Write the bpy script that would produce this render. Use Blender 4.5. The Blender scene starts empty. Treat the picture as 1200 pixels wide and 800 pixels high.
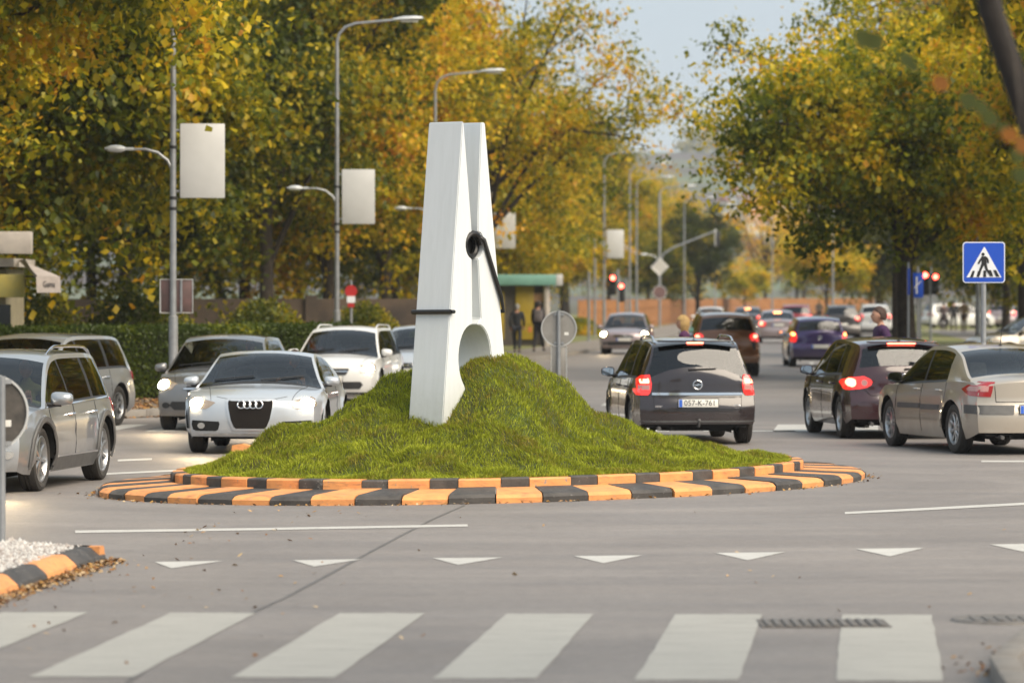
import bpy, bmesh, math, random
import numpy as np
from math import sin, cos, pi, sqrt, radians, atan2
from mathutils import Vector, Matrix
from mathutils.bvhtree import BVHTree
random.seed(7)
rng = np.random.default_rng(7)
scn = bpy.context.scene
COL = scn.collection

# ------------------------------------------------------------------ camera
HORIZON, FPX, CAMH = 346.0, 4800.0, 2.1        # pixels of the 1200x800 photograph
cam_d = bpy.data.cameras.new('camera')
cam = bpy.data.objects.new('camera', cam_d)
COL.objects.link(cam)
cam.location = (0, 0, CAMH)
cam.rotation_euler = (radians(90), 0, 0)
cam_d.sensor_width = 36.0
cam_d.lens = 36.0 * FPX / 1200.0
cam_d.shift_y = -(400 - HORIZON) / 1200.0
cam_d.clip_start = 0.5
cam_d.clip_end = 9000
cam_d.dof.use_dof = True
cam_d.dof.focus_distance = 44.5
cam_d.dof.aperture_fstop = 2.6
scn.camera = cam

# ------------------------------------------------------------------ sky and sun
SUN_EL, SUN_AZ = radians(46), radians(130)     # azimuth from +Y (ahead) towards +X (right)
world = bpy.data.worlds.new('World')
scn.world = world
world.use_nodes = True
nt = world.node_tree
nt.nodes.clear()
wo = nt.nodes.new('ShaderNodeOutputWorld')
bg = nt.nodes.new('ShaderNodeBackground')
sky = nt.nodes.new('ShaderNodeTexSky')
sky.sky_type = 'NISHITA'
sky.sun_disc = False
sky.sun_elevation = SUN_EL
sky.sun_rotation = SUN_AZ
sky.air_density = 1.0
sky.dust_density = 1.5
sky.ozone_density = 1.0
tc = nt.nodes.new('ShaderNodeTexCoord')
mp = nt.nodes.new('ShaderNodeMapping')
mp.inputs['Scale'].default_value = (1.3, 1.3, 9.0)
nz = nt.nodes.new('ShaderNodeTexNoise')
nz.inputs['Scale'].default_value = 2.2
nz.inputs['Detail'].default_value = 5
cr = nt.nodes.new('ShaderNodeValToRGB')
cr.color_ramp.elements[0].position = 0.30
cr.color_ramp.elements[0].color = (0.80, 0.80, 0.80, 1)
cr.color_ramp.elements[1].position = 0.70
cr.color_ramp.elements[1].color = (1, 1, 1, 1)
mx = nt.nodes.new('ShaderNodeMixRGB')
CLOUD = (2.60, 3.05, 3.40, 1)
mx.inputs['Color2'].default_value = CLOUD
nt.links.new(tc.outputs['Generated'], mp.inputs['Vector'])
nt.links.new(mp.outputs['Vector'], nz.inputs['Vector'])
nt.links.new(nz.outputs['Fac'], cr.inputs['Fac'])
nt.links.new(cr.outputs['Color'], mx.inputs['Fac'])
nt.links.new(sky.outputs['Color'], mx.inputs['Color1'])
nt.links.new(mx.outputs['Color'], bg.inputs['Color'])
nt.links.new(bg.outputs['Background'], wo.inputs['Surface'])
bg.inputs['Strength'].default_value = 0.10
sun_d = bpy.data.lights.new('sun', 'SUN')
sun_d.energy = 2.7
sun_d.angle = radians(58)
sun_d.color = (1.0, 0.86, 0.68)
sun = bpy.data.objects.new('sun', sun_d)
COL.objects.link(sun)
_d = Vector((sin(SUN_AZ) * cos(SUN_EL), cos(SUN_AZ) * cos(SUN_EL), sin(SUN_EL)))
sun.rotation_euler = _d.to_track_quat('Z', 'Y').to_euler()
sun.location = (20, -20, 40)
scn.view_settings.view_transform = 'Standard'
scn.view_settings.look = 'None'
scn.view_settings.gamma = 1
scn.view_settings.use_curve_mapping = False
scn.view_settings.exposure = 1.2
scn.cycles.max_bounces = 8
scn.cycles.transparent_max_bounces = 16
scn.cycles.sample_clamp_indirect = 4.0
scn.cycles.caustics_reflective = False
scn.cycles.caustics_refractive = False

# ------------------------------------------------------------------ helpers
def G(px, py, z=0.0):
    """point on the level z that the photograph shows at this pixel"""
    s = (py - HORIZON) / (CAMH - z)
    return Vector(((px - 600) / s, FPX / s, z))
def P(px, py, s):
    """point seen at this pixel at a scale of s pixels per metre"""
    return Vector(((px - 600) / s, FPX / s, CAMH - (py - HORIZON) / s))

def tag(o, label=None, cat=None, group=None, kind=None):
    if label: o['label'] = label
    if cat: o['category'] = cat
    if group: o['group'] = group
    if kind: o['kind'] = kind
    return o
def empty(name, loc=(0, 0, 0), rz=0.0, label=None, cat=None, group=None):
    o = bpy.data.objects.new(name, None)
    o.empty_display_size = 0.2
    COL.objects.link(o)
    o.location = loc
    o.rotation_euler = (0, 0, rz)
    return tag(o, label, cat, group)
def sharpen(me, ang=32):
    bm = bmesh.new(); bm.from_mesh(me)
    bmesh.ops.remove_doubles(bm, verts=bm.verts, dist=0.0002)
    bmesh.ops.recalc_face_normals(bm, faces=bm.faces)
    lim = radians(ang)
    for f in bm.faces: f.smooth = True
    for e in bm.edges:
        if len(e.link_faces) == 2:
            e.smooth = e.calc_face_angle(0) < lim
    bm.to_mesh(me); bm.free()
def link(name, me, parent=None, loc=(0, 0, 0)):
    o = bpy.data.objects.new(name, me)
    COL.objects.link(o)
    o.location = loc
    if parent is not None: o.parent = parent
    return o

class MB:
    """collects shapes into one mesh"""
    def __init__(s): s.v = []; s.f = []; s.mi = []; s.m = 0
    def add(s, vs, fs):
        n = len(s.v)
        s.v += [tuple(v) for v in vs]
        s.f += [tuple(i + n for i in f) for f in fs]
        s.mi += [s.m] * len(fs)
    def box(s, c, d, rz=0.0, M=None):
        c = Vector(c); h = Vector(d) / 2
        R = M if M is not None else Matrix.Rotation(rz, 3, 'Z')
        vs = [c + R @ Vector((sx * h.x, sy * h.y, sz * h.z)) for sx in (-1, 1) for sy in (-1, 1) for sz in (-1, 1)]
        s.add(vs, [(0, 1, 3, 2), (4, 6, 7, 5), (0, 4, 5, 1), (2, 3, 7, 6), (0, 2, 6, 4), (1, 5, 7, 3)])
    def rbox(s, c, d, b=0.01, rz=0.0, M=None):
        """box with chamfered edges"""
        bm = bmesh.new(); bmesh.ops.create_cube(bm, size=1)
        for v in bm.verts: v.co = Vector((v.co.x * d[0], v.co.y * d[1], v.co.z * d[2]))
        bmesh.ops.bevel(bm, geom=bm.edges[:] , offset=b, segments=2, affect='EDGES', profile=0.5)
        R = M if M is not None else Matrix.Rotation(rz, 3, 'Z')
        bm.verts.index_update()
        s.add([Vector(c) + R @ v.co for v in bm.verts], [tuple(v.index for v in f.verts) for f in bm.faces])
        bm.free()
    def tube(s, pts, r, n=8, cap=True):
        pts = [Vector(p) for p in pts]
        rr = r if isinstance(r, (list, tuple)) else [r] * len(pts)
        base = None; vs = []; fs = []
        for i, p in enumerate(pts):
            t = (pts[min(i + 1, len(pts) - 1)] - pts[max(i - 1, 0)]).normalized()
            if base is None:
                base = t.orthogonal().normalized()
            else:
                base = (base - t * base.dot(t))
                base = base.normalized() if base.length > 1e-6 else t.orthogonal().normalized()
            b2 = t.cross(base)
            for k in range(n):
                a = 2 * pi * k / n
                vs.append(p + (base * cos(a) + b2 * sin(a)) * rr[i])
        for i in range(len(pts) - 1):
            for k in range(n):
                fs.append((i * n + k, i * n + (k + 1) % n, (i + 1) * n + (k + 1) % n, (i + 1) * n + k))
        if cap:
            fs.append(tuple(range(n - 1, -1, -1)))
            fs.append(tuple(range((len(pts) - 1) * n, len(pts) * n)))
        s.add(vs, fs)
    def lathe(s, prof, n=24, axis='Z', c=(0, 0, 0), closed=False):
        """prof: (radius, height) pairs"""
        c = Vector(c); vs = []; fs = []
        for r, h in prof:
            for k in range(n):
                a = 2 * pi * k / n
                p = (r * cos(a), r * sin(a), h)
                if axis == 'X': p = (h, r * cos(a), r * sin(a))
                if axis == 'Y': p = (r * sin(a), h, r * cos(a))
                vs.append(c + Vector(p))
        m = len(prof)
        for i in range(m if closed else m - 1):
            for k in range(n):
                i2 = (i + 1) % m
                fs.append((i * n + k, i * n + (k + 1) % n, i2 * n + (k + 1) % n, i2 * n + k))
        s.add(vs, fs)
    def prism(s, poly, o, ax, ay, depth):
        """polygon in the plane (o, ax, ay) extruded by the vector depth"""
        o = Vector(o); ax = Vector(ax); ay = Vector(ay); dp = Vector(depth); n = len(poly)
        a = [o + ax * p[0] + ay * p[1] for p in poly]
        b = [p + dp for p in a]
        s.add(a + b, [tuple(range(n)), tuple(range(2 * n - 1, n - 1, -1))] +
              [(i, (i + 1) % n, n + (i + 1) % n, n + i) for i in range(n)])
    def sphere(s, c, r, n=12, m=8, M=None):
        c = Vector(c); r = Vector(r) if not isinstance(r, (int, float)) else Vector((r, r, r))
        vs = []; fs = []
        for i in range(m + 1):
            th = pi * i / m
            for k in range(n):
                a = 2 * pi * k / n
                p = Vector((r.x * sin(th) * cos(a), r.y * sin(th) * sin(a), r.z * cos(th)))
                vs.append(c + (M @ p if M is not None else p))
        for i in range(m):
            for k in range(n):
                fs.append((i * n + k, (i + 1) * n + k, (i + 1) * n + (k + 1) % n, i * n + (k + 1) % n))
        s.add(vs, fs)
    def mesh(s, name, mats, ang=32):
        me = bpy.data.meshes.new(name)
        me.from_pydata(s.v, [], s.f)
        for m in (mats if isinstance(mats, (list, tuple)) else [mats]): me.materials.append(m)
        if any(s.mi): me.polygons.foreach_set('material_index', s.mi)
        sharpen(me, ang)
        return me
    def build(s, name, mats, parent=None, loc=(0, 0, 0), ang=32):
        return link(name, s.mesh(name, mats, ang), parent, loc)

def copy_tree(o, parent=None):
    c = o.copy(); COL.objects.link(c)
    if parent is not None: c.parent = parent
    for ch in list(o.children): copy_tree(ch, c)
    return c
def swap_mat(root, old, new):
    for o in [root] + list(root.children_recursive):
        for sl in o.material_slots:
            if sl.material is old or (sl.material and sl.material.name == old.name):
                sl.link = 'OBJECT'; sl.material = new

def pchip(pts):
    x = np.array([p[0] for p in pts], float); y = np.array([p[1] for p in pts], float)
    h = np.diff(x); d = np.diff(y) / h; n = len(x); m = np.zeros(n)
    for i in range(1, n - 1):
        if d[i - 1] * d[i] > 0:
            w1 = 2 * h[i] + h[i - 1]; w2 = h[i] + 2 * h[i - 1]
            m[i] = (w1 + w2) / (w1 / d[i - 1] + w2 / d[i])
    m[0] = d[0]; m[-1] = d[-1]
    def f(v):
        v = min(max(v, x[0]), x[-1]); i = min(max(int(np.searchsorted(x, v)) - 1, 0), n - 2)
        t = (v - x[i]) / h[i]
        return float((2*t**3 - 3*t**2 + 1) * y[i] + (t**3 - 2*t**2 + t) * h[i] * m[i] + (-2*t**3 + 3*t**2) * y[i+1] + (t**3 - t**2) * h[i] * m[i+1])
    return f
def sstep(t):
    t = min(max(t, 0.0), 1.0)
    return t * t * (3 - 2 * t)

# ------------------------------------------------------------------ materials
def mat(name, col, rough=0.6, metal=0.0, coat=0.0, emit=None, es=0.0, var=0.0, vs=8.0, bump=0.0, bs=60.0, spec=0.5, col2=None, flake=False):
    m = bpy.data.materials.new(name); m.use_nodes = True
    t = m.node_tree; b = t.nodes['Principled BSDF']
    b.inputs['Base Color'].default_value = (*col, 1)
    b.inputs['Roughness'].default_value = rough
    b.inputs['Metallic'].default_value = metal
    b.inputs['Coat Weight'].default_value = coat
    b.inputs['Coat Roughness'].default_value = 0.05
    b.inputs['Specular IOR Level'].default_value = spec
    if emit:
        b.inputs['Emission Color'].default_value = (*emit, 1)
        b.inputs['Emission Strength'].default_value = es
    if var or col2 or bump:
        co = t.nodes.new('ShaderNodeTexCoord')
    if var or col2:
        n = t.nodes.new('ShaderNodeTexNoise'); n.inputs['Scale'].default_value = vs; n.inputs['Detail'].default_value = 6
        n.inputs['Roughness'].default_value = 0.62
        t.links.new(co.outputs['Object'], n.inputs['Vector'])
        r = t.nodes.new('ShaderNodeValToRGB')
        r.color_ramp.elements[0].position = 0.34; r.color_ramp.elements[1].position = 0.68
        c2 = col2 if col2 else tuple(c * (1 - var) for c in col)
        r.color_ramp.elements[0].color = (*c2, 1); r.color_ramp.elements[1].color = (*col, 1)
        t.links.new(n.outputs['Fac'], r.inputs['Fac'])
        t.links.new(r.outputs['Color'], b.inputs['Base Color'])
    if bump:
        n2 = t.nodes.new('ShaderNodeTexNoise'); n2.inputs['Scale'].default_value = bs; n2.inputs['Detail'].default_value = 4
        t.links.new(co.outputs['Object'], n2.inputs['Vector'])
        bp = t.nodes.new('ShaderNodeBump'); bp.inputs['Strength'].default_value = bump; bp.inputs['Distance'].default_value = 0.02
        t.links.new(n2.outputs['Fac'], bp.inputs['Height']); t.links.new(bp.outputs['Normal'], b.inputs['Normal'])
    return m
def paint(name, col, metal=0.0, rough=0.32, dirt=(0.16, 0.13, 0.10), amount=0.5):
    """car paint under clear coat, road dirt thickening towards the sills"""
    m = mat(name, col, rough, metal, 1.0)
    t = m.node_tree; b = t.nodes['Principled BSDF']
    co = t.nodes.new('ShaderNodeTexCoord'); sp = t.nodes.new('ShaderNodeSeparateXYZ')
    t.links.new(co.outputs['Object'], sp.inputs['Vector'])
    n = t.nodes.new('ShaderNodeTexNoise'); n.inputs['Scale'].default_value = 3.5; n.inputs['Detail'].default_value = 7
    t.links.new(co.outputs['Object'], n.inputs['Vector'])
    mr = t.nodes.new('ShaderNodeMapRange')
    mr.inputs['From Min'].default_value = 0.62; mr.inputs['From Max'].default_value = 0.16
    mr.inputs['To Min'].default_value = 0.0; mr.inputs['To Max'].default_value = amount
    t.links.new(sp.outputs['Z'], mr.inputs['Value'])
    mu = t.nodes.new('ShaderNodeMath'); mu.operation = 'MULTIPLY'
    t.links.new(mr.outputs['Result'], mu.inputs[0]); 
    m2 = t.nodes.new('ShaderNodeMath'); m2.operation = 'MULTIPLY_ADD'; m2.inputs[1].default_value = 1.6; m2.inputs[2].default_value = 0.15
    t.links.new(n.outputs['Fac'], m2.inputs[0]); t.links.new(m2.outputs['Value'], mu.inputs[1])
    mx = t.nodes.new('ShaderNodeMixRGB'); mx.inputs['Color1'].default_value = (*col, 1); mx.inputs['Color2'].default_value = (*dirt, 1)
    t.links.new(mu.outputs['Value'], mx.inputs['Fac']); t.links.new(mx.outputs['Color'], b.inputs['Base Color'])
    ad = t.nodes.new('ShaderNodeMath'); ad.operation = 'MULTIPLY_ADD'; ad.inputs[1].default_value = 0.5; ad.inputs[2].default_value = rough
    t.links.new(mu.outputs['Value'], ad.inputs[0]); t.links.new(ad.outputs['Value'], b.inputs['Roughness'])
    return m
def glass_mat(name, tint=(0.50, 0.54, 0.53), rough=0.02, f0=0.06):
    m = bpy.data.materials.new(name); m.use_nodes = True
    t = m.node_tree; t.nodes.clear()
    o = t.nodes.new('ShaderNodeOutputMaterial'); mixn = t.nodes.new('ShaderNodeMixShader')
    tr = t.nodes.new('ShaderNodeBsdfTransparent'); tr.inputs['Color'].default_value = (*tint, 1)
    gl = t.nodes.new('ShaderNodeBsdfGlossy'); gl.inputs['Roughness'].default_value = rough; gl.inputs['Color'].default_value = (0.95, 0.97, 1, 1)
    fr = t.nodes.new('ShaderNodeFresnel'); fr.inputs['IOR'].default_value = 1.65
    t.links.new(fr.outputs['Fac'], mixn.inputs['Fac'])
    t.links.new(tr.outputs[0], mixn.inputs[1]); t.links.new(gl.outputs[0], mixn.inputs[2])
    t.links.new(mixn.outputs[0], o.inputs['Surface'])
    return m

M_BLACK = mat('black_plastic', (0.018, 0.018, 0.019), 0.55, var=0.3, vs=20)
M_RUBBER = mat('tyre_rubber', (0.022, 0.021, 0.020), 0.82, col2=(0.045, 0.040, 0.035), vs=9, bump=0.3, bs=90)
M_ALLOY = mat('alloy', (0.55, 0.56, 0.57), 0.3, 0.85, var=0.25, vs=10)
M_WELL = mat('dark_underside', (0.008, 0.008, 0.008), 0.9, var=0.2)
M_CHROME = mat('chrome', (0.75, 0.75, 0.76), 0.1, 1.0)
M_GLASS = glass_mat('car_glass')
M_GLASS_DARK = glass_mat('tinted_car_glass', (0.10, 0.11, 0.11))
M_MIRROR = mat('mirror_glass', (0.7, 0.75, 0.8), 0.03, 1.0)
M_TRIM = mat('grey_trim', (0.10, 0.10, 0.10), 0.6, var=0.3)
M_CABIN = mat('cabin_fabric', (0.035, 0.034, 0.034), 0.9, var=0.3, vs=30)
M_SEAT = mat('seat_fabric', (0.10, 0.10, 0.105), 0.9, var=0.3, vs=30)
M_LAMPOFF = mat('lamp_clear', (0.55, 0.57, 0.58), 0.08, 0.6, 1.0)
M_HEAD = mat('headlamp_lit', (0.9, 0.85, 0.7), 0.1, emit=(1.0, 0.74, 0.40), es=100.0)
M_HEADLENS = mat('headlamp_lens', (0.20, 0.19, 0.18), 0.12, 0.4, 1.0, emit=(1.0, 0.62, 0.28), es=0.10)
M_DRL = mat('headlamp_reflector', (0.62, 0.62, 0.60), 0.12, 0.8, 1.0)
M_TAIL = mat('tail_lens', (0.26, 0.008, 0.012), 0.12, 0, 1.0, emit=(1.0, 0.05, 0.03), es=0.03)
M_TAILON = mat('tail_lens_lit', (0.5, 0.02, 0.02), 0.12, 0, 1.0, emit=(1.0, 0.03, 0.02), es=0.55)
M_TAILHOT = mat('brake_bulb', (0.8, 0.1, 0.06), 0.2, 0, 1.0, emit=(1.0, 0.16, 0.09), es=5.0)
M_TAILAMB = mat('amber_bulb', (0.8, 0.3, 0.06), 0.2, 0, 1.0, emit=(1.0, 0.30, 0.08), es=5.0)
M_TAILPINK = mat('clear_indicator', (0.50, 0.24, 0.22), 0.12, 0, 1.0)
M_PLATE = mat('plate_white', (0.78, 0.77, 0.72), 0.4, var=0.12, vs=14)
M_PLATEBLUE = mat('plate_blue', (0.03, 0.12, 0.55), 0.4)
M_PLATETXT = mat('plate_lettering', (0.015, 0.015, 0.02), 0.5)
M_SEAM = mat('panel_gap', (0.008, 0.008, 0.008), 0.9)
# ------------------------------------------------------------------ cars
def text_mesh(body, size, m, extrude=0.002, align='CENTER', sx=1.0):
    cu = bpy.data.curves.new('lettering', 'FONT')
    cu.body = body; cu.size = size; cu.extrude = extrude; cu.align_x = align; cu.align_y = 'CENTER'
    cu.resolution_u = 3
    o = bpy.data.objects.new('lettering', cu); COL.objects.link(o)
    bpy.context.view_layer.update()
    me = bpy.data.meshes.new_from_object(o.evaluated_get(bpy.context.evaluated_depsgraph_get()))
    bpy.data.objects.remove(o); bpy.data.curves.remove(cu)
    me.materials.clear(); me.materials.append(m)
    if sx != 1.0:
        for v in me.vertices: v.co.x *= sx
    return me

TJ = [0, .10, .22, .34, .46, .58, .70, .80, .90, .96, 1.0]
NB = len(TJ) - 1
FG = [.07, .5, .90, 1.0]
UU = [.95, .86, .7, .5, .25, 0]
NE = NB + len(FG)

class Car:
    def __init__(c, cfg, name, label=None, cat=None, group=None):
        c.cfg = cfg; L, W, H = cfg['L'], cfg['W'], cfg['H']
        c.L, c.W, c.H = L, W, H
        c.root = empty(name, label=label, cat=cat, group=group)
        c.r = cfg.get('r', .32); Ra = c.r + .055
        c.yf = L / 2 - cfg['fo']; c.yr = c.yf - cfg['wb']
        top = pchip(cfg['top']); belt = pchip(cfg['belt']); plan = pchip(cfg['plan'])
        crown = pchip(cfg['crown']); zs = pchip(cfg.get('sec', [(.12,.90),(.22,.955),(.34,.985),(.52,1.0),(.62,.992),(.66,1.0),(.74,.99),(.84,.965),(1.0,.93)]))
        lean = pchip(cfg['lean']) if 'lean' in cfg else (lambda y: 0.0)
        sill = pchip(cfg.get('sill', [(-L/2, .30), (-L/2+.25, .24), (-L/2+.6, .2), (L/2-.6, .19), (L/2-.2, .2), (L/2, .24)]))
        ga, gb = cfg['green']          # y of the rear and front end of the side glass zone
        tum = cfg.get('tumble', .40)
        paintm = cfg['paint']
        ys = set(np.arange(-L/2, L/2 + .001, .09).round(4).tolist()) | {-L/2, L/2}
        keys = set()
        for yc in (c.yf, c.yr):
            for k in range(0, 13): keys.add(round(yc - Ra * cos(pi * k / 12), 4))
            keys.add(round(yc - Ra - .006, 4)); keys.add(round(yc + Ra + .006, 4))
        for a, b in cfg['windows']: keys |= {a, b}
        keys.add(cfg['ws'][1] + .10); keys |= set(cfg['ws']) | set(cfg['rw']) | {ga, gb}
        for k in range(1, 8):          # steep ends
            keys.add(round(L/2 - .02 * k, 4)); keys.add(round(-L/2 + .02 * k, 4))
        ks = sorted(keys); out = []
        for y in ks:
            if not out or y - out[-1] > .003: out.append(y)
        for y in sorted(ys):
            if min(abs(y - q) for q in out) > .022: out.append(y)
        ys = sorted(out); n = len(ys)
        def edge(y):
            b = belt(y) + .004
            if y <= ga or y >= gb: return b
            return max(b, top(y) - crown(y))
        def zbot(y):
            z = sill(y)
            for yc in (c.yf, c.yr):
                d = abs(y - yc)
                if d < Ra: z = max(z, c.r + sqrt(max(Ra * Ra - d * d, 0)))
            return z
        fl = cfg.get('flare', .018)
        def flare(y, z):
            a = 0
            for yc in (c.yf, c.yr):
                q = sqrt((y - yc) ** 2 + (z - c.r) ** 2)
                a += fl * math.exp(-((q - Ra) / .07) ** 2) if z > c.r - .05 else 0
            return a
        bf, br = cfg.get('bulge', (.22, .16))
        pf = pchip(cfg.get('pf', [(.15, -.08), (.28, -.01), (.45, 0), (.60, -.012), (.72, -.05), (1.0, -.16)]))
        pr = pchip(cfg.get('pr', [(.15, -.08), (.30, -.01), (.52, 0), (.62, -.03), (.66, -.07), (.9, -.09), (1.3, -.09)]))
        def warp(x, y, z):
            u = abs(x) / (W / 2)
            sf = sstep((y - (L/2 - .75)) / .75); sr = sstep((-y - (L/2 - .6)) / .6)
            y2 = y
            if sf: y2 += sf * (-bf * u ** 2.6 + pf(z))
            if sr: y2 -= sr * (-br * u ** 3.0 + pr(z))
            return Vector((x, y2, z))
        verts = []; idx = {}
        def V(p):
            verts.append(p); return len(verts) - 1
        def half(i):
            y = ys[i]; b = belt(y); e = edge(y); t = max(top(y), e + .002); zb = zbot(y); w = W / 2 * plan(y)
            pts = []
            for q in TJ:
                z = zb + (b - zb) * q
                pts.append((w * zs(z) + flare(y, z), y, z))
            xb = w * zs(b)
            dz = e - b; ln = lean(y)
            for f in FG:
                z = b + dz * f
                st = .014 * min(1, dz / .12)
                x = xb - st - tum * dz * f + .014 * sin(pi * f) * min(1, dz / .3)
                pts.append((x, y + ln * dz * f, z))
            xe = pts[-1][0]; ye = pts[-1][1]
            for u in UU:
                pts.append((xe * u, ye, e + (t - e) * (1 - u ** 2.3)))
            return pts
        c.sec = half; c.ys = ys
        for i in range(n):
            hp = half(i)
            for j, p in enumerate(hp):
                idx[(i, j, 0)] = V(warp(*p))
                if j == len(hp) - 1: idx[(i, j, 1)] = idx[(i, j, 0)]
                else: idx[(i, j, 1)] = V(warp(-p[0], p[1], p[2]))
        NJ = NE + len(UU)
        groups = {'body': []}
        def put(g, f): groups.setdefault(g, []).append(f)
        for i in range(n - 1):
            ym = (ys[i] + ys[i + 1]) / 2
            gh = edge(ym) - belt(ym)
            for j in range(NJ):
                g = 'body'
                if NB + 1 <= j < NB + 3 and gh > .05:
                    for k, (a, b) in enumerate(cfg['windows']):
                        if a < ym < b: g = ('side_window', k)
                    if g == 'body':
                        for k in range(len(cfg['windows']) - 1):
                            if cfg['windows'][k + 1][1] < ym < cfg['windows'][k][0] and cfg['windows'][k][0] - cfg['windows'][k + 1][1] < .16: g = ('pillar', k)
                elif j == NB and gh > .04 and cfg['windows'][-1][0] < ym < cfg['windows'][0][1]: g = 'window_seal'
                elif j >= NE + 1 and cfg['ws'][1] < ym < cfg['ws'][1] + .10: g = 'cowl'
                elif j >= NE + 1 and cfg['ws'][0] < ym < cfg['ws'][1]: g = 'windscreen'
                elif j >= NE + 1 and cfg['rw'][0] < ym < cfg['rw'][1]: g = 'rear_window'
                for s in (0, 1):
                    q = [idx[(i, j, s)], idx[(i + 1, j, s)], idx[(i + 1, j + 1, s)], idx[(i, j + 1, s)]]
                    if len(set(q)) < 3: continue
                    put((g[0], g[1], s) if isinstance(g, tuple) else g, q)
        # end caps: rows over the height, columns over the width
        for i, sg in ((0, -1), (n - 1, 1)):
            hp = half(i); grid = []
            cols = [1.0] + UU
            for j in range(NE + 1):
                x0, y0, z0 = hp[j]; row = []
                for s in (0, 1):
                    r_ = []
                    for u in cols:
                        if u == 1.0: r_.append(idx[(i, j, s)])
                        elif j == NE: r_.append(idx[(i, NE + cols.index(u), s)])
                        else: r_.append(V(warp((x0 * u) * (1 if s == 0 else -1), y0, z0)))
                    row.append(r_)
                grid.append(row)
            for j in range(NE):
                for s in (0, 1):
                    for k in range(len(cols) - 1):
                        q = [grid[j][s][k], grid[j][s][k + 1], grid[j + 1][s][k + 1], grid[j + 1][s][k]]
                        if len(set(q)) >= 3: groups['body'].append(q)
        allf = [f for g in groups.values() for f in g]
        c.bvh = BVHTree.FromPolygons(verts, allf)
        names = {}
        for g, fs in groups.items():
            nm = g if isinstance(g, str) else g[0]
            used = sorted({v for f in fs for v in f}); mp_ = {v: k for k, v in enumerate(used)}
            mb = MB(); mb.add([verts[v] for v in used], [[mp_[v] for v in f] for f in fs])
            mt = {'body': paintm, 'pillar': M_BLACK, 'window_seal': M_BLACK, 'cowl': M_BLACK}.get(nm, cfg.get('glass', M_GLASS))
            if nm == 'side_window' and g[1] >= cfg.get('tint_from', 9) or nm == 'rear_window' and 'tint_from' in cfg: mt = M_GLASS_DARK
            o = mb.build(nm, mt, c.root, ang=cfg.get('ang', 38))
            names[g] = o
        c.body = names['body']
        # lips of the wheel openings, wheel wells, floor, cabin lining
        mb = MB()
        for yc in (c.yf, c.yr):
            for s in (-1, 1):
                N = 14; vs = []; fs = []
                for k in range(N + 1):
                    a = pi * k / N; y = yc - Ra * cos(a); z = c.r + Ra * sin(a)
                    xo = W / 2 * plan(y) * zs(z) + fl * .6
                    vs += [(s * (xo - .004), y, z - .002), (s * (W / 2 - .34), y, z)]
                for k in range(N): fs.append((2*k, 2*k+1, 2*k+3, 2*k+2))
                mb.add(vs, fs)
                mb.add([(s*(W/2-.34), yc - Ra, .16), (s*(W/2-.34), yc + Ra, .16), (s*(W/2-.34), yc + Ra, c.r + Ra), (s*(W/2-.34), yc - Ra, c.r + Ra)], [(0,1,2,3)])
        mb.box((0, 0, .24), (W * .60, L - .5, .08))
        mb.box((0, (c.yf + c.yr) / 2, .24), (W * .93, cfg['wb'] - 2 * Ra - .02, .07))
        mb.box((0, L/2 - .42, .27), (W * .74, .5, .10)); mb.box((0, -L/2 + .36, .30), (W * .78, .45, .10))
        mb.tube([(-.35, -L/2 + .12, .24), (-.35, -L/2 + .8, .24)], .03)
        mb.build('underbody', M_WELL, c.root)
        mb = MB(); y0, y1 = ga + .12, gb - .05; N = 12
        vs = []; fs = []
        for k in range(N + 1):
            y = y0 + (y1 - y0) * k / N; b = belt(y) - .03; x = W / 2 * plan(y) * .93 - .05
            vs += [(-x, y, b), (-x, y, .45), (x, y, .45), (x, y, b)]
        for k in range(N):
            for q in range(3): fs.append((4*k+q, 4*k+q+1, 4*k+4+q+1, 4*k+4+q))
        fs += [(0, 1, 2, 3), (4*N, 4*N+1, 4*N+2, 4*N+3)]
        mb.add(vs, fs); mb.build('cabin_lining', M_CABIN, c.root)
        if cfg.get('interior', True): c.interior(belt, gb)
        c.belt = belt; c.top = top
        c.wheels(cfg.get('spokes', 7))
    def interior(c, belt, gb):
        y0 = gb - 1.35
        mb = MB(); W = c.W
        b = belt(gb - .3)
        mb.rbox((0, gb - .48, b - .06), (W * .80, .42, .16), .04)
        mb.build('dashboard', M_CABIN, c.root)
        mb = MB(); R = Matrix.Rotation(radians(-65), 3, 'X')
        pts = [Vector((-.36, gb - .78, b - .01)) + R @ Vector((.19 * cos(a), .19 * sin(a), 0)) for a in [2*pi*k/18 for k in range(19)]]
        mb.tube(pts, .014, 6, cap=False); mb.tube([(-.36, gb - .78, b - .01), (-.36, gb - .62, b - .08)], .04)
        mb.build('steering_wheel', M_BLACK, c.root)
        me = None
        for x, y in ((-.36, y0), (.36, y0), (-.42, y0 - .85), (.42, y0 - .85)):
            if me is None:
                mb = MB(); Rb = Matrix.Rotation(radians(-14), 3, 'X')
                mb.rbox((0, .12, .52), (.50, .52, .16), .05); mb.rbox((0, -.20, .80), (.48, .14, .56), .05, M=Rb)
                mb.rbox((0, -.30, 1.15), (.26, .09, .18), .035, M=Rb); me = mb.mesh('seat', M_SEAT)
            o = link('seat', me, c.root, (x, y, -.04 - (.0 if c.H > 1.4 else .09)))
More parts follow.
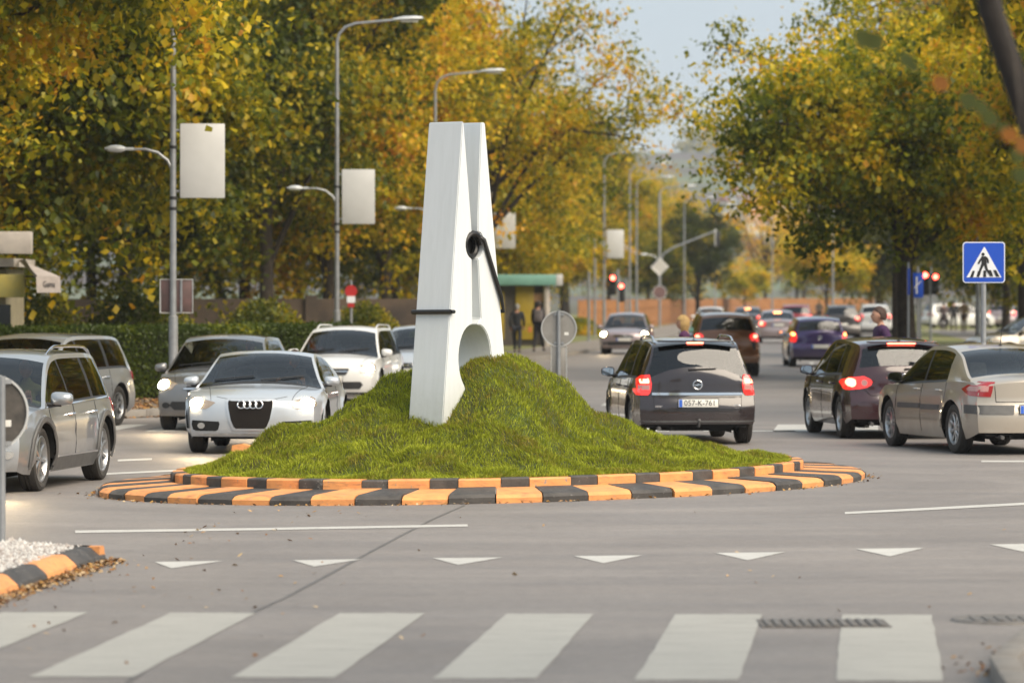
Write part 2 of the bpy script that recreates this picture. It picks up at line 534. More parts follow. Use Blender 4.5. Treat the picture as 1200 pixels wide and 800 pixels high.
    def wheels(c, ns):
        r = c.r; rr = r * c.cfg.get('rim', .66); key = (round(r, 3), ns, round(rr, 3))
        if key not in WHEELS:
            mt = MB(); w = .105
            prof = [(rr, -w*.8), (rr + .015, -w*.9), (r - .045, -w), (r - .012, -w*.86), (r, -w*.6), (r, -w*.25), (r - .008, -w*.22), (r - .008, -w*.15), (r, -w*.12),
                    (r, w*.12), (r - .008, w*.15), (r - .008, w*.22), (r, w*.25), (r, w*.6), (r - .012, w*.86), (r - .045, w), (rr + .015, w*.9), (rr, w*.8)]
            mt.lathe(prof, 36, 'X', closed=True)
            me_t = mt.mesh('tyre', M_RUBBER, 40)
            mr = MB()
            mr.lathe([(rr + .002, .088), (rr - .012, .092), (rr - .022, .07), (rr - .03, .02), (rr - .03, -.08)], 36, 'X')
            mr.lathe([(0, .080), (.03, .080), (.045, .07), (.05, .03)], 16, 'X')
            for k in range(ns):
                a = 2 * pi * k / ns
                d = Vector((0, cos(a), sin(a))); q = Vector((0, -sin(a), cos(a)))
                hw0, hw1 = .028, .020 + .10 / ns
                for sgn in ((-1, 1) if ns <= 6 else (0,)):
                    off = q * (.026 * sgn)
                    p0 = d * .035 + off * .4; p1 = d * (rr - .02) + off * 1.3
                    ww0 = hw0 * (.45 if sgn else .8); ww1 = hw1 * (.5 if sgn else .8)
                    vs = []
                    for p, ww, xo, xi in ((p0, ww0, .078, .04), ((p0 + p1) / 2, (ww0 + ww1) / 2 * .85, .066, .03), (p1, ww1, .078, .03)):
                        vs += [p + q * ww + Vector((xo - .008, 0, 0)), p + Vector((xo, 0, 0)), p - q * ww + Vector((xo - .008, 0, 0)), p - q * ww + Vector((xi, 0, 0)), p + q * ww + Vector((xi, 0, 0))]
                    fs = []
                    for s_ in range(2):
                        for t_ in range(5): fs.append((s_*5 + t_, s_*5 + (t_+1) % 5, s_*5 + 5 + (t_+1) % 5, s_*5 + 5 + t_))
                    mr.add(vs, fs)
            me_r = mr.mesh('rim', M_ALLOY, 30)
            mbk = MB(); mbk.lathe([(0, .0), (rr * .62, .0), (rr * .64, -.02), (rr*.64, -.03)], 24, 'X'); mbk.lathe([(rr*.99, -.05), (0, -.05)], 24, 'X')
            me_b = mbk.mesh('brake_disc', M_TRIM)
            WHEELS[key] = (me_t, me_r, me_b)
        me_t, me_r, me_b = WHEELS[key]
        for y in (c.yf, c.yr):
            for s in (1, -1):
                e = link('wheel', me_t, c.root, (s * (c.W / 2 - .125), y, r))
                e.rotation_euler = (random.uniform(0, 6), 0, 0 if s > 0 else pi)
                if y == c.yf and c.cfg.get('steer'): e.rotation_euler.z += c.cfg['steer']
                link('rim', me_r, e); link('brake_disc', me_b, e)
    # ---- pieces laid on the body
    def hit(c, az, a, b, piv=0.0):
        n = Vector((sin(az), cos(az), 0)); h = Vector((cos(az), -sin(az), 0))
        o = h * a + n * 6 + Vector((0, piv, b))
        loc, nr, i, d = c.bvh.ray_cast(o, -n)
        if loc is None:
            loc, nr, i, d = c.bvh.find_nearest(h * a + n * (c.L / 2 if abs(cos(az)) > .7 else c.W / 2) + Vector((0, 0, b)))
        if nr.dot(n) < 0: nr = -nr
        return loc, nr
    def patch(c, name, rows, side, h, m, n=6, mirror=False, parent=None, label=None, az=None, soft=0.0, piv=0.0):
        """rows of (a0, b0, a1, b1), a across and b up, laid on the body seen from one side"""
        az = {'front': 0, 'rear': pi, 'right': pi / 2, 'left': -pi / 2}.get(side, 0) if az is None else radians(az)
        outs = []
        for mir in ((0, 1) if mirror else (0,)):
            a_ = -az if mir else az
            mb = MB(); top_, bot = [], []
            R, N = len(rows), n + 1
            for ri, (a0, b0, a1, b1) in enumerate(rows):
                for k in range(N):
                    t = k / n; a = a0 + (a1 - a0) * t; b = b0 + (b1 - b0) * t
                    if mir: a = -a
                    loc, nr = c.hit(a_, a, b, piv)
                    ed = ri in (0, R - 1) or k in (0, n)
                    hh = h * (1 - soft) if ed else h
                    top_.append(loc + nr * hh); bot.append(loc - nr * .012)
            vs = top_ + bot; T = R * N; fs = []
            for ri in range(R - 1):
                for k in range(n):
                    q = ri * N + k; fs.append((q, q + 1, q + N + 1, q + N))
            rim = [k for k in range(N)] + [ri * N + n for ri in range(1, R)] + [(R - 1) * N + k for k in range(n - 1, -1, -1)] + [ri * N for ri in range(R - 2, 0, -1)]
            for q in range(len(rim)):
                a, b = rim[q], rim[(q + 1) % len(rim)]; fs.append((a, b, b + T, a + T))
            mb.add(vs, fs)
            o = mb.build(name, m, parent if parent is not None and not isinstance(parent, list) else (parent[mir] if isinstance(parent, list) else c.root), ang=40)
            if label: o['label'] = label
            outs.append(o)
        return outs
    def ell(c, a, b, ra, rb, k=9):
        return [(a - ra * sin(t), b + rb * cos(t), a + ra * sin(t), b + rb * cos(t)) for t in [0.05 + (pi - .1) * i / (k - 1) for i in range(k)]]
    def seams(c, ylist, z0=.26, z1=None, sides=(-1, 1)):
        """door gaps down both sides, one dark line each"""
        for sd in sides:
            for y in ylist:
                mb = MB()
                yl = y if isinstance(y, (list, tuple)) else [(y, z0), (y, c.belt(y) - .005)]
                pts = []
                for k in range(len(yl) - 1):
                    for t in np.linspace(0, 1, 7)[:-1 if k < len(yl) - 2 else None]:
                        yy = yl[k][0] + (yl[k+1][0] - yl[k][0]) * t; zz = yl[k][1] + (yl[k+1][1] - yl[k][1]) * t
                        loc, nr = c.hit(sd * pi / 2, -yy * sd, zz)
                        pts.append(loc + nr * .0006)
                mb.tube(pts, .0045, 4); mb.build('door_gap', M_SEAM, c.root)
    def hseam(c, side, pts, r=.004):
        mb = MB(); az = {'front': 0, 'rear': pi}[side]; out = []
        for k in range(len(pts) - 1):
            for t in np.linspace(0, 1, 9):
                loc, nr = c.hit(az, pts[k][0] + (pts[k+1][0] - pts[k][0]) * t, pts[k][1] + (pts[k+1][1] - pts[k][1]) * t)
                out.append(loc + nr * .0005)
        mb.tube(out, r, 4); return mb.build('panel_gap', M_SEAM, c.root)
    def handles(c, ylist, z, m):
        for y in ylist:
            for sd in (-1, 1):
                mb = MB(); P_ = []
                for t in (-.095, -.08, -.03, .03, .08, .095):
                    loc, nr = c.hit(sd * pi / 2, -(y + t) * sd, z)
                    P_.append(loc + nr * (.002 if abs(t) > .09 else .034))
                mb.tube(P_, .0135, 6); mb.build('door_handle', m, c.root)
    def mirrors(c, y, m, z=None, w=.20, h=.15, out=.115):
        b = (z if z else c.belt(y) + .10)
        for sd in (-1, 1):
            loc, nr = c.hit(sd * pi / 2, -y * sd, b - .05)
            x0 = abs(loc.x); mb = MB(); cx = sd * (x0 + out)
            prof = []
            for k in range(7):
                t = k / 6; q = -.5 + t
                vs = []
                hw, hh, dp = w/2, h/2, .10
                # shell: deep at the middle, thin at the rim
                for a in [2*pi*i/16 for i in range(16)]:
                    ca, sa = cos(a), sin(a)
                    ex = abs(ca) ** .6 * (1 if ca > 0 else -1); ez = abs(sa) ** .6 * (1 if sa > 0 else -1)
                    rr = sqrt(max(1 - t ** 2.4, .02))
                    vs.append((cx + ex * hw * rr, y - .03 + dp * t, b + ez * hh * rr * (1 - .12 * ex * sd)))
                prof.append(vs)
            V_ = [p for r_ in prof for p in r_]; F_ = []
            for i in range(6):
                for k in range(16): F_.append((i*16 + k, i*16 + (k+1) % 16, (i+1)*16 + (k+1) % 16, (i+1)*16 + k))
            F_.append(tuple(range(15, -1, -1))); F_.append(tuple(range(96, 112)))
            mb.add(V_, F_); o = mb.build('wing_mirror', m, c.root, ang=50)
            a = MB(); a.tube([(sd * (x0 - .02), y + .02, b - h*.42), (sd * (x0 + .06), y + .01, b - h*.40), (cx, y, b - h*.40)], [.03, .022, .026], 8); a.build('mirror_arm', M_BLACK, o)
            g = MB(); vs = [(cx + (abs(cos(q))**.6*(1 if cos(q)>0 else -1)) * w*.43, y - .034, b + (abs(sin(q))**.6*(1 if sin(q)>0 else -1)) * h*.42) for q in [2*pi*i/16 for i in range(16)]]
            g.prism([(p[0], p[2]) for p in vs], (0, y - .036, 0), (1, 0, 0), (0, 0, 1), (0, .008, 0)); g.build('mirror_glass', M_MIRROR, o)
    def rails(c, y0, y1, x, m, lift=.05):
        for sd in (-1, 1):
            pts = []
            for k in range(13):
                t = k / 12; y = y0 + (y1 - y0) * t
                hgt = lift * min(1, 6 * min(t, 1 - t)) ** .7
                z = 0
                loc, nr, i, d = c.bvh.ray_cast(Vector((sd * x, y, 3)), Vector((0, 0, -1)))
                pts.append((sd * x, y, loc.z + hgt + .004))
            mb = MB(); mb.tube(pts, .018, 8); mb.build('roof_rail', m, c.root)
    def aerial(c, y, h=.18, lean=.12, x=0.0):
        loc, nr, i, d = c.bvh.ray_cast(Vector((x, y, 3)), Vector((0, 0, -1)))
        mb = MB(); mb.lathe([(0, .02), (.02, .012), (.03, 0)], 10, c=loc); mb.tube([loc, loc + Vector((0, -lean, h))], [.006, .003], 6)
        mb.build('aerial', M_BLACK, c.root)
    def plate(c, side, z, a=0.0, body=None, w=.52, hgt=.112, tx=1.0, size=.108, ta=0.0):
        az = 0 if side == 'front' else pi
        loc, nr = c.hit(az, a, z); n = Vector((0, 1 if az == 0 else -1, 0)); hx = -Vector((cos(az), -sin(az), 0))
        cc = loc + n * .018; cc.z = z
        mb = MB(); mb.m = 0; mb.rbox(cc, (w + .02, .012, hgt + .02), .004); o = mb.build('plate_holder', M_BLACK, c.root)
        mb = MB(); mb.rbox(cc + n * .006, (w, .008, hgt), .003); p = mb.build('licence_plate', M_PLATE, c.root)
        mb = MB(); mb.box(cc + n * .0092 - hx * (w / 2 - .03), (.045, .006, hgt - .008)) ; mb.build('blue_band', M_PLATEBLUE, p)
        if body:
            me = text_mesh(body, size, M_PLATETXT, .0008, sx=tx)
            R = Matrix(((hx.x, 0, n.x), (hx.y, 0, n.y), (0, 1, 0)))
            for v in me.vertices: v.co = R @ v.co
            o2 = link('lettering', me, p, cc + n * .0115 + hx * (.022 + ta))
        return p
    def plane_at(c, side, a, z, lift=.01):
        az = 0 if side == 'front' else pi
        loc, nr = c.hit(az, a, z); hx = Vector((cos(az), -sin(az), 0)); up = nr.cross(hx).normalized()
        if up.z < 0: up = -up
        return loc + nr * lift, hx, up, nr
    def rings(c, side, a, z, R, r, offs=(0,), m=None, name='badge', bolt=False):
        o, hx, up, nr = c.plane_at(side, a, z, .014); mb = MB()
        for off in offs:
            pts = [o + hx * (off + R * cos(q)) + up * (R * sin(q)) for q in [2*pi*k/28 for k in range(29)]]
            mb.tube(pts, r, 8, cap=False)
        if bolt:
            b = [(-1.35*R, .02*R), (.1*R, .22*R), (.02*R, .05*R), (1.35*R, -.02*R), (-.1*R, -.22*R), (-.02*R, -.05*R)]
            b = [(x, y) for x, y in b]
            mb.prism(b, o - nr * .004, hx, up, nr * .012)
        return mb.build(name, m or M_CHROME, c.root)
    def paint_swap(c, m): swap_mat(c.root, c.cfg['paint'], m)
    def place(c, x, y, fwd, z=0.0):
        c.root.location = (x, y, z); c.root.rotation_euler = (0, 0, atan2(-fwd[0], fwd[1]))
WHEELS = {}
def cfg_estate(paintm, **k):
    L = 4.52
    d = dict(L=L, W=1.76, H=1.50, wb=2.70, fo=.90, r=.325, paint=paintm,
        top=[(-2.26,.90),(-2.235,1.0),(-2.02,1.42),(-1.90,1.46),(-1.0,1.495),(-.2,1.50),(.25,1.465),(.45,1.42),(1.20,1.0),(1.32,.955),(1.7,.905),(2.05,.84),(2.2,.775),(2.26,.70)],
        belt=[(-2.26,.86),(-1.5,.93),(0,.905),(1.0,.88),(1.3,.875),(1.8,.835),(2.1,.77),(2.26,.66)],
        crown=[(-2.26,.04),(-2.0,.05),(-1.6,.045),(.2,.05),(.6,.09),(1.1,.12),(1.4,.14),(2.26,.14)],
        plan=[(-2.26,.92),(-1.9,.965),(-1.2,1),(1.0,1),(1.7,.98),(2.1,.94),(2.26,.90)],
        green=(-2.2, 1.5), ws=(.44, 1.20), rw=(-2.20, -2.035), tumble=.36,
        windows=[(.04, 1.04), (-.93, -.02), (-1.92, -1.04)],
        lean=[(-2.26,.10),(-2.1,.22),(-1.9,.32),(-1.5,.12),(-.95,.06),(0,.10),(.4,.0),(2.26,0)], tint_from=9)
    d.update(k); return d
def cfg_hatch(paintm, **k):
    d = dict(L=4.20, W=1.76, H=1.48, wb=2.58, fo=.87, r=.32, paint=paintm,
        top=[(-2.10,.84),(-2.07,.97),(-1.84,1.38),(-1.72,1.425),(-1.0,1.47),(-.2,1.485),(.25,1.455),(.45,1.41),(1.15,1.0),(1.28,.955),(1.6,.905),(1.9,.845),(2.04,.775),(2.10,.70)],
        belt=[(-2.10,.82),(-1.5,.93),(0,.90),(1.0,.87),(1.3,.87),(1.7,.83),(1.95,.765),(2.10,.66)],
        crown=[(-2.10,.04),(-1.8,.05),(-1.5,.05),(.2,.05),(.6,.09),(1.1,.12),(1.4,.14),(2.1,.14)],
        plan=[(-2.10,.90),(-1.8,.955),(-1.1,1),(1.0,1),(1.55,.98),(1.95,.94),(2.1,.90)],
        green=(-2.04, 1.5), ws=(.44, 1.14), rw=(-2.03, -1.87), tumble=.40,
        windows=[(.0, 1.0), (-.95, -.06), (-1.36, -1.01)],
        lean=[(-2.1,.10),(-1.9,.15),(-1.4,.22),(-1.0,.16),(-.9,.1),(0,.10),(.4,.0),(2.1,0)])
    d.update(k); return d
def cfg_sedan(paintm, **k):
    d = dict(L=4.50, W=1.78, H=1.46, wb=2.69, fo=.86, r=.33, paint=paintm,
        top=[(-2.25,.90),(-2.22,.985),(-2.0,1.03),(-1.78,1.055),(-1.05,1.375),(-.85,1.42),(-.3,1.455),(.1,1.455),(.4,1.40),(1.22,.98),(1.35,.94),(1.7,.89),(2.05,.83),(2.2,.765),(2.25,.69)],
        belt=[(-2.25,.88),(-1.9,.955),(-1.3,.955),(-.5,.925),(1.0,.87),(1.3,.86),(1.8,.82),(2.1,.755),(2.25,.65)],
        crown=[(-2.25,.05),(-1.9,.06),(-1.6,.07),(-1.1,.06),(-.7,.045),(.1,.05),(.6,.09),(1.1,.12),(1.4,.14),(2.25,.14)],
        plan=[(-2.25,.90),(-1.9,.95),(-1.1,1),(1.0,1),(1.7,.98),(2.1,.94),(2.25,.90)],
        green=(-1.85, 1.5), ws=(.40, 1.20), rw=(-1.72, -1.00), tumble=.42,
        windows=[(.0, 1.04), (-.95, -.06)],
        lean=[(-2.25,0),(-1.8,.0),(-1.2,.0),(-.95,.16),(-.5,.12),(0,.10),(.4,.0),(2.2,0)],
        pr=[(.15,-.08),(.30,-.01),(.52,0),(.62,-.02),(.66,-.05),(.95,-.05),(1.1,-.04),(1.3,-.04)])
    d.update(k); return d
def cfg_coupe(paintm, **k):
    d = dict(L=4.18, W=1.84, H=1.35, wb=2.47, fo=.86, r=.335, paint=paintm,
        top=[(-2.09,.80),(-2.06,.90),(-1.8,.98),(-1.5,1.05),(-.7,1.28),(-.3,1.34),(.0,1.35),(.3,1.31),(1.05,.94),(1.18,.90),(1.55,.86),(1.9,.80),(2.03,.745),(2.09,.68)],
        belt=[(-2.09,.78),(-1.7,.88),(-1.0,.90),(0,.88),(.9,.84),(1.2,.83),(1.6,.80),(1.95,.735),(2.09,.64)],
        crown=[(-2.09,.05),(-1.5,.07),(-.7,.05),(.1,.05),(.5,.09),(1.0,.12),(1.3,.14),(2.09,.14)],
        plan=[(-2.09,.90),(-1.8,.95),(-1.3,1),(-.6,.985),(.6,.98),(1.2,1),(1.6,.98),(1.95,.93),(2.09,.89)],
        green=(-1.7, 1.4), ws=(.28, 1.02), rw=(-1.45, -.65), tumble=.50,
        windows=[(-.45, .85), (-.85, -.50)], flare=.035, bulge=(.26,.2))
    d.update(k); return d
def cfg_suv(paintm, **k):
    d = cfg_estate(paintm)
    d.update(L=4.40, W=1.82, H=1.66, r=.355, fo=.90, wb=2.62,
        top=[(-2.20,1.0),(-2.17,1.12),(-1.98,1.55),(-1.86,1.60),(-1.0,1.65),(-.2,1.66),(.25,1.62),(.45,1.57),(1.15,1.12),(1.28,1.07),(1.65,1.01),(2.0,.92),(2.14,.82),(2.20,.74)],
        belt=[(-2.20,.96),(-1.5,1.03),(0,1.01),(1.0,.99),(1.3,.98),(1.75,.93),(2.05,.84),(2.20,.70)],
        crown=[(-2.20,.04),(-2.0,.05),(-1.6,.045),(.2,.05),(.6,.09),(1.1,.12),(1.4,.14),(2.2,.14)],
        plan=[(-2.20,.92),(-1.9,.965),(-1.2,1),(1.0,1),(1.7,.98),(2.05,.94),(2.20,.90)],
        green=(-2.15, 1.5), ws=(.44, 1.14), rw=(-2.14, -2.0), windows=[(.04, 1.0), (-.90, -.02), (-1.80, -1.0)],
        sec=[(.12,.90),(.26,.955),(.40,.985),(.60,1.0),(.72,.992),(.76,1.0),(.84,.99),(.94,.965),(1.1,.93)],
        sill=[(-2.2,.36),(-1.9,.30),(-1.5,.26),(1.6,.26),(2.0,.28),(2.2,.34)])
    d.update(k); return d

P_SILVER = paint('silver_paint', (0.42, 0.44, 0.46), 0.65, 0.30)
P_SILVER2 = paint('pale_silver_paint', (0.56, 0.59, 0.62), 0.5, 0.28, amount=.35)
P_GREY = paint('grey_paint', (0.20, 0.20, 0.20), 0.6, 0.30)
P_BLACK = paint('black_paint', (0.018, 0.012, 0.014), 0.0, 0.22, (0.07, 0.055, 0.05), .25)
P_PLUM = paint('dark_plum_paint', (0.034, 0.009, 0.013), 0.0, 0.22, (0.07, 0.05, 0.045), .25)
P_BEIGE = paint('champagne_paint', (0.46, 0.41, 0.345), 0.5, 0.32, (0.20, 0.16, 0.12), .45)
P_WHITE = paint('white_paint', (0.72, 0.72, 0.70), 0.0, 0.3, amount=.3)
P_BROWN = paint('copper_brown_paint', (0.20, 0.075, 0.028), 0.5, 0.3)
P_BLUE = paint('violet_blue_paint', (0.045, 0.028, 0.12), 0.4, 0.3)
P_RED = paint('red_paint', (0.30, 0.015, 0.018), 0.2, 0.3)
P_DARK = paint('charcoal_paint', (0.05, 0.045, 0.045), 0.4, 0.3)
P_MAUVE = paint('mauve_silver_paint', (0.40, 0.33, 0.34), 0.5, 0.3)

def wiper_rear(c, a, z, w):
    mb = MB(); out = []
    for t in np.linspace(0, 1, 7):
        loc, nr = c.hit(pi, a + w * t, z + .012 * t); out.append(loc + nr * .02)
    mb.tube(out, [.012] + [.009] * 5 + [.005], 6); return mb.build('wiper', M_BLACK, c.root)
def wipers_front(c, z=.98):
    for a0, a1, dz in ((.62, .08, .05), (-.02, -.58, .05)):
        mb = MB(); out = []
        for t in np.linspace(0, 1, 7):
            loc, nr = c.hit(0, a0 + (a1 - a0) * t, z + dz * t); out.append(loc + nr * .015)
        mb.tube(out, .009, 5); mb.build('wiper', M_BLACK, c.root)
def front_kit(c, kind, z=.62, plate=None, lit=True, headm=None):
    W = c.W; hl = headm or M_DRL
    # headlamp rows wrap round the corner
    if kind == 'coupe':
        hr = [(.40,.650,.76,.720),(.44,.620,.80,.695),(.48,.585,.815,.650),(.54,.560,.81,.60)]
    elif kind == 'slim':
        hr = [(.40,.720,.80,.780),(.44,.685,.82,.755),(.48,.650,.835,.70),(.54,.635,.83,.66)]
    else:
        hr = [(.44,.715,.78,.80),(.48,.68,.82,.76),(.50,.64,.835,.70),(.54,.61,.83,.65)]
    hr = [tuple(v + (z - .62 if q % 2 else 0) for q, v in enumerate(r)) for r in hr]
    lamps = c.patch('headlight', hr, 'front', .008, hl if not lit else M_HEADLENS, n=8, mirror=True, az=14, piv=c.L/2-.35)
    if lit:
        zc = sum(r[1] + r[3] for r in hr) / (2 * len(hr))
        c.patch('bulb', c.ell(.68, zc, .090, .060), None, .020, M_HEAD, n=6, mirror=True, az=14, piv=c.L/2-.35, parent=lamps)
        for sd in (-1, 1):          # the low beam that the lit lamp throws on the road
            ld = bpy.data.lights.new('headlight_beam', 'SPOT'); ld.energy = 30; ld.color = (1, .74, .42); ld.spot_size = radians(75); ld.spot_blend = .8; ld.shadow_soft_size = .05
            lo = bpy.data.objects.new('headlight_beam', ld); COL.objects.link(lo); lo.parent = c.root; lo.location = (sd * .66, c.L/2 + .06, zc); lo.rotation_euler = (radians(82), 0, 0)
    return lamps
def tail_kit(c, rows, az=180-30, lit=True, m=None):
    return c.patch('tail_light', rows, None, .012, m or (M_TAILON if lit else M_TAIL), n=6, mirror=True, az=az)

# ---------------- black estate with the rear towards us
def car_black_estate():
    c = Car(cfg_estate(P_BLACK, tint_from=2), 'estate_car', 'black estate car seen from behind with brake lights lit and plate 057-K-761', 'car')
    B = c.bvh
    # tall tail lights
    rows = [(.660,.985,.775,.975),(.650,.93,.84,.92),(.640,.86,.85,.85),(.645,.79,.85,.78),(.660,.735,.845,.73),(.69,.70,.83,.70)]
    T = []
    for s in (1, -1):
        rr = [(r[0]*s, r[1], r[2]*s, r[3]) for r in rows]
        t = c.patch('tail_light', rr, 'rear', .014, M_TAILON, n=7)[0]; T.append(t)
        c.patch('bulb', [(q[0]*s, q[1], q[2]*s, q[3]) for q in [(.675,.925,.775,.92),(.67,.895,.785,.895),(.675,.865,.78,.865)]], 'rear', .02, M_TAILHOT, n=4, parent=t)
        c.patch('clear_band', [(q[0]*s, q[1], q[2]*s, q[3]) for q in [(.665,.84,.80,.84),(.665,.775,.80,.775)]], 'rear', .02, M_TAILPINK, n=4, parent=t)
    c.patch('chrome_strip', [(-.635,.735,.635,.735),(-.635,.70,.635,.70)], 'rear', .014, M_CHROME, n=14)
    c.patch('plate_recess', [(-.62,.675,.62,.675),(-.60,.50,.60,.50)], 'rear', .003, M_SEAM, n=12)
    c.plate('rear', .590, 0.0, '057-K-761', w=.56, tx=.95, size=.110)
    c.patch('bumper_strip', [(-.80,.345,.80,.345),(-.80,.325,.80,.325)], 'rear', .014, M_TRIM, n=16)
    c.hseam('rear', [(-.84,.475),(.84,.475)])
    c.rings('rear', 0.0, .845, .062, .0095, bolt=True)
    mb = MB(); o, hx, up, nr = c.plane_at('rear', 0, 1.42, .012)
    mb.rbox(o + Vector((0, -.015, .0)), (.24, .03, .022), .006); mb.build('third_brake_light', M_TAILHOT, c.root)
    mb = MB(); mb.rbox((0, o.y - .035, 1.455), (1.08, .13, .024), .008); mb.build('spoiler', P_BLACK, c.root)
    wiper_rear(c, .13, 1.055, -.40)
    for a, tx_ in ((-.55, 1), (.55, 1)):
        mb = MB(); o, hx, up, nr = c.plane_at('rear', a, .545, .004)
        if a < 0:
            pts = [o + hx * (.048 * cos(q)) + up * (.022 * sin(q)) for q in [2*pi*k/16 for k in range(17)]]
            mb.tube(pts, .004, 5, cap=False); mb.tube([o - hx * .03, o + hx * .03], .005, 5)
        else:
            for k in range(5): mb.box(o + hx * (-.045 + .022 * k), (.014, .006, .028))
        mb.build('badge', M_CHROME, c.root)
    c.seams([.02 + 1.02, -.0, [(-.98,.92),(-.99,.55),(-.90,.30)]])
    c.hseam('rear', [(-.63,.70),(-.61,.49),(.61,.49),(.63,.70)], .003)
    c.handles([.18, -.80], .80, P_BLACK)
    c.mirrors(.98, P_BLACK, w=.20, h=.13)
    c.rails(-1.75, -.1, .56, M_CHROME, .055)
    c.aerial(-1.72, .07, .05)
    mb = MB(); mb.tube([(.0, -2.12, .27), (.0, -2.30, .27), (.0, -2.33, .33)], .016, 8); mb.sphere((0, -2.33, .35), .025); mb.build('tow_hook', M_TRIM, c.root)
    mb = MB(); mb.tube([(-.55, -2.0, .25), (-.55, -2.24, .235)], .026, 10); mb.build('exhaust_pipe', M_TRIM, c.root)
    return c

# ---------------- plum-black hatchback
def car_plum_hatch():
    c = Car(cfg_hatch(P_PLUM), 'hatchback_car', 'plum black hatchback seen from behind with round brake lights glowing red', 'car')
    for s in (1, -1):
        rows = [(.58,.915,.76,.905),(.50,.88,.83,.87),(.47,.84,.845,.83),(.49,.79,.845,.78),(.55,.755,.84,.74),(.64,.735,.82,.72)]
        t = c.patch('tail_light', [(r[0]*s, r[1], r[2]*s, r[3]) for r in rows], 'rear', .014, M_TAILON, n=8)[0]
        c.patch('bulb', c.ell(.755*s, .825, .055, .062), 'rear', .022, M_TAILHOT, n=6, parent=t)
        c.patch('reversing_lens', c.ell(.585*s, .825, .045, .048), 'rear', .020, M_TAILPINK, n=6, parent=t)
    mb = MB(); o, hx, up, nr = c.plane_at('rear', 0, 1.385, .012)
    mb.rbox(o + Vector((0, -.02, 0)), (.42, .03, .02), .006); mb.build('third_brake_light', M_TAILHOT, c.root)
    mb = MB(); mb.rbox((0, o.y - .03, 1.415), (1.02, .14, .022), .008); mb.build('spoiler', P_PLUM, c.root)
    wiper_rear(c, 0, 1.02, -.34)
    c.plate('rear', .46, 0.0, None)
    c.hseam('rear', [(-.60,.74),(-.50,.64),(.50,.64),(.60,.74)], .005)
    c.hseam('rear', [(-.84,.54),(.84,.54)], .004)
    c.rings('rear', 0, .90, .055, .008)
    c.seams([1.0, -.03, [(-.99,.92),(-1.0,.60),(-.88,.32)]])
    c.handles([.16, -.82], .80, P_PLUM); c.mirrors(.96, P_PLUM, w=.20, h=.14)
    c.aerial(-1.55, .07, .05)
    mb = MB(); mb.tube([(-.5, -1.9, .24), (-.5, -2.1, .225)], .028, 10); mb.build('exhaust_pipe', M_TRIM, c.root)
    return c

# ---------------- champagne sedan
def car_beige_sedan():
    c = Car(cfg_sedan(P_BEIGE, spokes=9), 'sedan_car', 'champagne beige sedan with big boot and dark bumper strips nearest the right edge', 'car')
    for az_, sg in ((180 + 35, 1), (180 - 35, -1)):
        # view from the rear quarter: a runs across, sg>0 is the left rear corner
        A = radians(az_); h = Vector((cos(A), -sin(A), 0))
        X = lambda x, y: Vector((-sg * x, y, 0)).dot(h)
        inner_t, inner_b = X(.60, -2.16), X(.66, -2.17)
        tip = X(.86, -1.62)
        mid = X(.85, -1.85)
        rows = [(inner_t, .955, X(.80, -2.03), .96), (X(.625, -2.17), .90, X(.85, -1.80), .915), (X(.64, -2.18), .85, tip, .86), (X(.655, -2.18), .80, X(.86, -1.76), .815), (inner_b, .765, X(.86, -1.92), .775)]
        t = c.patch('tail_light', rows, None, .010, M_TAIL, n=9, az=az_)[0]
        rows2 = [(X(.68,-2.16), .905, X(.85, -1.88), .90), (X(.69,-2.17), .865, X(.86, -1.80), .868), (X(.70,-2.17), .835, X(.86, -1.84), .840)]
        c.patch('clear_band', rows2, None, .014, M_TAILPINK, n=7, az=az_, parent=t)
        # dark bumper strip round the corner
        rows = [(X(.40, -2.30), .655, X(.90, -1.80), .66), (X(.40, -2.30), .535, X(.90, -1.80), .545)]
        c.patch('bumper_strip', rows, None, .012, M_TRIM, n=12, az=az_)
    c.plate('rear', .60, 0.0, 'AO', tx=1.12, ta=-.13)
    c.hseam('rear', [(-.58,.965),(-.56,.70),(.56,.70),(.58,.965)], .005)
    for sd, side in ((-1, 'left'), (1, 'right')):
        # seen from the left a = y, from the right a = -y
        k = 1 if side == 'left' else -1
        for ya, yb in ((.93, .02), (-.03, -.78)):
            c.patch('side_strip', [(k*ya,.625,k*yb,.635),(k*ya,.555,k*yb,.565)], side, .014, M_TRIM, n=8)
    c.seams([1.03, -.005, [(-.97,.94),(-1.0,.62),(-.84,.34)]])
    c.handles([.14, -.78], .82, P_BEIGE); c.mirrors(.95, P_DARK, w=.22, h=.14)
    c.aerial(-.75, .24, .06)
    c.rings('rear', 0, .83, .05, .008)
    mb = MB(); mb.tube([(-.5, -2.0, .25), (-.5, -2.24, .235)], .026, 10); mb.build('exhaust_pipe', M_TRIM, c.root)
    # fuel flap
    pts = [(-1.60 + .075 * cos(a), .78 + .075 * sin(a)) for a in [2*pi*k/16 for k in range(17)]]
    return c

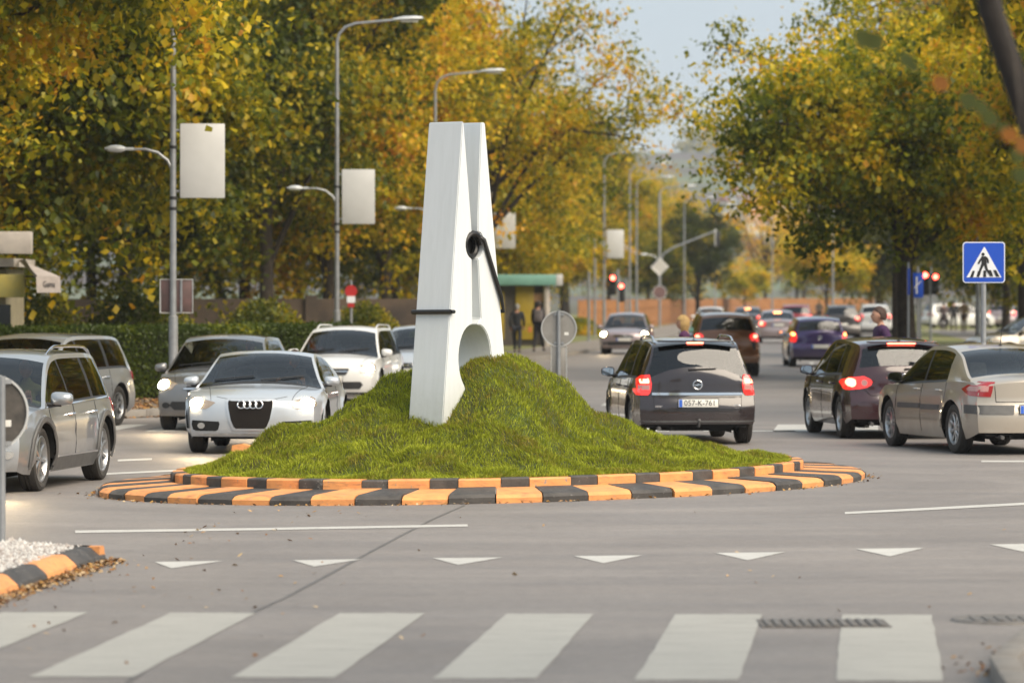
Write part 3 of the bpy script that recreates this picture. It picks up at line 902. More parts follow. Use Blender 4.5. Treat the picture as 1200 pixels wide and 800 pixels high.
# ---------------- pale silver coupe facing us
def ring_badge(c):
    return c.rings('front', 0, .655, .042, .0075, offs=(-.102, -.034, .034, .102))
def car_silver_coupe():
    c = Car(cfg_coupe(P_SILVER2, spokes=5, rim=.70), 'coupe_car', 'pale silver coupe facing us with four rings on its big dark grille', 'car')
    front_kit(c, 'coupe', .655)
    c.patch('grille_frame', [(-.31,.725,.31,.725),(-.325,.70,.325,.70),(-.315,.60,.315,.60),(-.285,.45,.285,.45),(-.24,.345,.24,.345),(-.22,.32,.22,.32)], 'front', .016, P_SILVER2, n=14)
    c.patch('grille', [(-.285,.70,.285,.70),(-.295,.68,.295,.68),(-.285,.60,.285,.60),(-.255,.46,.255,.46),(-.215,.37,.215,.37),(-.19,.345,.19,.345)], 'front', .022, M_MESH, n=14)
    ring_badge_o = c.rings('front', 0, .655, .050, .0085, offs=(-.117, -.039, .039, .117), name='badge')
    for k, v in enumerate(ring_badge_o.data.vertices): v.co.y += .022
    for s in (1, -1):
        c.patch('lower_intake', [(.42*s,.435,.79*s,.45),(.41*s,.40,.80*s,.40),(.43*s,.33,.78*s,.33),(.46*s,.31,.74*s,.31)], 'front', .004, M_WELL, n=6)
        t = c.patch('fog_lamp', c.ell(.66*s, .38, .05, .04), 'front', .014, M_DRL, n=6)
    c.patch('chin_strip', [(-.70,.285,.70,.285),(-.68,.262,.68,.262)], 'front', .018, M_ALLOY, n=14)
    c.hseam('front', [(-.47,.76),(-.33,.735),(.33,.735),(.47,.76)])
    c.seams([[(.92,.83),(.95,.5),(.85,.28)], [(-.48,.86),(-.50,.5),(-.40,.28)]])
    c.handles([-.32], .76, P_SILVER2); c.mirrors(.78, P_SILVER2, w=.21, h=.13)
    wipers_front(c, .95); c.aerial(-.55, .09, .05)
    return c

# ---------------- silver crossover estate with dark arches, rails
def car_silver_cross():
    c = Car(cfg_estate(P_SILVER, L=4.52, W=1.82, r=.345, tint_from=9, spokes=8, flare=.03, rim=.72), 'estate_car', 'silver crossover estate with dark wheel arch trims at the left edge', 'car')
    front_kit(c, 'slim', .64, lit=True)
    c.patch('grille', [(-.36,.68,.36,.68),(-.35,.62,.35,.62),(-.32,.56,.32,.56)], 'front', .012, M_BLACK, n=10)
    c.patch('bumper_grille', [(-.62,.46,.62,.46),(-.66,.40,.66,.40),(-.62,.30,.62,.30)], 'front', .008, M_BLACK, n=12)
    for s in (1, -1):
        t = c.patch('fog_lamp', c.ell(.70*s, .42, .07, .05), 'front', .014, M_DRL, n=6)
    c.plate('front', .50, 0, None)
    Ra = c.r + .055
    for yc in (c.yf, c.yr):
        for sd in (-1, 1):
            mb = MB(); V_ = []; N = 20; F_ = []
            for k in range(N + 1):
                a = radians(-12) + (pi + radians(24)) * k / N
                for q, (rad, lf) in enumerate(((Ra - .012, .010), (Ra + .002, .020), (Ra + .055, .020), (Ra + .064, .002))):
                    y = yc + rad * cos(a); z = c.r + rad * sin(a)
                    loc, nr = c.hit(sd * pi / 2, -(yc + (Ra + .03) * cos(a)) * sd, max(.24, c.r + (Ra + .03) * sin(a)))
                    V_.append((loc.x + sd * lf, y, z))
            for k in range(N):
                for q in range(3): F_.append((4*k+q, 4*k+q+1, 4*k+5+q, 4*k+4+q))
            mb.add(V_, F_); mb.build('arch_trim', M_TRIM, c.root)
    for side, k in (('left', 1), ('right', -1)):
        c.patch('sill_trim', [(k*.93,.345,k*-.90,.345),(k*.93,.32,k*-.90,.32),(k*.93,.21,k*-.90,.21)], side, .016, M_TRIM, n=14)
        c.patch('sill_chrome', [(k*.93,.365,k*-.90,.365),(k*.93,.347,k*-.90,.347)], side, .018, M_CHROME, n=14)
        c.patch('window_strip', [(k*1.05,.898,k*-1.95,.955),(k*1.05,.886,k*-1.95,.940)], side, .010, M_CHROME, n=20)
        c.patch('tail_light', [(k*-2.16,.93,k*-2.0,.93),(k*-2.18,.86,k*-1.92,.86),(k*-2.19,.79,k*-2.0,.79)], side, .010, M_TAIL, n=5)
    c.seams([1.04, -.0, [(-.98,.93),(-.99,.55),(-.90,.33)]])
    c.handles([.18, -.80], .79, M_CHROME)
    c.mirrors(.97, P_SILVER, w=.25, h=.15, out=.15)
    c.rails(-1.85, .15, .60, M_CHROME, .065)
    wipers_front(c, 1.0)
    return c
def car_wagon(p, name, label, h=1.0, rails=True, lit=True, **k):
    c = Car(cfg_estate(p, tint_from=2, **k), name, label, 'car')
    front_kit(c, 'std', .62, lit=lit)
    c.patch('grille', [(-.38,.69,.38,.69),(-.36,.63,.36,.63),(-.32,.57,.32,.57)], 'front', .012, M_BLACK, n=10)
    c.patch('bumper_grille', [(-.60,.44,.60,.44),(-.64,.38,.64,.38),(-.58,.30,.58,.30)], 'front', .008, M_BLACK, n=12)
    c.patch('chrome_strip', [(-.36,.645,.36,.645),(-.35,.625,.35,.625)], 'front', .02, M_CHROME, n=10)
    c.rings('front', 0, .635, .045, .008).data.transform(Matrix.Translation((0, .016, 0)))
    c.plate('front', .50, 0, None)
    for side, kk in (('left', 1), ('right', -1)):
        c.patch('tail_light', [(kk*-2.16,.97,kk*-2.02,.97),(kk*-2.18,.86,kk*-1.95,.86),(kk*-2.19,.75,kk*-2.0,.75)], side, .010, M_TAIL, n=5)
    c.seams([1.04, -.0, [(-.98,.93),(-.99,.55),(-.90,.33)]])
    c.handles([.18, -.80], .79, p); c.mirrors(.97, p, w=.22, h=.15)
    if rails: c.rails(-1.85, .15, .58, p if rails == 1 else M_CHROME, .05)
    wipers_front(c, 1.0)
    return c
def car_front_hatch(p, name, label, lit=True, **k):
    c = Car(cfg_hatch(p, **k), name, label, 'car')
    front_kit(c, 'std', .64, lit=lit)
    c.patch('grille', [(-.34,.70,.34,.70),(-.36,.655,.36,.655),(-.33,.61,.33,.61)], 'front', .012, M_BLACK, n=10)
    c.patch('chrome_strip', [(-.40,.665,.40,.665),(-.38,.64,.38,.64)], 'front', .02, M_CHROME, n=10)
    c.rings('front', 0, .652, .05, .008, bolt=True).data.transform(Matrix.Translation((0, .018, 0)))
    c.patch('bumper_grille', [(-.58,.46,.58,.46),(-.62,.40,.62,.40),(-.54,.33,.54,.33)], 'front', .008, M_BLACK, n=12)
    for s in (1, -1): c.patch('fog_lamp', c.ell(.68*s, .40, .06, .045), 'front', .014, M_BLACK, n=6)
    c.plate('front', .53, 0, None)
    c.seams([1.0, -.03, [(-.99,.92),(-1.0,.60),(-.88,.32)]])
    c.handles([.16, -.82], .80, p); c.mirrors(.96, p, w=.20, h=.14); wipers_front(c, .99)
    return c
def bonnet_gap(c, y0, y1, x0, x1):
    for sd in (-1, 1):
        mb = MB(); pts = []
        for t in np.linspace(0, 1, 12):
            x = sd * (x0 + (x1 - x0) * t); y = y0 + (y1 - y0) * t
            loc, nr, i, d = c.bvh.ray_cast(Vector((x, y, 3)), Vector((0, 0, -1)))
            if loc is not None: pts.append(loc + Vector((0, 0, .001)))
        mb.tube(pts, .004, 4); mb.build('panel_gap', M_SEAM, c.root)
def car_rear_hatch(p, name, label, m=None, **k):
    c = Car(cfg_hatch(p, **k), name, label, 'car')
    for s in (1, -1):
        rows = [(.70,1.02,.78,1.01),(.68,.95,.83,.94),(.66,.86,.845,.85),(.68,.77,.845,.76),(.72,.73,.84,.73)]
        t = c.patch('tail_light', [(r[0]*s, r[1], r[2]*s, r[3]) for r in rows], 'rear', .014, M_TAILON, n=6)[0]
        c.patch('bulb', c.ell(.755*s, .96, .045, .05), 'rear', .022, m or M_TAILAMB, n=4, parent=t)
    wiper_rear(c, 0, 1.02, -.34); c.plate('rear', .60, 0.0, None)
    c.hseam('rear', [(-.84,.50),(.84,.50)], .004); c.rings('rear', 0, .86, .055, .01)
    c.seams([1.0, -.03]); c.mirrors(.96, p, w=.20, h=.14)
    return c
def car_rear_sedan(p, name, label, roof_light=True, **k):
    c = Car(cfg_sedan(p, **k), name, label, 'car')
    for s in (1, -1):
        rows = [(.56,.93,.78,.93),(.54,.88,.83,.88),(.55,.82,.84,.82),(.58,.75,.83,.75)]
        t = c.patch('tail_light', [(r[0]*s, r[1], r[2]*s, r[3]) for r in rows], 'rear', .014, M_TAILON, n=6)[0]
        c.patch('bulb', c.ell(.72*s, .86, .07, .06), 'rear', .022, M_TAILHOT, n=4, parent=t)
    c.plate('rear', .80, 0.0, None); c.hseam('rear', [(-.84,.60),(.84,.60)], .004)
    c.patch('third_brake_light', [(-.16,1.355,.16,1.355),(-.16,1.32,.16,1.32)], 'rear', .012, M_TAILAMB, n=4)
    c.mirrors(.95, p, w=.20, h=.14); c.seams([1.0, -.03])
    return c
def car_rear_suv(p, name, label, lit=True, **k):
    c = Car(cfg_suv(p, **k), name, label, 'car')
    for s in (1, -1):
        rows = [(.68,1.12,.79,1.11),(.60,1.06,.85,1.05),(.60,1.0,.86,1.0),(.64,.94,.86,.94),(.70,.90,.85,.90)]
        t = c.patch('tail_light', [(r[0]*s, r[1], r[2]*s, r[3]) for r in rows], 'rear', .014, M_TAILON if lit else M_TAIL, n=6)[0]
        if lit: c.patch('bulb', c.ell(.74*s, 1.03, .05, .04), 'rear', .022, M_TAILHOT, n=4, parent=t)
    c.plate('rear', .74, 0.0, None); c.hseam('rear', [(-.84,.60),(.84,.60)], .004); wiper_rear(c, 0, 1.18, -.34)
    c.mirrors(.96, p, w=.22, h=.17); c.seams([1.0, -.03]); c.rails(-1.7, .1, .6, M_CHROME, .05)
    return c
M_MESH = mat('grille_mesh', (0.016, 0.013, 0.011), 0.7, 0.0, spec=.2, bump=0.9, bs=220)
# ------------------------------------------------------------------ setting materials
def nodes_of(name):
    m = bpy.data.materials.new(name); m.use_nodes = True
    return m, m.node_tree, m.node_tree.nodes['Principled BSDF']
def asphalt():
    m, t, b = nodes_of('worn_asphalt')
    L = t.links.new; N = t.nodes.new
    co = N('ShaderNodeTexCoord')
    n1 = N('ShaderNodeTexNoise'); n1.inputs['Scale'].default_value = 0.35; n1.inputs['Detail'].default_value = 8; n1.inputs['Roughness'].default_value = .6
    mp = N('ShaderNodeMapping'); mp.inputs['Scale'].default_value = (0.22, 1.1, 1); L(co.outputs['Object'], mp.inputs['Vector'])
    n2 = N('ShaderNodeTexNoise'); n2.inputs['Scale'].default_value = 1.2; n2.inputs['Detail'].default_value = 7; n2.inputs['Roughness'].default_value = .65
    n3 = N('ShaderNodeTexNoise'); n3.inputs['Scale'].default_value = 60; n3.inputs['Detail'].default_value = 5; n3.inputs['Roughness'].default_value = .8
    L(co.outputs['Object'], n1.inputs['Vector']); L(mp.outputs['Vector'], n2.inputs['Vector']); L(co.outputs['Object'], n3.inputs['Vector'])
    def ramp(src, p0, c0, p1, c1):
        r = N('ShaderNodeValToRGB'); r.color_ramp.elements[0].position = p0; r.color_ramp.elements[0].color = (*c0, 1)
        r.color_ramp.elements[1].position = p1; r.color_ramp.elements[1].color = (*c1, 1); L(src, r.inputs['Fac']); return r.outputs['Color']
    a = ramp(n1.outputs['Fac'], .3, (.186, .170, .161), .7, (.246, .227, .215))
    c = ramp(n2.outputs['Fac'], .3, (.86, .86, .87), .7, (1.08, 1.07, 1.06))
    d = ramp(n3.outputs['Fac'], .3, (.62, .62, .62), .7, (1.34, 1.33, 1.31))
    n4 = N('ShaderNodeTexNoise'); n4.inputs['Scale'].default_value = 9; n4.inputs['Detail'].default_value = 8; n4.inputs['Roughness'].default_value = .75; L(co.outputs['Object'], n4.inputs['Vector'])
    f_ = ramp(n4.outputs['Fac'], .32, (.80, .80, .80), .62, (1.06, 1.06, 1.06))
    # tyre tracks polished round the island
    vm = N('ShaderNodeVectorMath'); vm.operation = 'SUBTRACT'; vm.inputs[1].default_value = (-.15, 45.65, 0); L(co.outputs['Object'], vm.inputs[0])
    vl = N('ShaderNodeVectorMath'); vl.operation = 'LENGTH'; L(vm.outputs[0], vl.inputs[0])
    wn = N('ShaderNodeMath'); wn.operation = 'MULTIPLY_ADD'; wn.inputs[1].default_value = .9; L(n1.outputs['Fac'], wn.inputs[0]); L(vl.outputs['Value'], wn.inputs[2])
    cx = N('ShaderNodeCombineXYZ'); L(wn.outputs[0], cx.inputs[0])
    n5 = N('ShaderNodeTexNoise'); n5.inputs['Scale'].default_value = .9; n5.inputs['Detail'].default_value = 3; L(cx.outputs[0], n5.inputs['Vector'])
    g_ = ramp(n5.outputs['Fac'], .36, (.90, .90, .905), .64, (1.05, 1.05, 1.05))
    def mul(x, y):
        q = N('ShaderNodeMixRGB'); q.blend_type = 'MULTIPLY'; q.inputs['Fac'].default_value = 1; L(x, q.inputs['Color1']); L(y, q.inputs['Color2']); return q.outputs['Color']
    L(mul(mul(mul(mul(a, c), d), f_), g_), b.inputs['Base Color'])
    b.inputs['Roughness'].default_value = .62
    rr = N('ShaderNodeMapRange'); rr.inputs['To Min'].default_value = .50; rr.inputs['To Max'].default_value = .74
    L(n2.outputs['Fac'], rr.inputs['Value']); L(rr.outputs['Result'], b.inputs['Roughness'])
    bp = N('ShaderNodeBump'); bp.inputs['Strength'].default_value = .35; bp.inputs['Distance'].default_value = .01
    L(n3.outputs['Fac'], bp.inputs['Height']); L(bp.outputs['Normal'], b.inputs['Normal'])
    return m
def road_paint(name, col, wear=.5, under=(.15, .135, .125), scale=(1.2, 9, 1)):
    """paint worn through to the asphalt in streaks and specks"""
    m, t, b = nodes_of(name); L = t.links.new; N = t.nodes.new
    co = N('ShaderNodeTexCoord'); mp = N('ShaderNodeMapping'); mp.inputs['Scale'].default_value = scale; L(co.outputs['Object'], mp.inputs['Vector'])
    n = N('ShaderNodeTexNoise'); n.inputs['Scale'].default_value = 1.3; n.inputs['Detail'].default_value = 9; n.inputs['Roughness'].default_value = .72; L(mp.outputs['Vector'], n.inputs['Vector'])
    n2 = N('ShaderNodeTexNoise'); n2.inputs['Scale'].default_value = 45; n2.inputs['Detail'].default_value = 4; L(co.outputs['Object'], n2.inputs['Vector'])
    ad = N('ShaderNodeMath'); ad.operation = 'MULTIPLY_ADD'; ad.inputs[1].default_value = .35; L(n2.outputs['Fac'], ad.inputs[0]); L(n.outputs['Fac'], ad.inputs[2])
    r = N('ShaderNodeValToRGB'); e = r.color_ramp.elements
    e[0].position = .47 - .10 * (1 - wear) ; e[0].color = (*under, 1); e[1].position = .72; e[1].color = (*col, 1)
    x = e.new(.555); x.color = (*[under[i] * .35 + col[i] * .65 for i in range(3)], 1)
    L(ad.outputs['Value'], r.inputs['Fac']); L(r.outputs['Color'], b.inputs['Base Color'])
    b.inputs['Roughness'].default_value = .6
    return m
M_ASPHALT = asphalt()
M_ROADWHITE = road_paint('worn_white_road_paint', (.37, .362, .33), .6)
M_ROADWHITE2 = road_paint('clean_white_road_paint', (.50, .495, .47), .3)
M_SEAMTAR = mat('tar_seam', (.135, .123, .115), .55, var=.4, vs=3)
M_EARTH = mat('earth', (.09, .075, .05), .95, col2=(.05, .06, .025), vs=.6)
M_PAVE = mat('pavement', (.24, .215, .19), .8, col2=(.15, .13, .11), vs=1.1, bump=.2, bs=20)
M_KERB = mat('kerb_concrete', (.30, .28, .25), .8, col2=(.17, .155, .14), vs=2.5, bump=.3, bs=25)
def kerb_paint(name, col, dark):
    """painted concrete: chipped to the grey below, scuffed black in streaks"""
    m, t, b = nodes_of(name); L = t.links.new; N = t.nodes.new; co = N('ShaderNodeTexCoord')
    def nz(sc, det, vec=None, r=.65):
        n = N('ShaderNodeTexNoise'); n.inputs['Scale'].default_value = sc; n.inputs['Detail'].default_value = det; n.inputs['Roughness'].default_value = r
        L(vec or co.outputs['Object'], n.inputs['Vector']); return n.outputs['Fac']
    def ramp(src, p0, p1):
        r = N('ShaderNodeValToRGB'); r.color_ramp.elements[0].position = p0; r.color_ramp.elements[1].position = p1; L(src, r.inputs['Fac']); return r.outputs['Color']
    def mix(f, a, c):
        q = N('ShaderNodeMixRGB'); L(f, q.inputs['Fac'])
        for k, v in ((1, a), (2, c)):
            if isinstance(v, tuple): q.inputs[k].default_value = (*v, 1)
            else: L(v, q.inputs[k])
        return q.outputs['Color']
    c = mix(ramp(nz(4, 6), .38, .66), dark, col)
    c = mix(ramp(nz(13, 8, r=.75), .61, .66), c, (.26, .24, .22))
    mp = N('ShaderNodeMapping'); mp.inputs['Scale'].default_value = (2.0, 2.0, 9); L(co.outputs['Object'], mp.inputs['Vector'])
    f = N('ShaderNodeMath'); f.operation = 'MULTIPLY'; f.inputs[1].default_value = .5; L(ramp(nz(3.0, 7, mp.outputs['Vector']), .52, .70), f.inputs[0])
    c = mix(f.outputs[0], c, (.07, .06, .055))
    L(c, b.inputs['Base Color']); b.inputs['Roughness'].default_value = .62
    bp = N('ShaderNodeBump'); bp.inputs['Strength'].default_value = .5; bp.inputs['Distance'].default_value = .01; L(nz(30, 6), bp.inputs['Height']); L(bp.outputs['Normal'], b.inputs['Normal'])
    return m
M_KORANGE = kerb_paint('orange_kerb_paint', (.78, .34, .11), (.62, .26, .09))
M_KBLACK = kerb_paint('black_kerb_paint', (.075, .068, .062), (.035, .032, .030))
def pin_paint():
    """white paint with faint rain streaks, grime thickening at the foot"""
    m, t, b = nodes_of('white_painted_board'); L = t.links.new; N = t.nodes.new; co = N('ShaderNodeTexCoord')
    mp = N('ShaderNodeMapping'); mp.inputs['Scale'].default_value = (11, 11, .7); L(co.outputs['Object'], mp.inputs['Vector'])
    n = N('ShaderNodeTexNoise'); n.inputs['Scale'].default_value = 1.6; n.inputs['Detail'].default_value = 6; n.inputs['Roughness'].default_value = .7; L(mp.outputs[0], n.inputs['Vector'])
    r = N('ShaderNodeValToRGB'); e = r.color_ramp.elements; e[0].position = .30; e[0].color = (.60, .635, .65, 1); e[1].position = .58; e[1].color = (.645, .68, .70, 1); L(n.outputs['Fac'], r.inputs['Fac'])
    n2 = N('ShaderNodeTexNoise'); n2.inputs['Scale'].default_value = 6; n2.inputs['Detail'].default_value = 8; n2.inputs['Roughness'].default_value = .75; L(co.outputs['Object'], n2.inputs['Vector'])
    sp = N('ShaderNodeSeparateXYZ'); L(co.outputs['Object'], sp.inputs[0])
    mr = N('ShaderNodeMapRange'); mr.inputs['From Min'].default_value = 1.25; mr.inputs['From Max'].default_value = .6; mr.inputs['To Max'].default_value = .75; L(sp.outputs['Z'], mr.inputs['Value'])
    mu = N('ShaderNodeMath'); mu.operation = 'MULTIPLY'; L(mr.outputs[0], mu.inputs[0]); L(n2.outputs['Fac'], mu.inputs[1])
    q = N('ShaderNodeMixRGB'); q.inputs['Color2'].default_value = (.22, .21, .14, 1); L(mu.outputs[0], q.inputs['Fac']); L(r.outputs[0], q.inputs['Color1'])
    L(q.outputs[0], b.inputs['Base Color']); b.inputs['Roughness'].default_value = .42; return m
M_WHITEPIN = pin_paint()
M_SPRING = mat('black_rubber_spring', (.012, .012, .013), .4, var=.3)
M_STEEL = mat('galvanised_steel', (.36, .37, .38), .42, .55, var=.25, vs=6)
M_SIGNBACK = mat('sign_back_grey', (.30, .285, .26), .5, .35, var=.18, vs=5)
M_SIGNDARK = mat('painted_reflection_sign', (.13, .115, .10), .38, .3, col2=(.055, .05, .045), vs=7)  # paler streaks put light reflections into the dark sign colour
M_SIGNRIM = mat('sign_rim', (.62, .62, .60), .35, .6)
M_BOARD = mat('blank_board', (.55, .555, .545), .45, var=.10, vs=2)
M_LAMPHEAD = mat('lamp_head_grey', (.58, .60, .61), .35, .2, var=.15)
M_BARK = mat('bark', (.060, .046, .034), .9, col2=(.022, .017, .013), vs=7, bump=.6, bs=14)
M_CONC = mat('concrete_footing', (.33, .31, .28), .85, var=.4, vs=4, bump=.3, bs=15)

def leaf_mat(name):
    m = bpy.data.materials.new(name); m.use_nodes = True; t = m.node_tree; t.nodes.clear(); L = t.links.new; N = t.nodes.new
    o = N('ShaderNodeOutputMaterial'); g = N('ShaderNodeNewGeometry'); oi = N('ShaderNodeObjectInfo'); co = N('ShaderNodeTexCoord')
    n = N('ShaderNodeTexNoise'); n.inputs['Scale'].default_value = .42; n.inputs['Detail'].default_value = 4; L(co.outputs['Object'], n.inputs['Vector'])
    sp = N('ShaderNodeSeparateColor'); L(oi.outputs['Color'], sp.inputs['Color'])
    # position on the ramp = tree's own ripeness + clump noise + leaf
    a = N('ShaderNodeMath'); a.operation = 'MULTIPLY_ADD'; a.inputs[1].default_value = 1.9; L(n.outputs['Fac'], a.inputs[0]); L(sp.outputs[0], a.inputs[2])
    b = N('ShaderNodeMath'); b.operation = 'MULTIPLY_ADD'; b.inputs[1].default_value = .42; L(g.outputs['Random Per Island'], b.inputs[0]); L(a.outputs[0], b.inputs[2])
    c = N('ShaderNodeMath'); c.operation = 'ADD'; c.inputs[1].default_value = -1.20; L(b.outputs[0], c.inputs[0])
    r = N('ShaderNodeValToRGB'); e = r.color_ramp.elements
    cols = [(0, (.040, .062, .008)), (.22, (.085, .115, .010)), (.40, (.20, .215, .012)), (.56, (.46, .38, .015)), (.74, (.72, .50, .020)), (.9, (.68, .34, .018)), (1, (.42, .18, .02))]
    e[0].position = 0; e[0].color = (*cols[0][1], 1); e[1].position = 1; e[1].color = (*cols[-1][1], 1)
    for p, k in cols[1:-1]:
        x = e.new(p); x.color = (*k, 1)
    L(c.outputs[0], r.inputs['Fac'])
    mu = N('ShaderNodeMixRGB'); mu.blend_type = 'MULTIPLY'; mu.inputs['Fac'].default_value = 1; L(r.outputs['Color'], mu.inputs['Color1'])
    cb = N('ShaderNodeCombineColor'); 
    for k in range(3): L(sp.outputs[2], cb.inputs[k])
    L(cb.outputs[0], mu.inputs['Color2'])
    d = N('ShaderNodeBsdfDiffuse'); tr = N('ShaderNodeBsdfTranslucent'); gl = N('ShaderNodeBsdfGlossy'); gl.inputs['Roughness'].default_value = .45
    L(mu.outputs[0], d.inputs['Color']); L(mu.outputs[0], tr.inputs['Color'])
    m1 = N('ShaderNodeMixShader'); m1.inputs['Fac'].default_value = .48; L(d.outputs[0], m1.inputs[1]); L(tr.outputs[0], m1.inputs[2])
    m2 = N('ShaderNodeMixShader'); m2.inputs['Fac'].default_value = .02; L(m1.outputs[0], m2.inputs[1]); L(gl.outputs[0], m2.inputs[2])
    L(m2.outputs[0], o.inputs['Surface']); return m
M_LEAF = leaf_mat('autumn_leaves')

# ------------------------------------------------------------------ ground, roads
def sheet(name, pts, z, m, kind='structure'):
    me = bpy.data.meshes.new(name); me.from_pydata([(p[0], p[1], z) for p in pts], [], [tuple(range(len(pts)))]); me.materials.append(m)
    o = link(name, me); o['kind'] = kind; return o
mb = MB(); vs = []; fs = []; gx = [-3000, -600, -150, 0, 150, 600, 3000]; gy = [-200, 0, 100, 300, 900, 1500]
for y in gy:
    for x in gx: vs.append((x, y, -.015))
for i in range(len(gy) - 1):
    for j in range(len(gx) - 1):
        k = i * len(gx) + j; fs.append((k, k + 1, k + len(gx) + 1, k + len(gx)))
mb.add(vs, fs); tag(mb.build('ground', M_EARTH), kind='structure')
sheet('road', [(-90, -30), (60, -30), (60, 420), (-90, 420)], 0, M_ASPHALT)

# pavements: raised slabs with a kerb
def slab(name, pts, h=.12, m=None):
    mb = MB(); mb.prism(pts, (0, 0, -.01), (1, 0, 0), (0, 1, 0), (0, 0, h + .01)); o = mb.build(name, m or M_PAVE); o['kind'] = 'structure'; return o
def kerb_line(name, pts, h=.135, w=.15, inward=1, parent=None, stone=1.0, far=1e9):
    """kerb stones laid end to end along a line; stones past `far` are joined"""
    base = empty(name); base['kind'] = 'structure'
    me = None; mbf = MB(); nf = 0
    for (x0, y0), (x1, y1) in zip(pts[:-1], pts[1:]):
        d = Vector((x1 - x0, y1 - y0, 0)); Ln = d.length; d.normalize(); n = Vector((-d.y, d.x, 0)) * inward
        k = max(1, round(Ln / stone)); st = Ln / k
        for i in range(k):
            c = Vector((x0, y0, 0)) + d * (st * (i + .5)) + n * (w / 2 - .02)
            if c.y < far:
                mb = MB(); mb.rbox((0, 0, h / 2 + .002), (st - .012, w, h), .012)
                o = mb.build('kerb_stone', M_KERB, base, c); o.rotation_euler = (0, 0, atan2(d.y, d.x) + random.uniform(-.004, .004)); o.location.z += random.uniform(-.004, .004)
            else:
                mbf.box((c.x, c.y, h / 2), (st - .012, w, h), atan2(d.y, d.x)); nf += 1
    if nf:
        o = mbf.build('kerb_run', M_KERB, base); o['kind'] = 'stuff'
    return base
LK = [(-60, 66.5), (-14, 67.5), (-8, 68.6), (-6.3, 70.5), (-5.3, 76), (-3.2, 92), (-1.2, 112), (.6, 128), (2.4, 146), (6.3, 185), (9.2, 219), (11.5, 255), (14, 290), (19, 340), (30, 420)]
slab('pavement', LK + [(-60, 420)])
kerb_line('pavement_kerb', LK[1:], inward=1, far=100)
RK = [(30, 420), (24, 345), (20.6, 290), (18.8, 245), (17.2, 200), (12.9, 150), (10.9, 122), (9.4, 100), (8.9, 80), (9.1, 68), (10.5, 63.5), (14, 61.5), (60, 59)]
slab('pavement', RK + [(60, 420)])
kerb_line('pavement_kerb', RK[1:-1], inward=1, far=-1)
NK = [(2.30, 12), (2.42, 19), (2.62, 22.3), (2.98, 24.0), (3.7, 26.2), (5.2, 28.2), (8, 29.5), (40, 31)]
slab('pavement', [(40, 12)] + NK)
kerb_line('pavement_kerb', NK, inward=-1, stone=.9, far=30)

M_LAWN = mat('verge_grass', (.13, .17, .03), .95, col2=(.16, .13, .06), vs=.5, bump=.3, bs=20)
sheet('lawn', [(x + 2.6, y) for x, y in RK[:-3]] + [(60, 66), (60, 420)], .125, M_LAWN)
sheet('lawn', [(x - 2.4, y + .8) for x, y in LK[3:]] + [(-60, 420), (-60, 72)], .125, M_LAWN)
sheet('path', [(15.6, 110), (19.5, 110), (29, 235), (23.5, 235)], .130, M_PAVE)
# ------------------------------------------------------------------ road markings
Z1 = .004
def quad_px(name, pix, m=None, z=Z1):
    return sheet(name, [tuple(G(*p)[:2]) for p in pix], z, m or M_ROADWHITE)
# near zebra crossing, bars 0.6 m wide pointing along the road
for k in range(-3, 6):
    ytop, ybot = 716.5 + .55 * k + 1, 792 + 1.2 * k
    xt0 = 200 + 197.2 * (k - 1); xt1 = xt0 + 101
    if k == 5: xt0, xt1 = 987, 1092
    p = []
    for x, y in ((xt0, ytop), (xt1, ytop)):
        g = G(x, ytop); p.append(g)
    yb = G(600, ybot).y; yt = p[0].y
    dx = .088 * (yb - yt)
    pts = [(p[0].x, p[0].y), (p[1].x, p[1].y), (p[1].x + dx, yb), (p[0].x + dx, yb)]
    n = 12; a = []; rg = random.Random(k)
    for i in range(4):
        q0, q1 = pts[i], pts[(i + 1) % 4]
        for j in range(n):
            t = j / n; a.append((q0[0] + (q1[0] - q0[0]) * t + rg.uniform(-.006, .006), q0[1] + (q1[1] - q0[1]) * t + rg.uniform(-.02, .02)))
    sheet('crossing_bar', a, Z1, M_ROADWHITE)
# give-way triangles
for (xa, ya), (xb, yb), (xc, yc) in (((181, 658.5), (262, 657.3), (201, 666)), ((343, 656.5), (424, 655.3), (368, 664)), ((507, 654), (589, 653.3), (537, 662)), ((672, 651.5), (753, 650.8), (707, 660)),
                                     ((838, 648), (920, 647), (876, 656.5)), ((1003, 643.3), (1083, 642), (1043, 652)), ((1160, 638), (1242, 636.6), (1201, 647))):
    quad_px('give_way_triangle', [(xa, ya), (xb, yb), (xc, yc)], M_ROADWHITE2)
quad_px('lane_line', [(88, 624.6), (300, 621.4), (548, 617), (548, 614.4), (300, 618.8), (88, 621.6)], M_ROADWHITE2)
quad_px('lane_line', [(990, 602.5), (1090, 597.6), (1200, 591.8), (1330, 584), (1330, 581.5), (1200, 588.9), (1090, 594.8), (990, 600)], M_ROADWHITE2)
quad_px('lane_line', [(100, 557.5), (218, 551.8), (218, 549.9), (100, 555.3)], M_ROADWHITE2)
quad_px('lane_line', [(138, 540.8), (178, 538.9), (178, 536.9), (138, 538.5)], M_ROADWHITE2)
quad_px('lane_line', [(1150, 541.6), (1240, 541.6), (1240, 539.6), (1150, 539.6)], M_ROADWHITE2)
quad_px('lane_line', [(880, 505.8), (932, 505.6), (932, 504.4), (880, 504.6)], M_ROADWHITE2)
# far crossing behind the island
for k in range(-9, 12):
    x0 = -8.6 + 1.1 * k * .98 + 4; 
    if 4.05 < x0 < 30 or x0 < -9: pass
    y0 = 63.2; y1 = 66.6
    if -8.2 < x0 < 8.4: sheet('crossing_bar', [(x0, y0), (x0 + .55, y0), (x0 + .55 + .3, y1), (x0 + .3, y1)], Z1, M_ROADWHITE2)
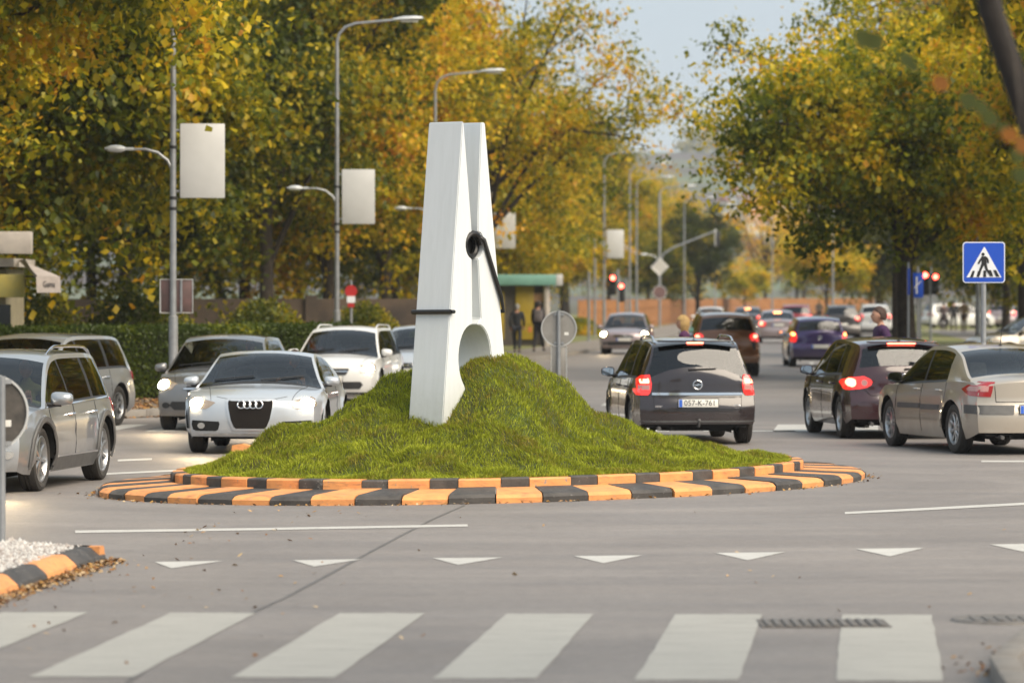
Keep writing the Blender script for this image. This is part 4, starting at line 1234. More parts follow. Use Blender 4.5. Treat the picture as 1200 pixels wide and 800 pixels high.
# lane dashes up the road
for k in range(14):
    y = 70 + k * 9.0; x = 4.0 + (y - 59) * .071 + .4
    sheet('lane_dash', [(x, y), (x + .13, y), (x + .13 + .28, y + 4), (x + .28, y + 4)], Z1, M_ROADWHITE2)
for k in range(16):
    y = 69 + k * 9.0; x = 0.4 + (y - 59) * .068
    sheet('lane_dash', [(x, y), (x + .12, y), (x + .12 + .27, y + 4), (x + .27, y + 4)], Z1, M_ROADWHITE2)
# tarred seam running to the island
sp = [(150, 800), (190, 772), (260, 735), (335, 700), (385, 674), (430, 650), (470, 628), (510, 608), (545, 592)]
L_, R_ = [], []
for i, (x, y) in enumerate(sp):
    w = 6 - i * .45; j = random.uniform(-1.5, 1.5); L_.append((x - w + j, y)); R_.append((x + w * .3 + j, y))
quad_px('asphalt_seam', L_ + R_[::-1], M_SEAMTAR, .003)

# drain cover: ribbed iron grate let into the road
dg = empty('drain_grate', G(965, 731), 0, 'long ribbed iron drain grate in the road beside the rightmost crossing bar', 'drain')
M_IRON = mat('worn_iron', (.20, .185, .17), .6, .3, var=.4, vs=12)
mb = MB(); mb.box((0, 0, .003), (.82, .62, .010)); mb.build('frame', mat('drain_bed', (.15, .138, .128), .8, var=.4), dg)
for k in range(13):
    mb = MB(); mb.rbox((-.36 + .06 * k, 0, .012), (.034, .52, .012), .003); mb.build('bar', M_IRON, dg)
mc = empty('manhole_cover', G(1178, 727), 0, 'sunken round manhole cover at the kerb on the right', 'manhole')
mb = MB(); mb.lathe([(0, .012), (.26, .012), (.28, .006), (.30, .016), (.34, .016), (.36, .0)], 28); mb.build('rim', M_IRON, mc)
mb = MB()
for k in range(6): mb.box((-.2 + .08 * k, 0, .016), (.03, .36, .008))
mb.build('tread', M_IRON, mc)['kind'] = 'stuff'

# ------------------------------------------------------------------ the island
IX, IY, IR, ISH = -.15, 45.65, 4.25, .47
def isl(r, a, z=0.0):
    """a point of the island: a ring of radius r, laid slightly askew"""
    x = r * cos(a); y = r * sin(a) + ISH * x * 1.0
    return Vector((IX + x, IY + y, z))
apron = empty('roundabout_apron', (0, 0, 0)); apron['kind'] = 'structure'
mb = MB(); NN = 96; vs = []; fs = []
for rr_, zz in ((IR - .12, .09), (3.6, .118), (0.0, .118)):
    for k in range(NN): vs.append(isl(rr_, 2 * pi * k / NN, zz))
for q in range(2):
    for k in range(NN): fs.append((q*NN + k, q*NN + (k+1) % NN, (q+1)*NN + (k+1) % NN, (q+1)*NN + k))
mb.add(vs, fs); mb.build('apron_bed', M_CONC, apron)
def arc_block(name, parent, m, a0, a1, prof, nseg=4, z0=-.01):
    """prof: (radius, height) outline of the block's section"""
    rows = []
    for k in range(nseg + 1):
        a = a0 + (a1 - a0) * k / nseg
        rows.append([isl(r, a, z) for r, z in prof])
    n = len(prof); vs = [p for r in rows for p in r]; fs = []
    for k in range(nseg):
        for j in range(n): fs.append((k*n + j, k*n + (j+1) % n, (k+1)*n + (j+1) % n, (k+1)*n + j))
    fs.append(tuple(range(n))); fs.append(tuple(range(nseg*n + n - 1, nseg*n - 1, -1)))
    mb = MB(); mb.add(vs, fs); return mb.build(name, m, parent, ang=28)
n_out = 56; rg = random.Random(4)
for k in range(n_out):
    a0 = 2 * pi * (k - .03) / n_out; st = 2 * pi / n_out; g = .0016
    dz = rg.uniform(-.008, .006); dr = rg.uniform(-.02, .02)
    prof = [(IR + dr, -.01), (IR + .005 + dr, .055 + dz), (IR - .035 + dr, .088 + dz), (IR - .09 + dr, .100 + dz), (3.52, .130 + dz), (3.52, -.01)]
    arc_block('kerb_block', apron, (M_KORANGE, M_KBLACK)[k % 2], a0 + g, a0 + st - g, prof)
n_in = 60
ik = empty('inner_kerb', (0, 0, 0)); ik['kind'] = 'structure'
for k in range(n_in):
    st = 2 * pi / n_in; cut = .10 * st
    a0 = st * k + (cut if k % 2 == 0 else -cut); a1 = st * (k + 1) + (-cut if k % 2 == 0 else cut) 
    if k % 2 == 0: a0, a1 = st * k - cut, st * (k + 1) + cut
    else: a0, a1 = st * k + cut, st * (k + 1) - cut
    dz = rg.uniform(-.006, .006); dr = rg.uniform(-.012, .012)
    prof = [(3.50 + dr, .10), (3.50 + dr, .205 + dz), (3.485 + dr, .220 + dz), (3.36, .222 + dz), (3.36, .10)]
    arc_block('kerb_stone', ik, (M_KORANGE, M_KBLACK)[k % 2], a0 + .001, a1 - .001, prof)

# grass mound
Pm = pchip([(-3.6, .20), (-3.35, .22), (-2.9, .42), (-2.35, .66), (-1.85, .86), (-1.4, 1.12), (-1.0, 1.26), (-.5, 1.36), (-.1, 1.43), (.15, 1.41), (.5, 1.14), (.95, .84), (1.35, .66), (1.75, .49), (2.2, .34), (2.6, .25), (3.2, .20)])
YCM = pchip([(-3.4, 0), (-2.2, .1), (-1.2, .35), (-.7, .2), (-.1, -.55), (.4, -.6), (1.2, -.2), (2.4, 0), (3.4, 0)])
def mound(x, y):
    from mathutils import noise as nz_
    dx, dy = x - IX, y - IY - ISH * (x - IX)
    r = sqrt(dx * dx + dy * dy)
    R = sqrt(max(3.38 ** 2 - dx * dx, .02))
    yc = YCM(dx) if R > .8 else 0
    t = min((yc - dy) / (R + yc) if dy < yc else (dy - yc) / (R - yc), 1)
    base = .20
    h = base + (Pm(x) - base) * ((1 - t) ** 1.6 * (1 + .35 * t))
    nn = nz_.noise(Vector((x * 1.1, y * 1.1, 3))) * .15 + nz_.noise(Vector((x * 2.6, y * 2.6, 7))) * .14 + nz_.noise(Vector((x * 7, y * 7, 1))) * .035
    edge = min(1, (3.42 - r) / .7) if r < 3.42 else 0
    h += .26 * math.exp(-(((x + .26) / .40) ** 2 + ((y - 44.60) / .50) ** 2))
    return max(h + nn * max(edge, 0), .19)
mb = MB(); vs = []; fs = []; NR, NA = 60, 150
for i in range(NR + 1):
    r = 3.40 * (i / NR)
    for k in range(NA):
        p = isl(r, 2 * pi * k / NA); vs.append((p.x, p.y, mound(p.x, p.y) if i < NR else .17))
for i in range(NR):
    for k in range(NA): fs.append((i*NA + k, i*NA + (k+1) % NA, (i+1)*NA + (k+1) % NA, (i+1)*NA + k))
mb.add(vs, fs)
M_TURF = mat('turf_soil', (.055, .085, .012), .95, col2=(.05, .045, .014), vs=3.0, bump=.5, bs=40)
o = mb.build('grass_mound', M_TURF, ang=80); tag(o, kind='structure')
def grass_mat():
    m = bpy.data.materials.new('grass_blades'); m.use_nodes = True; t = m.node_tree; t.nodes.clear(); L = t.links.new; N = t.nodes.new
    o = N('ShaderNodeOutputMaterial'); g = N('ShaderNodeNewGeometry'); co = N('ShaderNodeTexCoord')
    n = N('ShaderNodeTexNoise'); n.inputs['Scale'].default_value = 1.6; n.inputs['Detail'].default_value = 6; n.inputs['Roughness'].default_value = .7; L(co.outputs['Object'], n.inputs['Vector'])
    a = N('ShaderNodeMath'); a.operation = 'MULTIPLY_ADD'; a.inputs[1].default_value = .50; L(g.outputs['Random Per Island'], a.inputs[0])
    s = N('ShaderNodeMath'); s.operation = 'MULTIPLY_ADD'; s.inputs[1].default_value = 2.0; s.inputs[2].default_value = -.86; L(n.outputs['Fac'], s.inputs[0]); L(s.outputs[0], a.inputs[2])
    r = N('ShaderNodeValToRGB'); e = r.color_ramp.elements; e[0].color = (.46, .48, .055, 1); e[1].position = 1; e[1].color = (.42, .33, .11, 1)
    for p, k in ((.3, (.35, .40, .042)), (.5, (.24, .27, .030)), (.72, (.36, .31, .06))):
        x = e.new(p); x.color = (*k, 1)
    L(a.outputs[0], r.inputs['Fac'])
    d = N('ShaderNodeBsdfDiffuse'); tr = N('ShaderNodeBsdfTranslucent'); L(r.outputs[0], d.inputs['Color']); L(r.outputs[0], tr.inputs['Color'])
    mx = N('ShaderNodeMixShader'); mx.inputs[0].default_value = .3; L(d.outputs[0], mx.inputs[1]); L(tr.outputs[0], mx.inputs[2]); L(mx.outputs[0], o.inputs['Surface'])
    return m
M_GRASS = grass_mat()
def blades(name, P0, hgt, wid, lean, m, seed=1, tuft=None):
    """P0 (n,3) roots -> one mesh of two-piece bent blades"""
    r = np.random.default_rng(seed); n = len(P0)
    az = r.uniform(0, 2 * np.pi, n); H = hgt * r.uniform(.5, 1.25, n); la = lean * r.uniform(.3, 1.3, n)
    d = np.stack([np.cos(az), np.sin(az), np.zeros(n)], 1); s = np.stack([-np.sin(az), np.cos(az), np.zeros(n)], 1)
    if tuft is not None: d = d + tuft; 
    w = (wid * r.uniform(.6, 1.3, n))[:, None]
    up = np.array([0, 0, 1.0])
    mid = P0 + d * (la * H * .35)[:, None] + up * (H * .6)[:, None]
    tip = P0 + d * (la * H)[:, None] + up * (H * (1 - .25 * la))[:, None]
    V = np.stack([P0 - s * w, P0 + s * w, mid + s * w * .7, mid - s * w * .7, tip], 1).reshape(-1, 3)
    base = np.arange(n)[:, None] * 5
    quads = (base + np.array([[0, 1, 2, 3]])); tris = base + np.array([[3, 2, 4]])
    me = bpy.data.meshes.new(name)
    me.vertices.add(len(V)); me.vertices.foreach_set('co', V.ravel())
    loops = np.concatenate([quads, tris], 1).ravel(); me.loops.add(len(loops)); me.loops.foreach_set('vertex_index', loops.astype(np.int32))
    me.polygons.add(2 * n)
    ls = np.stack([np.arange(n) * 7, np.arange(n) * 7 + 4], 1).ravel(); me.polygons.foreach_set('loop_start', ls.astype(np.int32))
    try: me.polygons.foreach_set('loop_total', np.tile([4, 3], n).astype(np.int32))
    except Exception: pass
    me.update(calc_edges=True); me.materials.append(m)
    return tag(link(name, me), kind='stuff')
_gx = np.linspace(-4.2, 4.2, 170); _gy = np.linspace(40.5, 51, 210)
_gz = np.array([[mound(x, y) for x in _gx] for y in _gy])
ng = 150000
a = rng.uniform(0, 2 * pi, ng * 2); r_ = 3.37 * np.sqrt(rng.uniform(0, 1, ng * 2))
X = IX + r_ * np.cos(a); Yd = r_ * np.sin(a); Yw = IY + Yd + ISH * r_ * np.cos(a)
keep = (Yd < 1.6); X = X[keep][:ng]; Yw = Yw[keep][:ng]
fx = (X - _gx[0]) / (_gx[1] - _gx[0]); fy = (Yw - _gy[0]) / (_gy[1] - _gy[0])
ix = np.clip(fx.astype(int), 0, 168); iy = np.clip(fy.astype(int), 0, 208); tx, ty = fx - ix, fy - iy
Zg = (_gz[iy, ix] * (1-tx) + _gz[iy, ix+1] * tx) * (1-ty) + (_gz[iy+1, ix] * (1-tx) + _gz[iy+1, ix+1] * tx) * ty
tf = np.stack([.7 * np.sin(X * 5 + 2 * np.cos(Yw * 4)), -.55 + .5 * np.cos(Yw * 6 + X * 3), 0 * X], 1)
blades('grass', np.stack([X, Yw, Zg - .008], 1), .062, .0042, .85, M_GRASS, 3, tf)

# ------------------------------------------------------------------ the giant clothes peg
peg = empty('clothes_peg_sculpture', (-.40, 44.42, .057), 0, 'giant white clothes peg sculpture clamped on the grass mound', 'sculpture')
peg.scale = (.975, .975, .975)
AX = Vector((.60, .80, 0)); DP = Vector((-.80, .60, 0)); UPV = Vector((0, 0, 1)); T = .48
def outer(z, s): return -(.225 + (4.02 - z) * .110) if s < 0 else .185 + (4.02 - z) * .140
def half(s):
    ztop = 4.02 if s < 0 else 4.02
    pts = [(outer(ztop, s), ztop), (s * .185, ztop)]
    if s < 0:
        pts = [(outer(ztop, s), ztop), (-.205, ztop), (-.075, 2.98), (-.055, 2.80)]
    else:
        pts = [(outer(ztop, s), ztop), (.115, ztop), (.055, 2.98), (.055, 2.80)]
    # round seat of the spring, then the slot widening down to the jaw hole
    for k in range(1, 9): t = radians(70) - radians(140) * k / 9; pts.append((s * .165 * cos(t), 2.655 + .165 * sin(t)))
    pts += [(s * .055, 2.50), (.11 if s > 0 else -.045, 1.84)]
    for k in range(0, 13):
        t = pi / 2 - pi * k / 12 * .80
        pts.append((s * (.045 + .25 * cos(t)), 1.40 + .37 * sin(t)))
    pts += [(s * .12, .95), (s * .03, .80), (s * .03, .10), (outer(.10, s), .10)]
    return pts
def peg_half(s):
    poly = half(s)
    bm = bmesh.new(); n = len(poly)
    va = [bm.verts.new(AX * p[0] + UPV * p[1]) for p in poly]; vb = [bm.verts.new(AX * p[0] + UPV * p[1] + DP * T) for p in poly]
    fa = bm.faces.new(va); fb = bm.faces.new(vb[::-1])
    for i in range(n): bm.faces.new((va[i], va[(i+1) % n], vb[(i+1) % n], vb[i]))
    bmesh.ops.recalc_face_normals(bm, faces=bm.faces)
    eds = [e for e in bm.edges if len(e.link_faces) == 2 and e.calc_face_angle(0) > radians(40)]
    bmesh.ops.bevel(bm, geom=eds, offset=.010, segments=2, affect='EDGES')
    bmesh.ops.triangulate(bm, faces=[f for f in bm.faces if len(f.verts) > 4])
    me = bpy.data.meshes.new('peg_half'); bm.to_mesh(me); bm.free(); me.materials.append(M_WHITEPIN); sharpen(me, 30)
    o = link('peg_half', me, peg); o['label'] = 'left half of the peg, leaning in' if s < 0 else 'right half of the peg, leaning in'
    return o
H1 = peg_half(-1); H2 = peg_half(1)
# groove insert: the recessed slanting face between the halves
mb = MB()
mb.prism([(-.055, 2.50), (.055, 2.50), (.13, 1.80), (-.06, 1.80)], DP * .14, AX, UPV, DP * .3)
mb.build('slot_board', M_WHITEPIN, peg)
# spring: stacked coils lying through the seat, arms down to the outer faces
mb = MB(); pts = []
cc = Vector((0, 0, 2.655))
for k in range(0, 6 * 24 + 1):
    a = 2 * pi * k / 24; pts.append(cc + AX * (.128 * cos(a)) + UPV * (.128 * sin(a)) + DP * (.01 + .075 * k / 24))
mb.tube(pts, .033, 8)
o = mb.build('spring_coil', M_SPRING, peg)
mb = MB(); mb.prism([(.12 * cos(2*pi*k/20), .12 * sin(2*pi*k/20)) for k in range(20)], cc + DP * .12, AX, UPV, DP * .36); mb.build('coil_core', M_SPRING, peg)
mb = MB()
ex = outer(1.98, 1) + .03
mb.tube([cc + AX * .09 + UPV * .10 + DP * .02, cc + AX * .13 + UPV * .06 - DP * .025, AX * (ex - .06) + UPV * 2.08 - DP * .03, AX * ex + UPV * 1.92 - DP * .02, AX * ex + UPV * 1.90 + DP * .48], .024, 8)
mb.build('spring_arm', M_SPRING, peg)
mb = MB(); ex = outer(1.91, -1) - .022
mb.tube([AX * ex + UPV * 1.915 - DP * .03, AX * ex + UPV * 1.91 + DP * .51], .026, 8); mb.tube([AX * ex + UPV * 1.915 - DP * .03, AX * (ex + .06) + UPV * 1.915 - DP * .028], .022, 8)
mb.build('spring_arm', M_SPRING, peg)
# small blue sticker inside the jaw
# ------------------------------------------------------------------ splitter island with gravel, bottom left
spl = empty('traffic_island', (0, 0, 0)); spl['kind'] = 'structure'
e0, e1 = Vector((-3.62, 25.0, 0)), Vector((-3.19, 32.2, 0))
pl = [(-3.54, 28.3), (-3.47, 28.8), (-3.38, 29.9), (-3.28, 31.0), (-3.19, 32.25)]
segs = [(-3.86, 24.6), (-3.76, 25.75), (-3.66, 26.9), (-3.56, 28.05), (-3.47, 28.95), (-3.385, 30.0), (-3.285, 31.1), (-3.18, 32.25)]
cols = [1, 0, 1, 0, 1, 0, 1]
def island_block(p0, p1, m, slope=.10, w=.28, h=.135):
    a = Vector((*p0, 0)); b = Vector((*p1, 0)); d = (b - a).normalized(); n = Vector((-d.y, d.x, 0)); a += d * .006; b -= d * .006
    prof = [(0, -.005), (slope * .25, .06), (slope, h - .01), (slope + .03, h), (w, h), (w, -.005)]
    vs = [q + n * u + Vector((0, 0, v)) for q in (a, b) for u, v in prof]; k = len(prof)
    fs = [(i, (i+1) % k, k + (i+1) % k, k + i) for i in range(k)] + [tuple(range(k)), tuple(range(2*k-1, k-1, -1))]
    mb = MB(); mb.add(vs, fs); return mb.build('kerb_block', m, spl, ang=25)
for i in range(7):
    island_block(segs[i], segs[i+1], (M_KBLACK, M_KORANGE)[(i) % 2 == 1])
ends = [(-3.20, 32.29), (-3.55, 32.33), (-4.15, 32.4), (-4.75, 32.45), (-5.35, 32.5), (-5.9, 32.5)]
for i in range(5): island_block(ends[i], ends[i+1], (M_KORANGE, M_KORANGE, M_KBLACK)[i % 3], slope=.05, w=.22)
M_GRAVELBED = mat('gravel_bed', (.30, .28, .26), .95, col2=(.12, .11, .10), vs=25, bump=.5, bs=60)
mb = MB(); mb.prism([(-4.05, 25), (-3.76, 28.1), (-3.55, 30.4), (-3.42, 32.15), (-6, 32.4), (-6, 25)][::-1], (0, 0, .02), (1, 0, 0), (0, 1, 0), (0, 0, .09)); mb.build('gravel_bed', M_GRAVELBED, spl)
def pebbles(name, n, fn, size, m, seed=2):
    r = np.random.default_rng(seed); P_ = fn(r, n)
    ico = np.array([(0,0,1),(.9,0,.2),(.28,.85,.2),(-.72,.52,.2),(-.72,-.52,.2),(.28,-.85,.2)], float)
    F = np.array([(0,1,2),(0,2,3),(0,3,4),(0,4,5),(0,5,1)])
    S = size * r.uniform(.5, 1.4, (len(P_), 1, 1)) * r.uniform(.6, 1.2, (len(P_), 1, 3))
    an = r.uniform(0, 6.28, len(P_)); c, s = np.cos(an), np.sin(an)
    V = np.repeat(ico[None], len(P_), 0) * S + r.normal(0, size * .15, (len(P_), 6, 3))
    V = np.stack([V[..., 0] * c[:, None] - V[..., 1] * s[:, None], V[..., 0] * s[:, None] + V[..., 1] * c[:, None], V[..., 2]], -1) + P_[:, None, :]
    FF = (F[None] + (np.arange(len(P_)) * 6)[:, None, None]).reshape(-1, 3)
    me = bpy.data.meshes.new(name); me.vertices.add(len(V) * 6); me.vertices.foreach_set('co', V.ravel())
    me.loops.add(FF.size); me.loops.foreach_set('vertex_index', FF.ravel().astype(np.int32)); me.polygons.add(len(FF)); me.polygons.foreach_set('loop_start', (np.arange(len(FF)) * 3).astype(np.int32))
    me.update(calc_edges=True); me.materials.append(m); return tag(link(name, me), kind='stuff')
def island_col(name, stops, rough=.8):
    m, t, b = nodes_of(name); g = t.nodes.new('ShaderNodeNewGeometry'); r = t.nodes.new('ShaderNodeValToRGB'); e = r.color_ramp.elements
    e[0].color = (*stops[0], 1); e[1].color = (*stops[-1], 1)
    for i, s in enumerate(stops[1:-1]): x = e.new((i + 1) / (len(stops) - 1)); x.color = (*s, 1)
    t.links.new(g.outputs['Random Per Island'], r.inputs['Fac']); t.links.new(r.outputs['Color'], b.inputs['Base Color']); b.inputs['Roughness'].default_value = rough; return m
M_PEB = island_col('pebbles', [(.55, .53, .50), (.30, .27, .25), (.66, .65, .62), (.20, .17, .16), (.45, .40, .36), (.60, .59, .58)])
def gfn(r, n):
    y = r.uniform(27.3, 32.2, n); xr = -3.45 + (y - 28.1) * .088 - .28
    x = xr - np.abs(r.exponential(.8, n)); h = .10 + .05 * np.minimum(1, (xr - x) / .5) + r.uniform(0, .02, n)
    return np.stack([x, y, h], 1)
pebbles('gravel', 9000, gfn, .024, M_PEB)

M_LITTER = island_col('fallen_leaves', [(.30, .12, .02), (.13, .055, .018), (.40, .22, .05), (.10, .045, .02), (.55, .42, .25), (.22, .09, .02)], .7)
def litter(name, P_, size, m, seed=5, flat=.35):
    r = np.random.default_rng(seed); n = len(P_)
    az = r.uniform(0, 6.28, n); tl = r.normal(0, flat, (n, 2)); S = size * r.uniform(.5, 1.3, n)
    u = np.stack([np.cos(az), np.sin(az), tl[:, 0]], 1) * S[:, None]; v = np.stack([-np.sin(az), np.cos(az), tl[:, 1]], 1) * S[:, None] * .62
    c = P_ + np.array([0, 0, .006])
    V = np.stack([c - u, c - v + [0, 0, .004], c + u + [0, 0, .006], c + v + [0, 0, .01]], 1).reshape(-1, 3)
    V[:, 2] = np.maximum(V[:, 2], np.repeat(P_[:, 2], 4) + .002)
    F = (np.arange(n)[:, None] * 4 + np.array([[0, 1, 3], [1, 2, 3]]).ravel()[None]).reshape(-1, 3)
    me = bpy.data.meshes.new(name); me.vertices.add(len(V)); me.vertices.foreach_set('co', V.ravel())
    me.loops.add(F.size); me.loops.foreach_set('vertex_index', F.ravel().astype(np.int32)); me.polygons.add(len(F)); me.polygons.foreach_set('loop_start', (np.arange(len(F)) * 3).astype(np.int32))
    me.update(calc_edges=True); me.materials.append(m); return tag(link(name, me), kind='stuff')
r = np.random.default_rng(12)
y = r.uniform(25.5, 32.4, 1500); x = -3.455 + (y - 28.95) * .088 + np.abs(r.exponential(.045, 1500)) - .01
z = np.maximum(.0, .03 - (x + 3.455 - (y - 28.95) * .088) * .35) * r.uniform(0, 1, 1500)
P1 = np.stack([x, y, z], 1)
y = r.uniform(23, 40, 110); x = -3.3 + (y - 30) * .06 + np.abs(r.exponential(.6, 110)); P2 = np.stack([x, y, 0 * x], 1)
y = r.uniform(23, 41, 26); x = r.uniform(-3, 4.5, 26); P3 = np.stack([x, y, 0 * x], 1)
an = r.uniform(0, 6.28, 500); rr2 = IR + .03 + np.abs(r.exponential(.06, 500)); P4 = np.stack([IX + rr2 * np.cos(an), IY + rr2 * np.sin(an) + ISH * rr2 * np.cos(an), 0 * an], 1)
y = r.uniform(22.5, 27, 160); x = np.interp(y, [p[1] for p in NK], [p[0] for p in NK]) - np.abs(r.exponential(.08, 160)) - .03; P5 = np.stack([x, y, 0 * x], 1)
litter('leaf_litter', np.concatenate([P1, P2, P3, P4, P5]), .022, M_LITTER)
# leaves drifted over the left pavement and verge
n = 14000; y = r.uniform(67.5, 110, n); xk = np.interp(y, [68.6, 70.5, 76, 92, 112], [-8, -6.3, -5.3, -3.2, -1.2]); x = xk - np.abs(r.exponential(3.5, n)) + .2
litter('leaf_litter', np.stack([x, y, np.where(x < xk - .1, .125, .0)], 1), .055, M_LITTER, 8)
n = 6000; y = r.uniform(62, 150, n); xk = np.interp(y, [63.5, 68, 80, 100, 122, 150], [10.5, 9.1, 8.9, 9.4, 10.9, 12.9]); x = xk + np.abs(r.exponential(3.5, n)) - .2
litter('leaf_litter', np.stack([x, y, np.where(x > xk + .1, .125, .0)], 1), .055, M_LITTER, 9)
# ------------------------------------------------------------------ trees
def tree_mesh(seed, h, R, z0, nleaf, leaf, trunk_r=.22, n_limb=12, clump=.55, sparse=False, lean=0.0, full=False):
    r = np.random.default_rng(seed); rd = random.Random(seed)
    mb = MB(); th = z0 + (h - z0) * .45
    tp = [Vector((lean * (k / 6) ** 1.5 + rd.uniform(-.05, .05) * k / 3, rd.uniform(-.05, .05) * k / 3, th * k / 6)) for k in range(7)]
    mb.tube(tp, [trunk_r * (1.35 if k == 0 else 1 - .09 * k) for k in range(7)], 9)
    cz = (h + z0) / 2; rz = (h - z0) / 2; cen = []
    def inside(p): return (p.x / R) ** 2 + (p.y / R) ** 2 + ((p.z - cz) / rz) ** 2
    crown_c = Vector((lean, 0, cz))
    for i in range(n_limb):
        f = .45 + .55 * rd.random(); k = f * 6; b = tp[min(int(k), 6)]
        az = 2 * pi * (i / n_limb) + rd.uniform(-.3, .3); el = rd.uniform(-.55, 1.25)
        tip = crown_c + Vector((R * cos(az) * cos(el) * .92, R * sin(az) * cos(el) * .92, rz * sin(el) * .95))
        if b.z > tip.z + 1: b = tp[2]
        mid = b.lerp(tip, .5) + Vector((rd.uniform(-.4, .4), rd.uniform(-.4, .4), rd.uniform(.2, .9)))
        pts = [b, b.lerp(mid, .5) + Vector((0, 0, .15)), mid, mid.lerp(tip, .55) + Vector((0, 0, .15)), tip]
        lr = trunk_r * .42
        mb.tube(pts, [lr, lr * .75, lr * .5, lr * .3, lr * .1], 6, cap=False)
        for j in range(7 if not sparse else 9):
            t = rd.uniform(.3, 1.0); q = t * 4; a = pts[min(int(q), 3)].lerp(pts[min(int(q), 3) + 1], q - int(q) if q < 4 else 1)
            d = Vector((rd.gauss(0, 1), rd.gauss(0, 1), rd.gauss(0, .7))).normalized() * rd.uniform(.7, 1.7) * (R / 5)
            e = a + d
            if inside(e - Vector((lean, 0, 0))) > 1.15: e = a + d * .4
            m_ = a.lerp(e, .5) + Vector((0, 0, rd.uniform(-.1, .2)))
            mb.tube([a, m_, e], [lr * .22, lr * .13, lr * .05], 4, cap=False)
            cen += [m_, e, e]
            for q_ in range(3 if sparse else 2):
                e2 = e + Vector((rd.gauss(0, 1), rd.gauss(0, 1), rd.gauss(0, .7))) * .45 * (R / 5)
                mb.tube([m_.lerp(e, .5), e2], [lr * .08, lr * .03], 4, cap=False); cen.append(e2)
    if not sparse:
        for _ in range(int(n_limb * 9)):
            v = Vector((rd.gauss(0, 1), rd.gauss(0, 1), rd.gauss(0, 1))).normalized() * (rd.random() ** .33) * .97
            if full and v.z < .2: q_ = max(sqrt(v.x * v.x + v.y * v.y), .05); g_ = min(.95, q_ ** .45) / q_; v.x *= g_; v.y *= g_
            cen.append(crown_c + Vector((v.x * R, v.y * R, v.z * rz)))
    me_w = mb.mesh('trunk', M_BARK, 60)
    C = np.array([tuple(c_) for c_ in cen]); wgt = r.uniform(.2, 1.0, len(C)); wgt /= wgt.sum()
    idx = r.choice(len(C), nleaf, p=wgt)
    sg = clump * (R / 5) * r.uniform(.5, 1.2, len(C))[idx]
    Sc = C[idx] + r.normal(0, 1, (nleaf, 3)) * sg[:, None] * np.array([1, 1, .75])
    ns = max(nleaf // 13, 1); ch = np.where(r.random(nleaf) < .8, r.integers(0, ns, nleaf), np.arange(nleaf))   # most leaves sit in sprays
    Pt = Sc[ch] + r.normal(0, 1, (nleaf, 3)) * np.array([.19, .19, .12]) * (R / 5)
    az = r.uniform(0, 2 * np.pi, nleaf); tilt = r.normal(.75, .55, nleaf)
    S = leaf * r.uniform(.45, 1.35, nleaf)
    u = np.stack([np.cos(az) * np.cos(tilt), np.sin(az) * np.cos(tilt), -np.sin(tilt)], 1)
    ax = np.stack([-np.sin(az), np.cos(az), r.normal(0, .5, nleaf)], 1); ax /= np.linalg.norm(ax, axis=1)[:, None]
    nn = np.cross(u, ax)
    U = u * S[:, None]; W = ax * (S * .42)[:, None]; B = nn * (S * .12)[:, None]
    V = np.stack([Pt, Pt + U * .5 + W + B, Pt + U, Pt + U * .5 - W + B], 1).reshape(-1, 3)
    V[:, 2] = np.maximum(V[:, 2], .15)
    F = (np.arange(nleaf)[:, None] * 4 + np.array([0, 1, 2, 0, 2, 3])[None]).reshape(-1, 3)
    me = bpy.data.meshes.new('crown'); me.vertices.add(len(V)); me.vertices.foreach_set('co', V.ravel())
    me.loops.add(F.size); me.loops.foreach_set('vertex_index', F.ravel().astype(np.int32)); me.polygons.add(len(F)); me.polygons.foreach_set('loop_start', (np.arange(len(F)) * 3).astype(np.int32))
    me.update(calc_edges=True); me.materials.append(M_LEAF)
    return me_w, me
TM = {
 'high': tree_mesh(21, 13.5, 5.4, 4.3, 60000, .17, .24, 14, .60),
 'lean': tree_mesh(22, 8.8, 4.5, 2.8, 48000, .18, .27, 14, .58),
 'broad': tree_mesh(1, 14.5, 5.6, 2.6, 72000, .19, .24, 16, .66),
 'low': tree_mesh(11, 14.5, 5.4, .9, 92000, .19, .24, 17, .70, full=True),
 'low2': tree_mesh(12, 13.5, 5.0, 1.1, 84000, .19, .22, 16, .62, full=True),
 'broad2': tree_mesh(2, 13.5, 5.2, 2.2, 72000, .19, .24, 14, .55),
 'tall': tree_mesh(3, 15.5, 4.8, 2.4, 66000, .19, .24, 14, .52),
 'open': tree_mesh(4, 14.0, 6.6, 3.2, 19000, .17, .24, 15, .34, sparse=True),
 'small': tree_mesh(5, 6.0, 2.9, 1.5, 16000, .16, .11, 9, .42),
 'round': tree_mesh(6, 8.6, 3.5, 1.4, 34000, .16, .20, 12, .5),
 'bare': tree_mesh(7, 10.0, 4.2, 2.0, 9000, .15, .18, 16, .3, sparse=True),
}
def tree(kind, x, y, label, ripe=.5, bright=1.0, sc=1.0, rz=None, name='tree', group=None, tr=1.0, z=.12):
    t = empty(name, (x, y, z - .05), random.uniform(0, 6.28) if rz is None else rz, label, 'tree', group)
    w, l = TM[kind]
    a = link('trunk', w, t); b = link('crown', l, t); b['kind'] = 'stuff'
    a.scale = (sc * tr, sc * tr, sc); b.scale = (sc, sc, sc)
    b.color = (ripe, 0, bright, 1)
    return t
GT = 'street trees in autumn leaf'
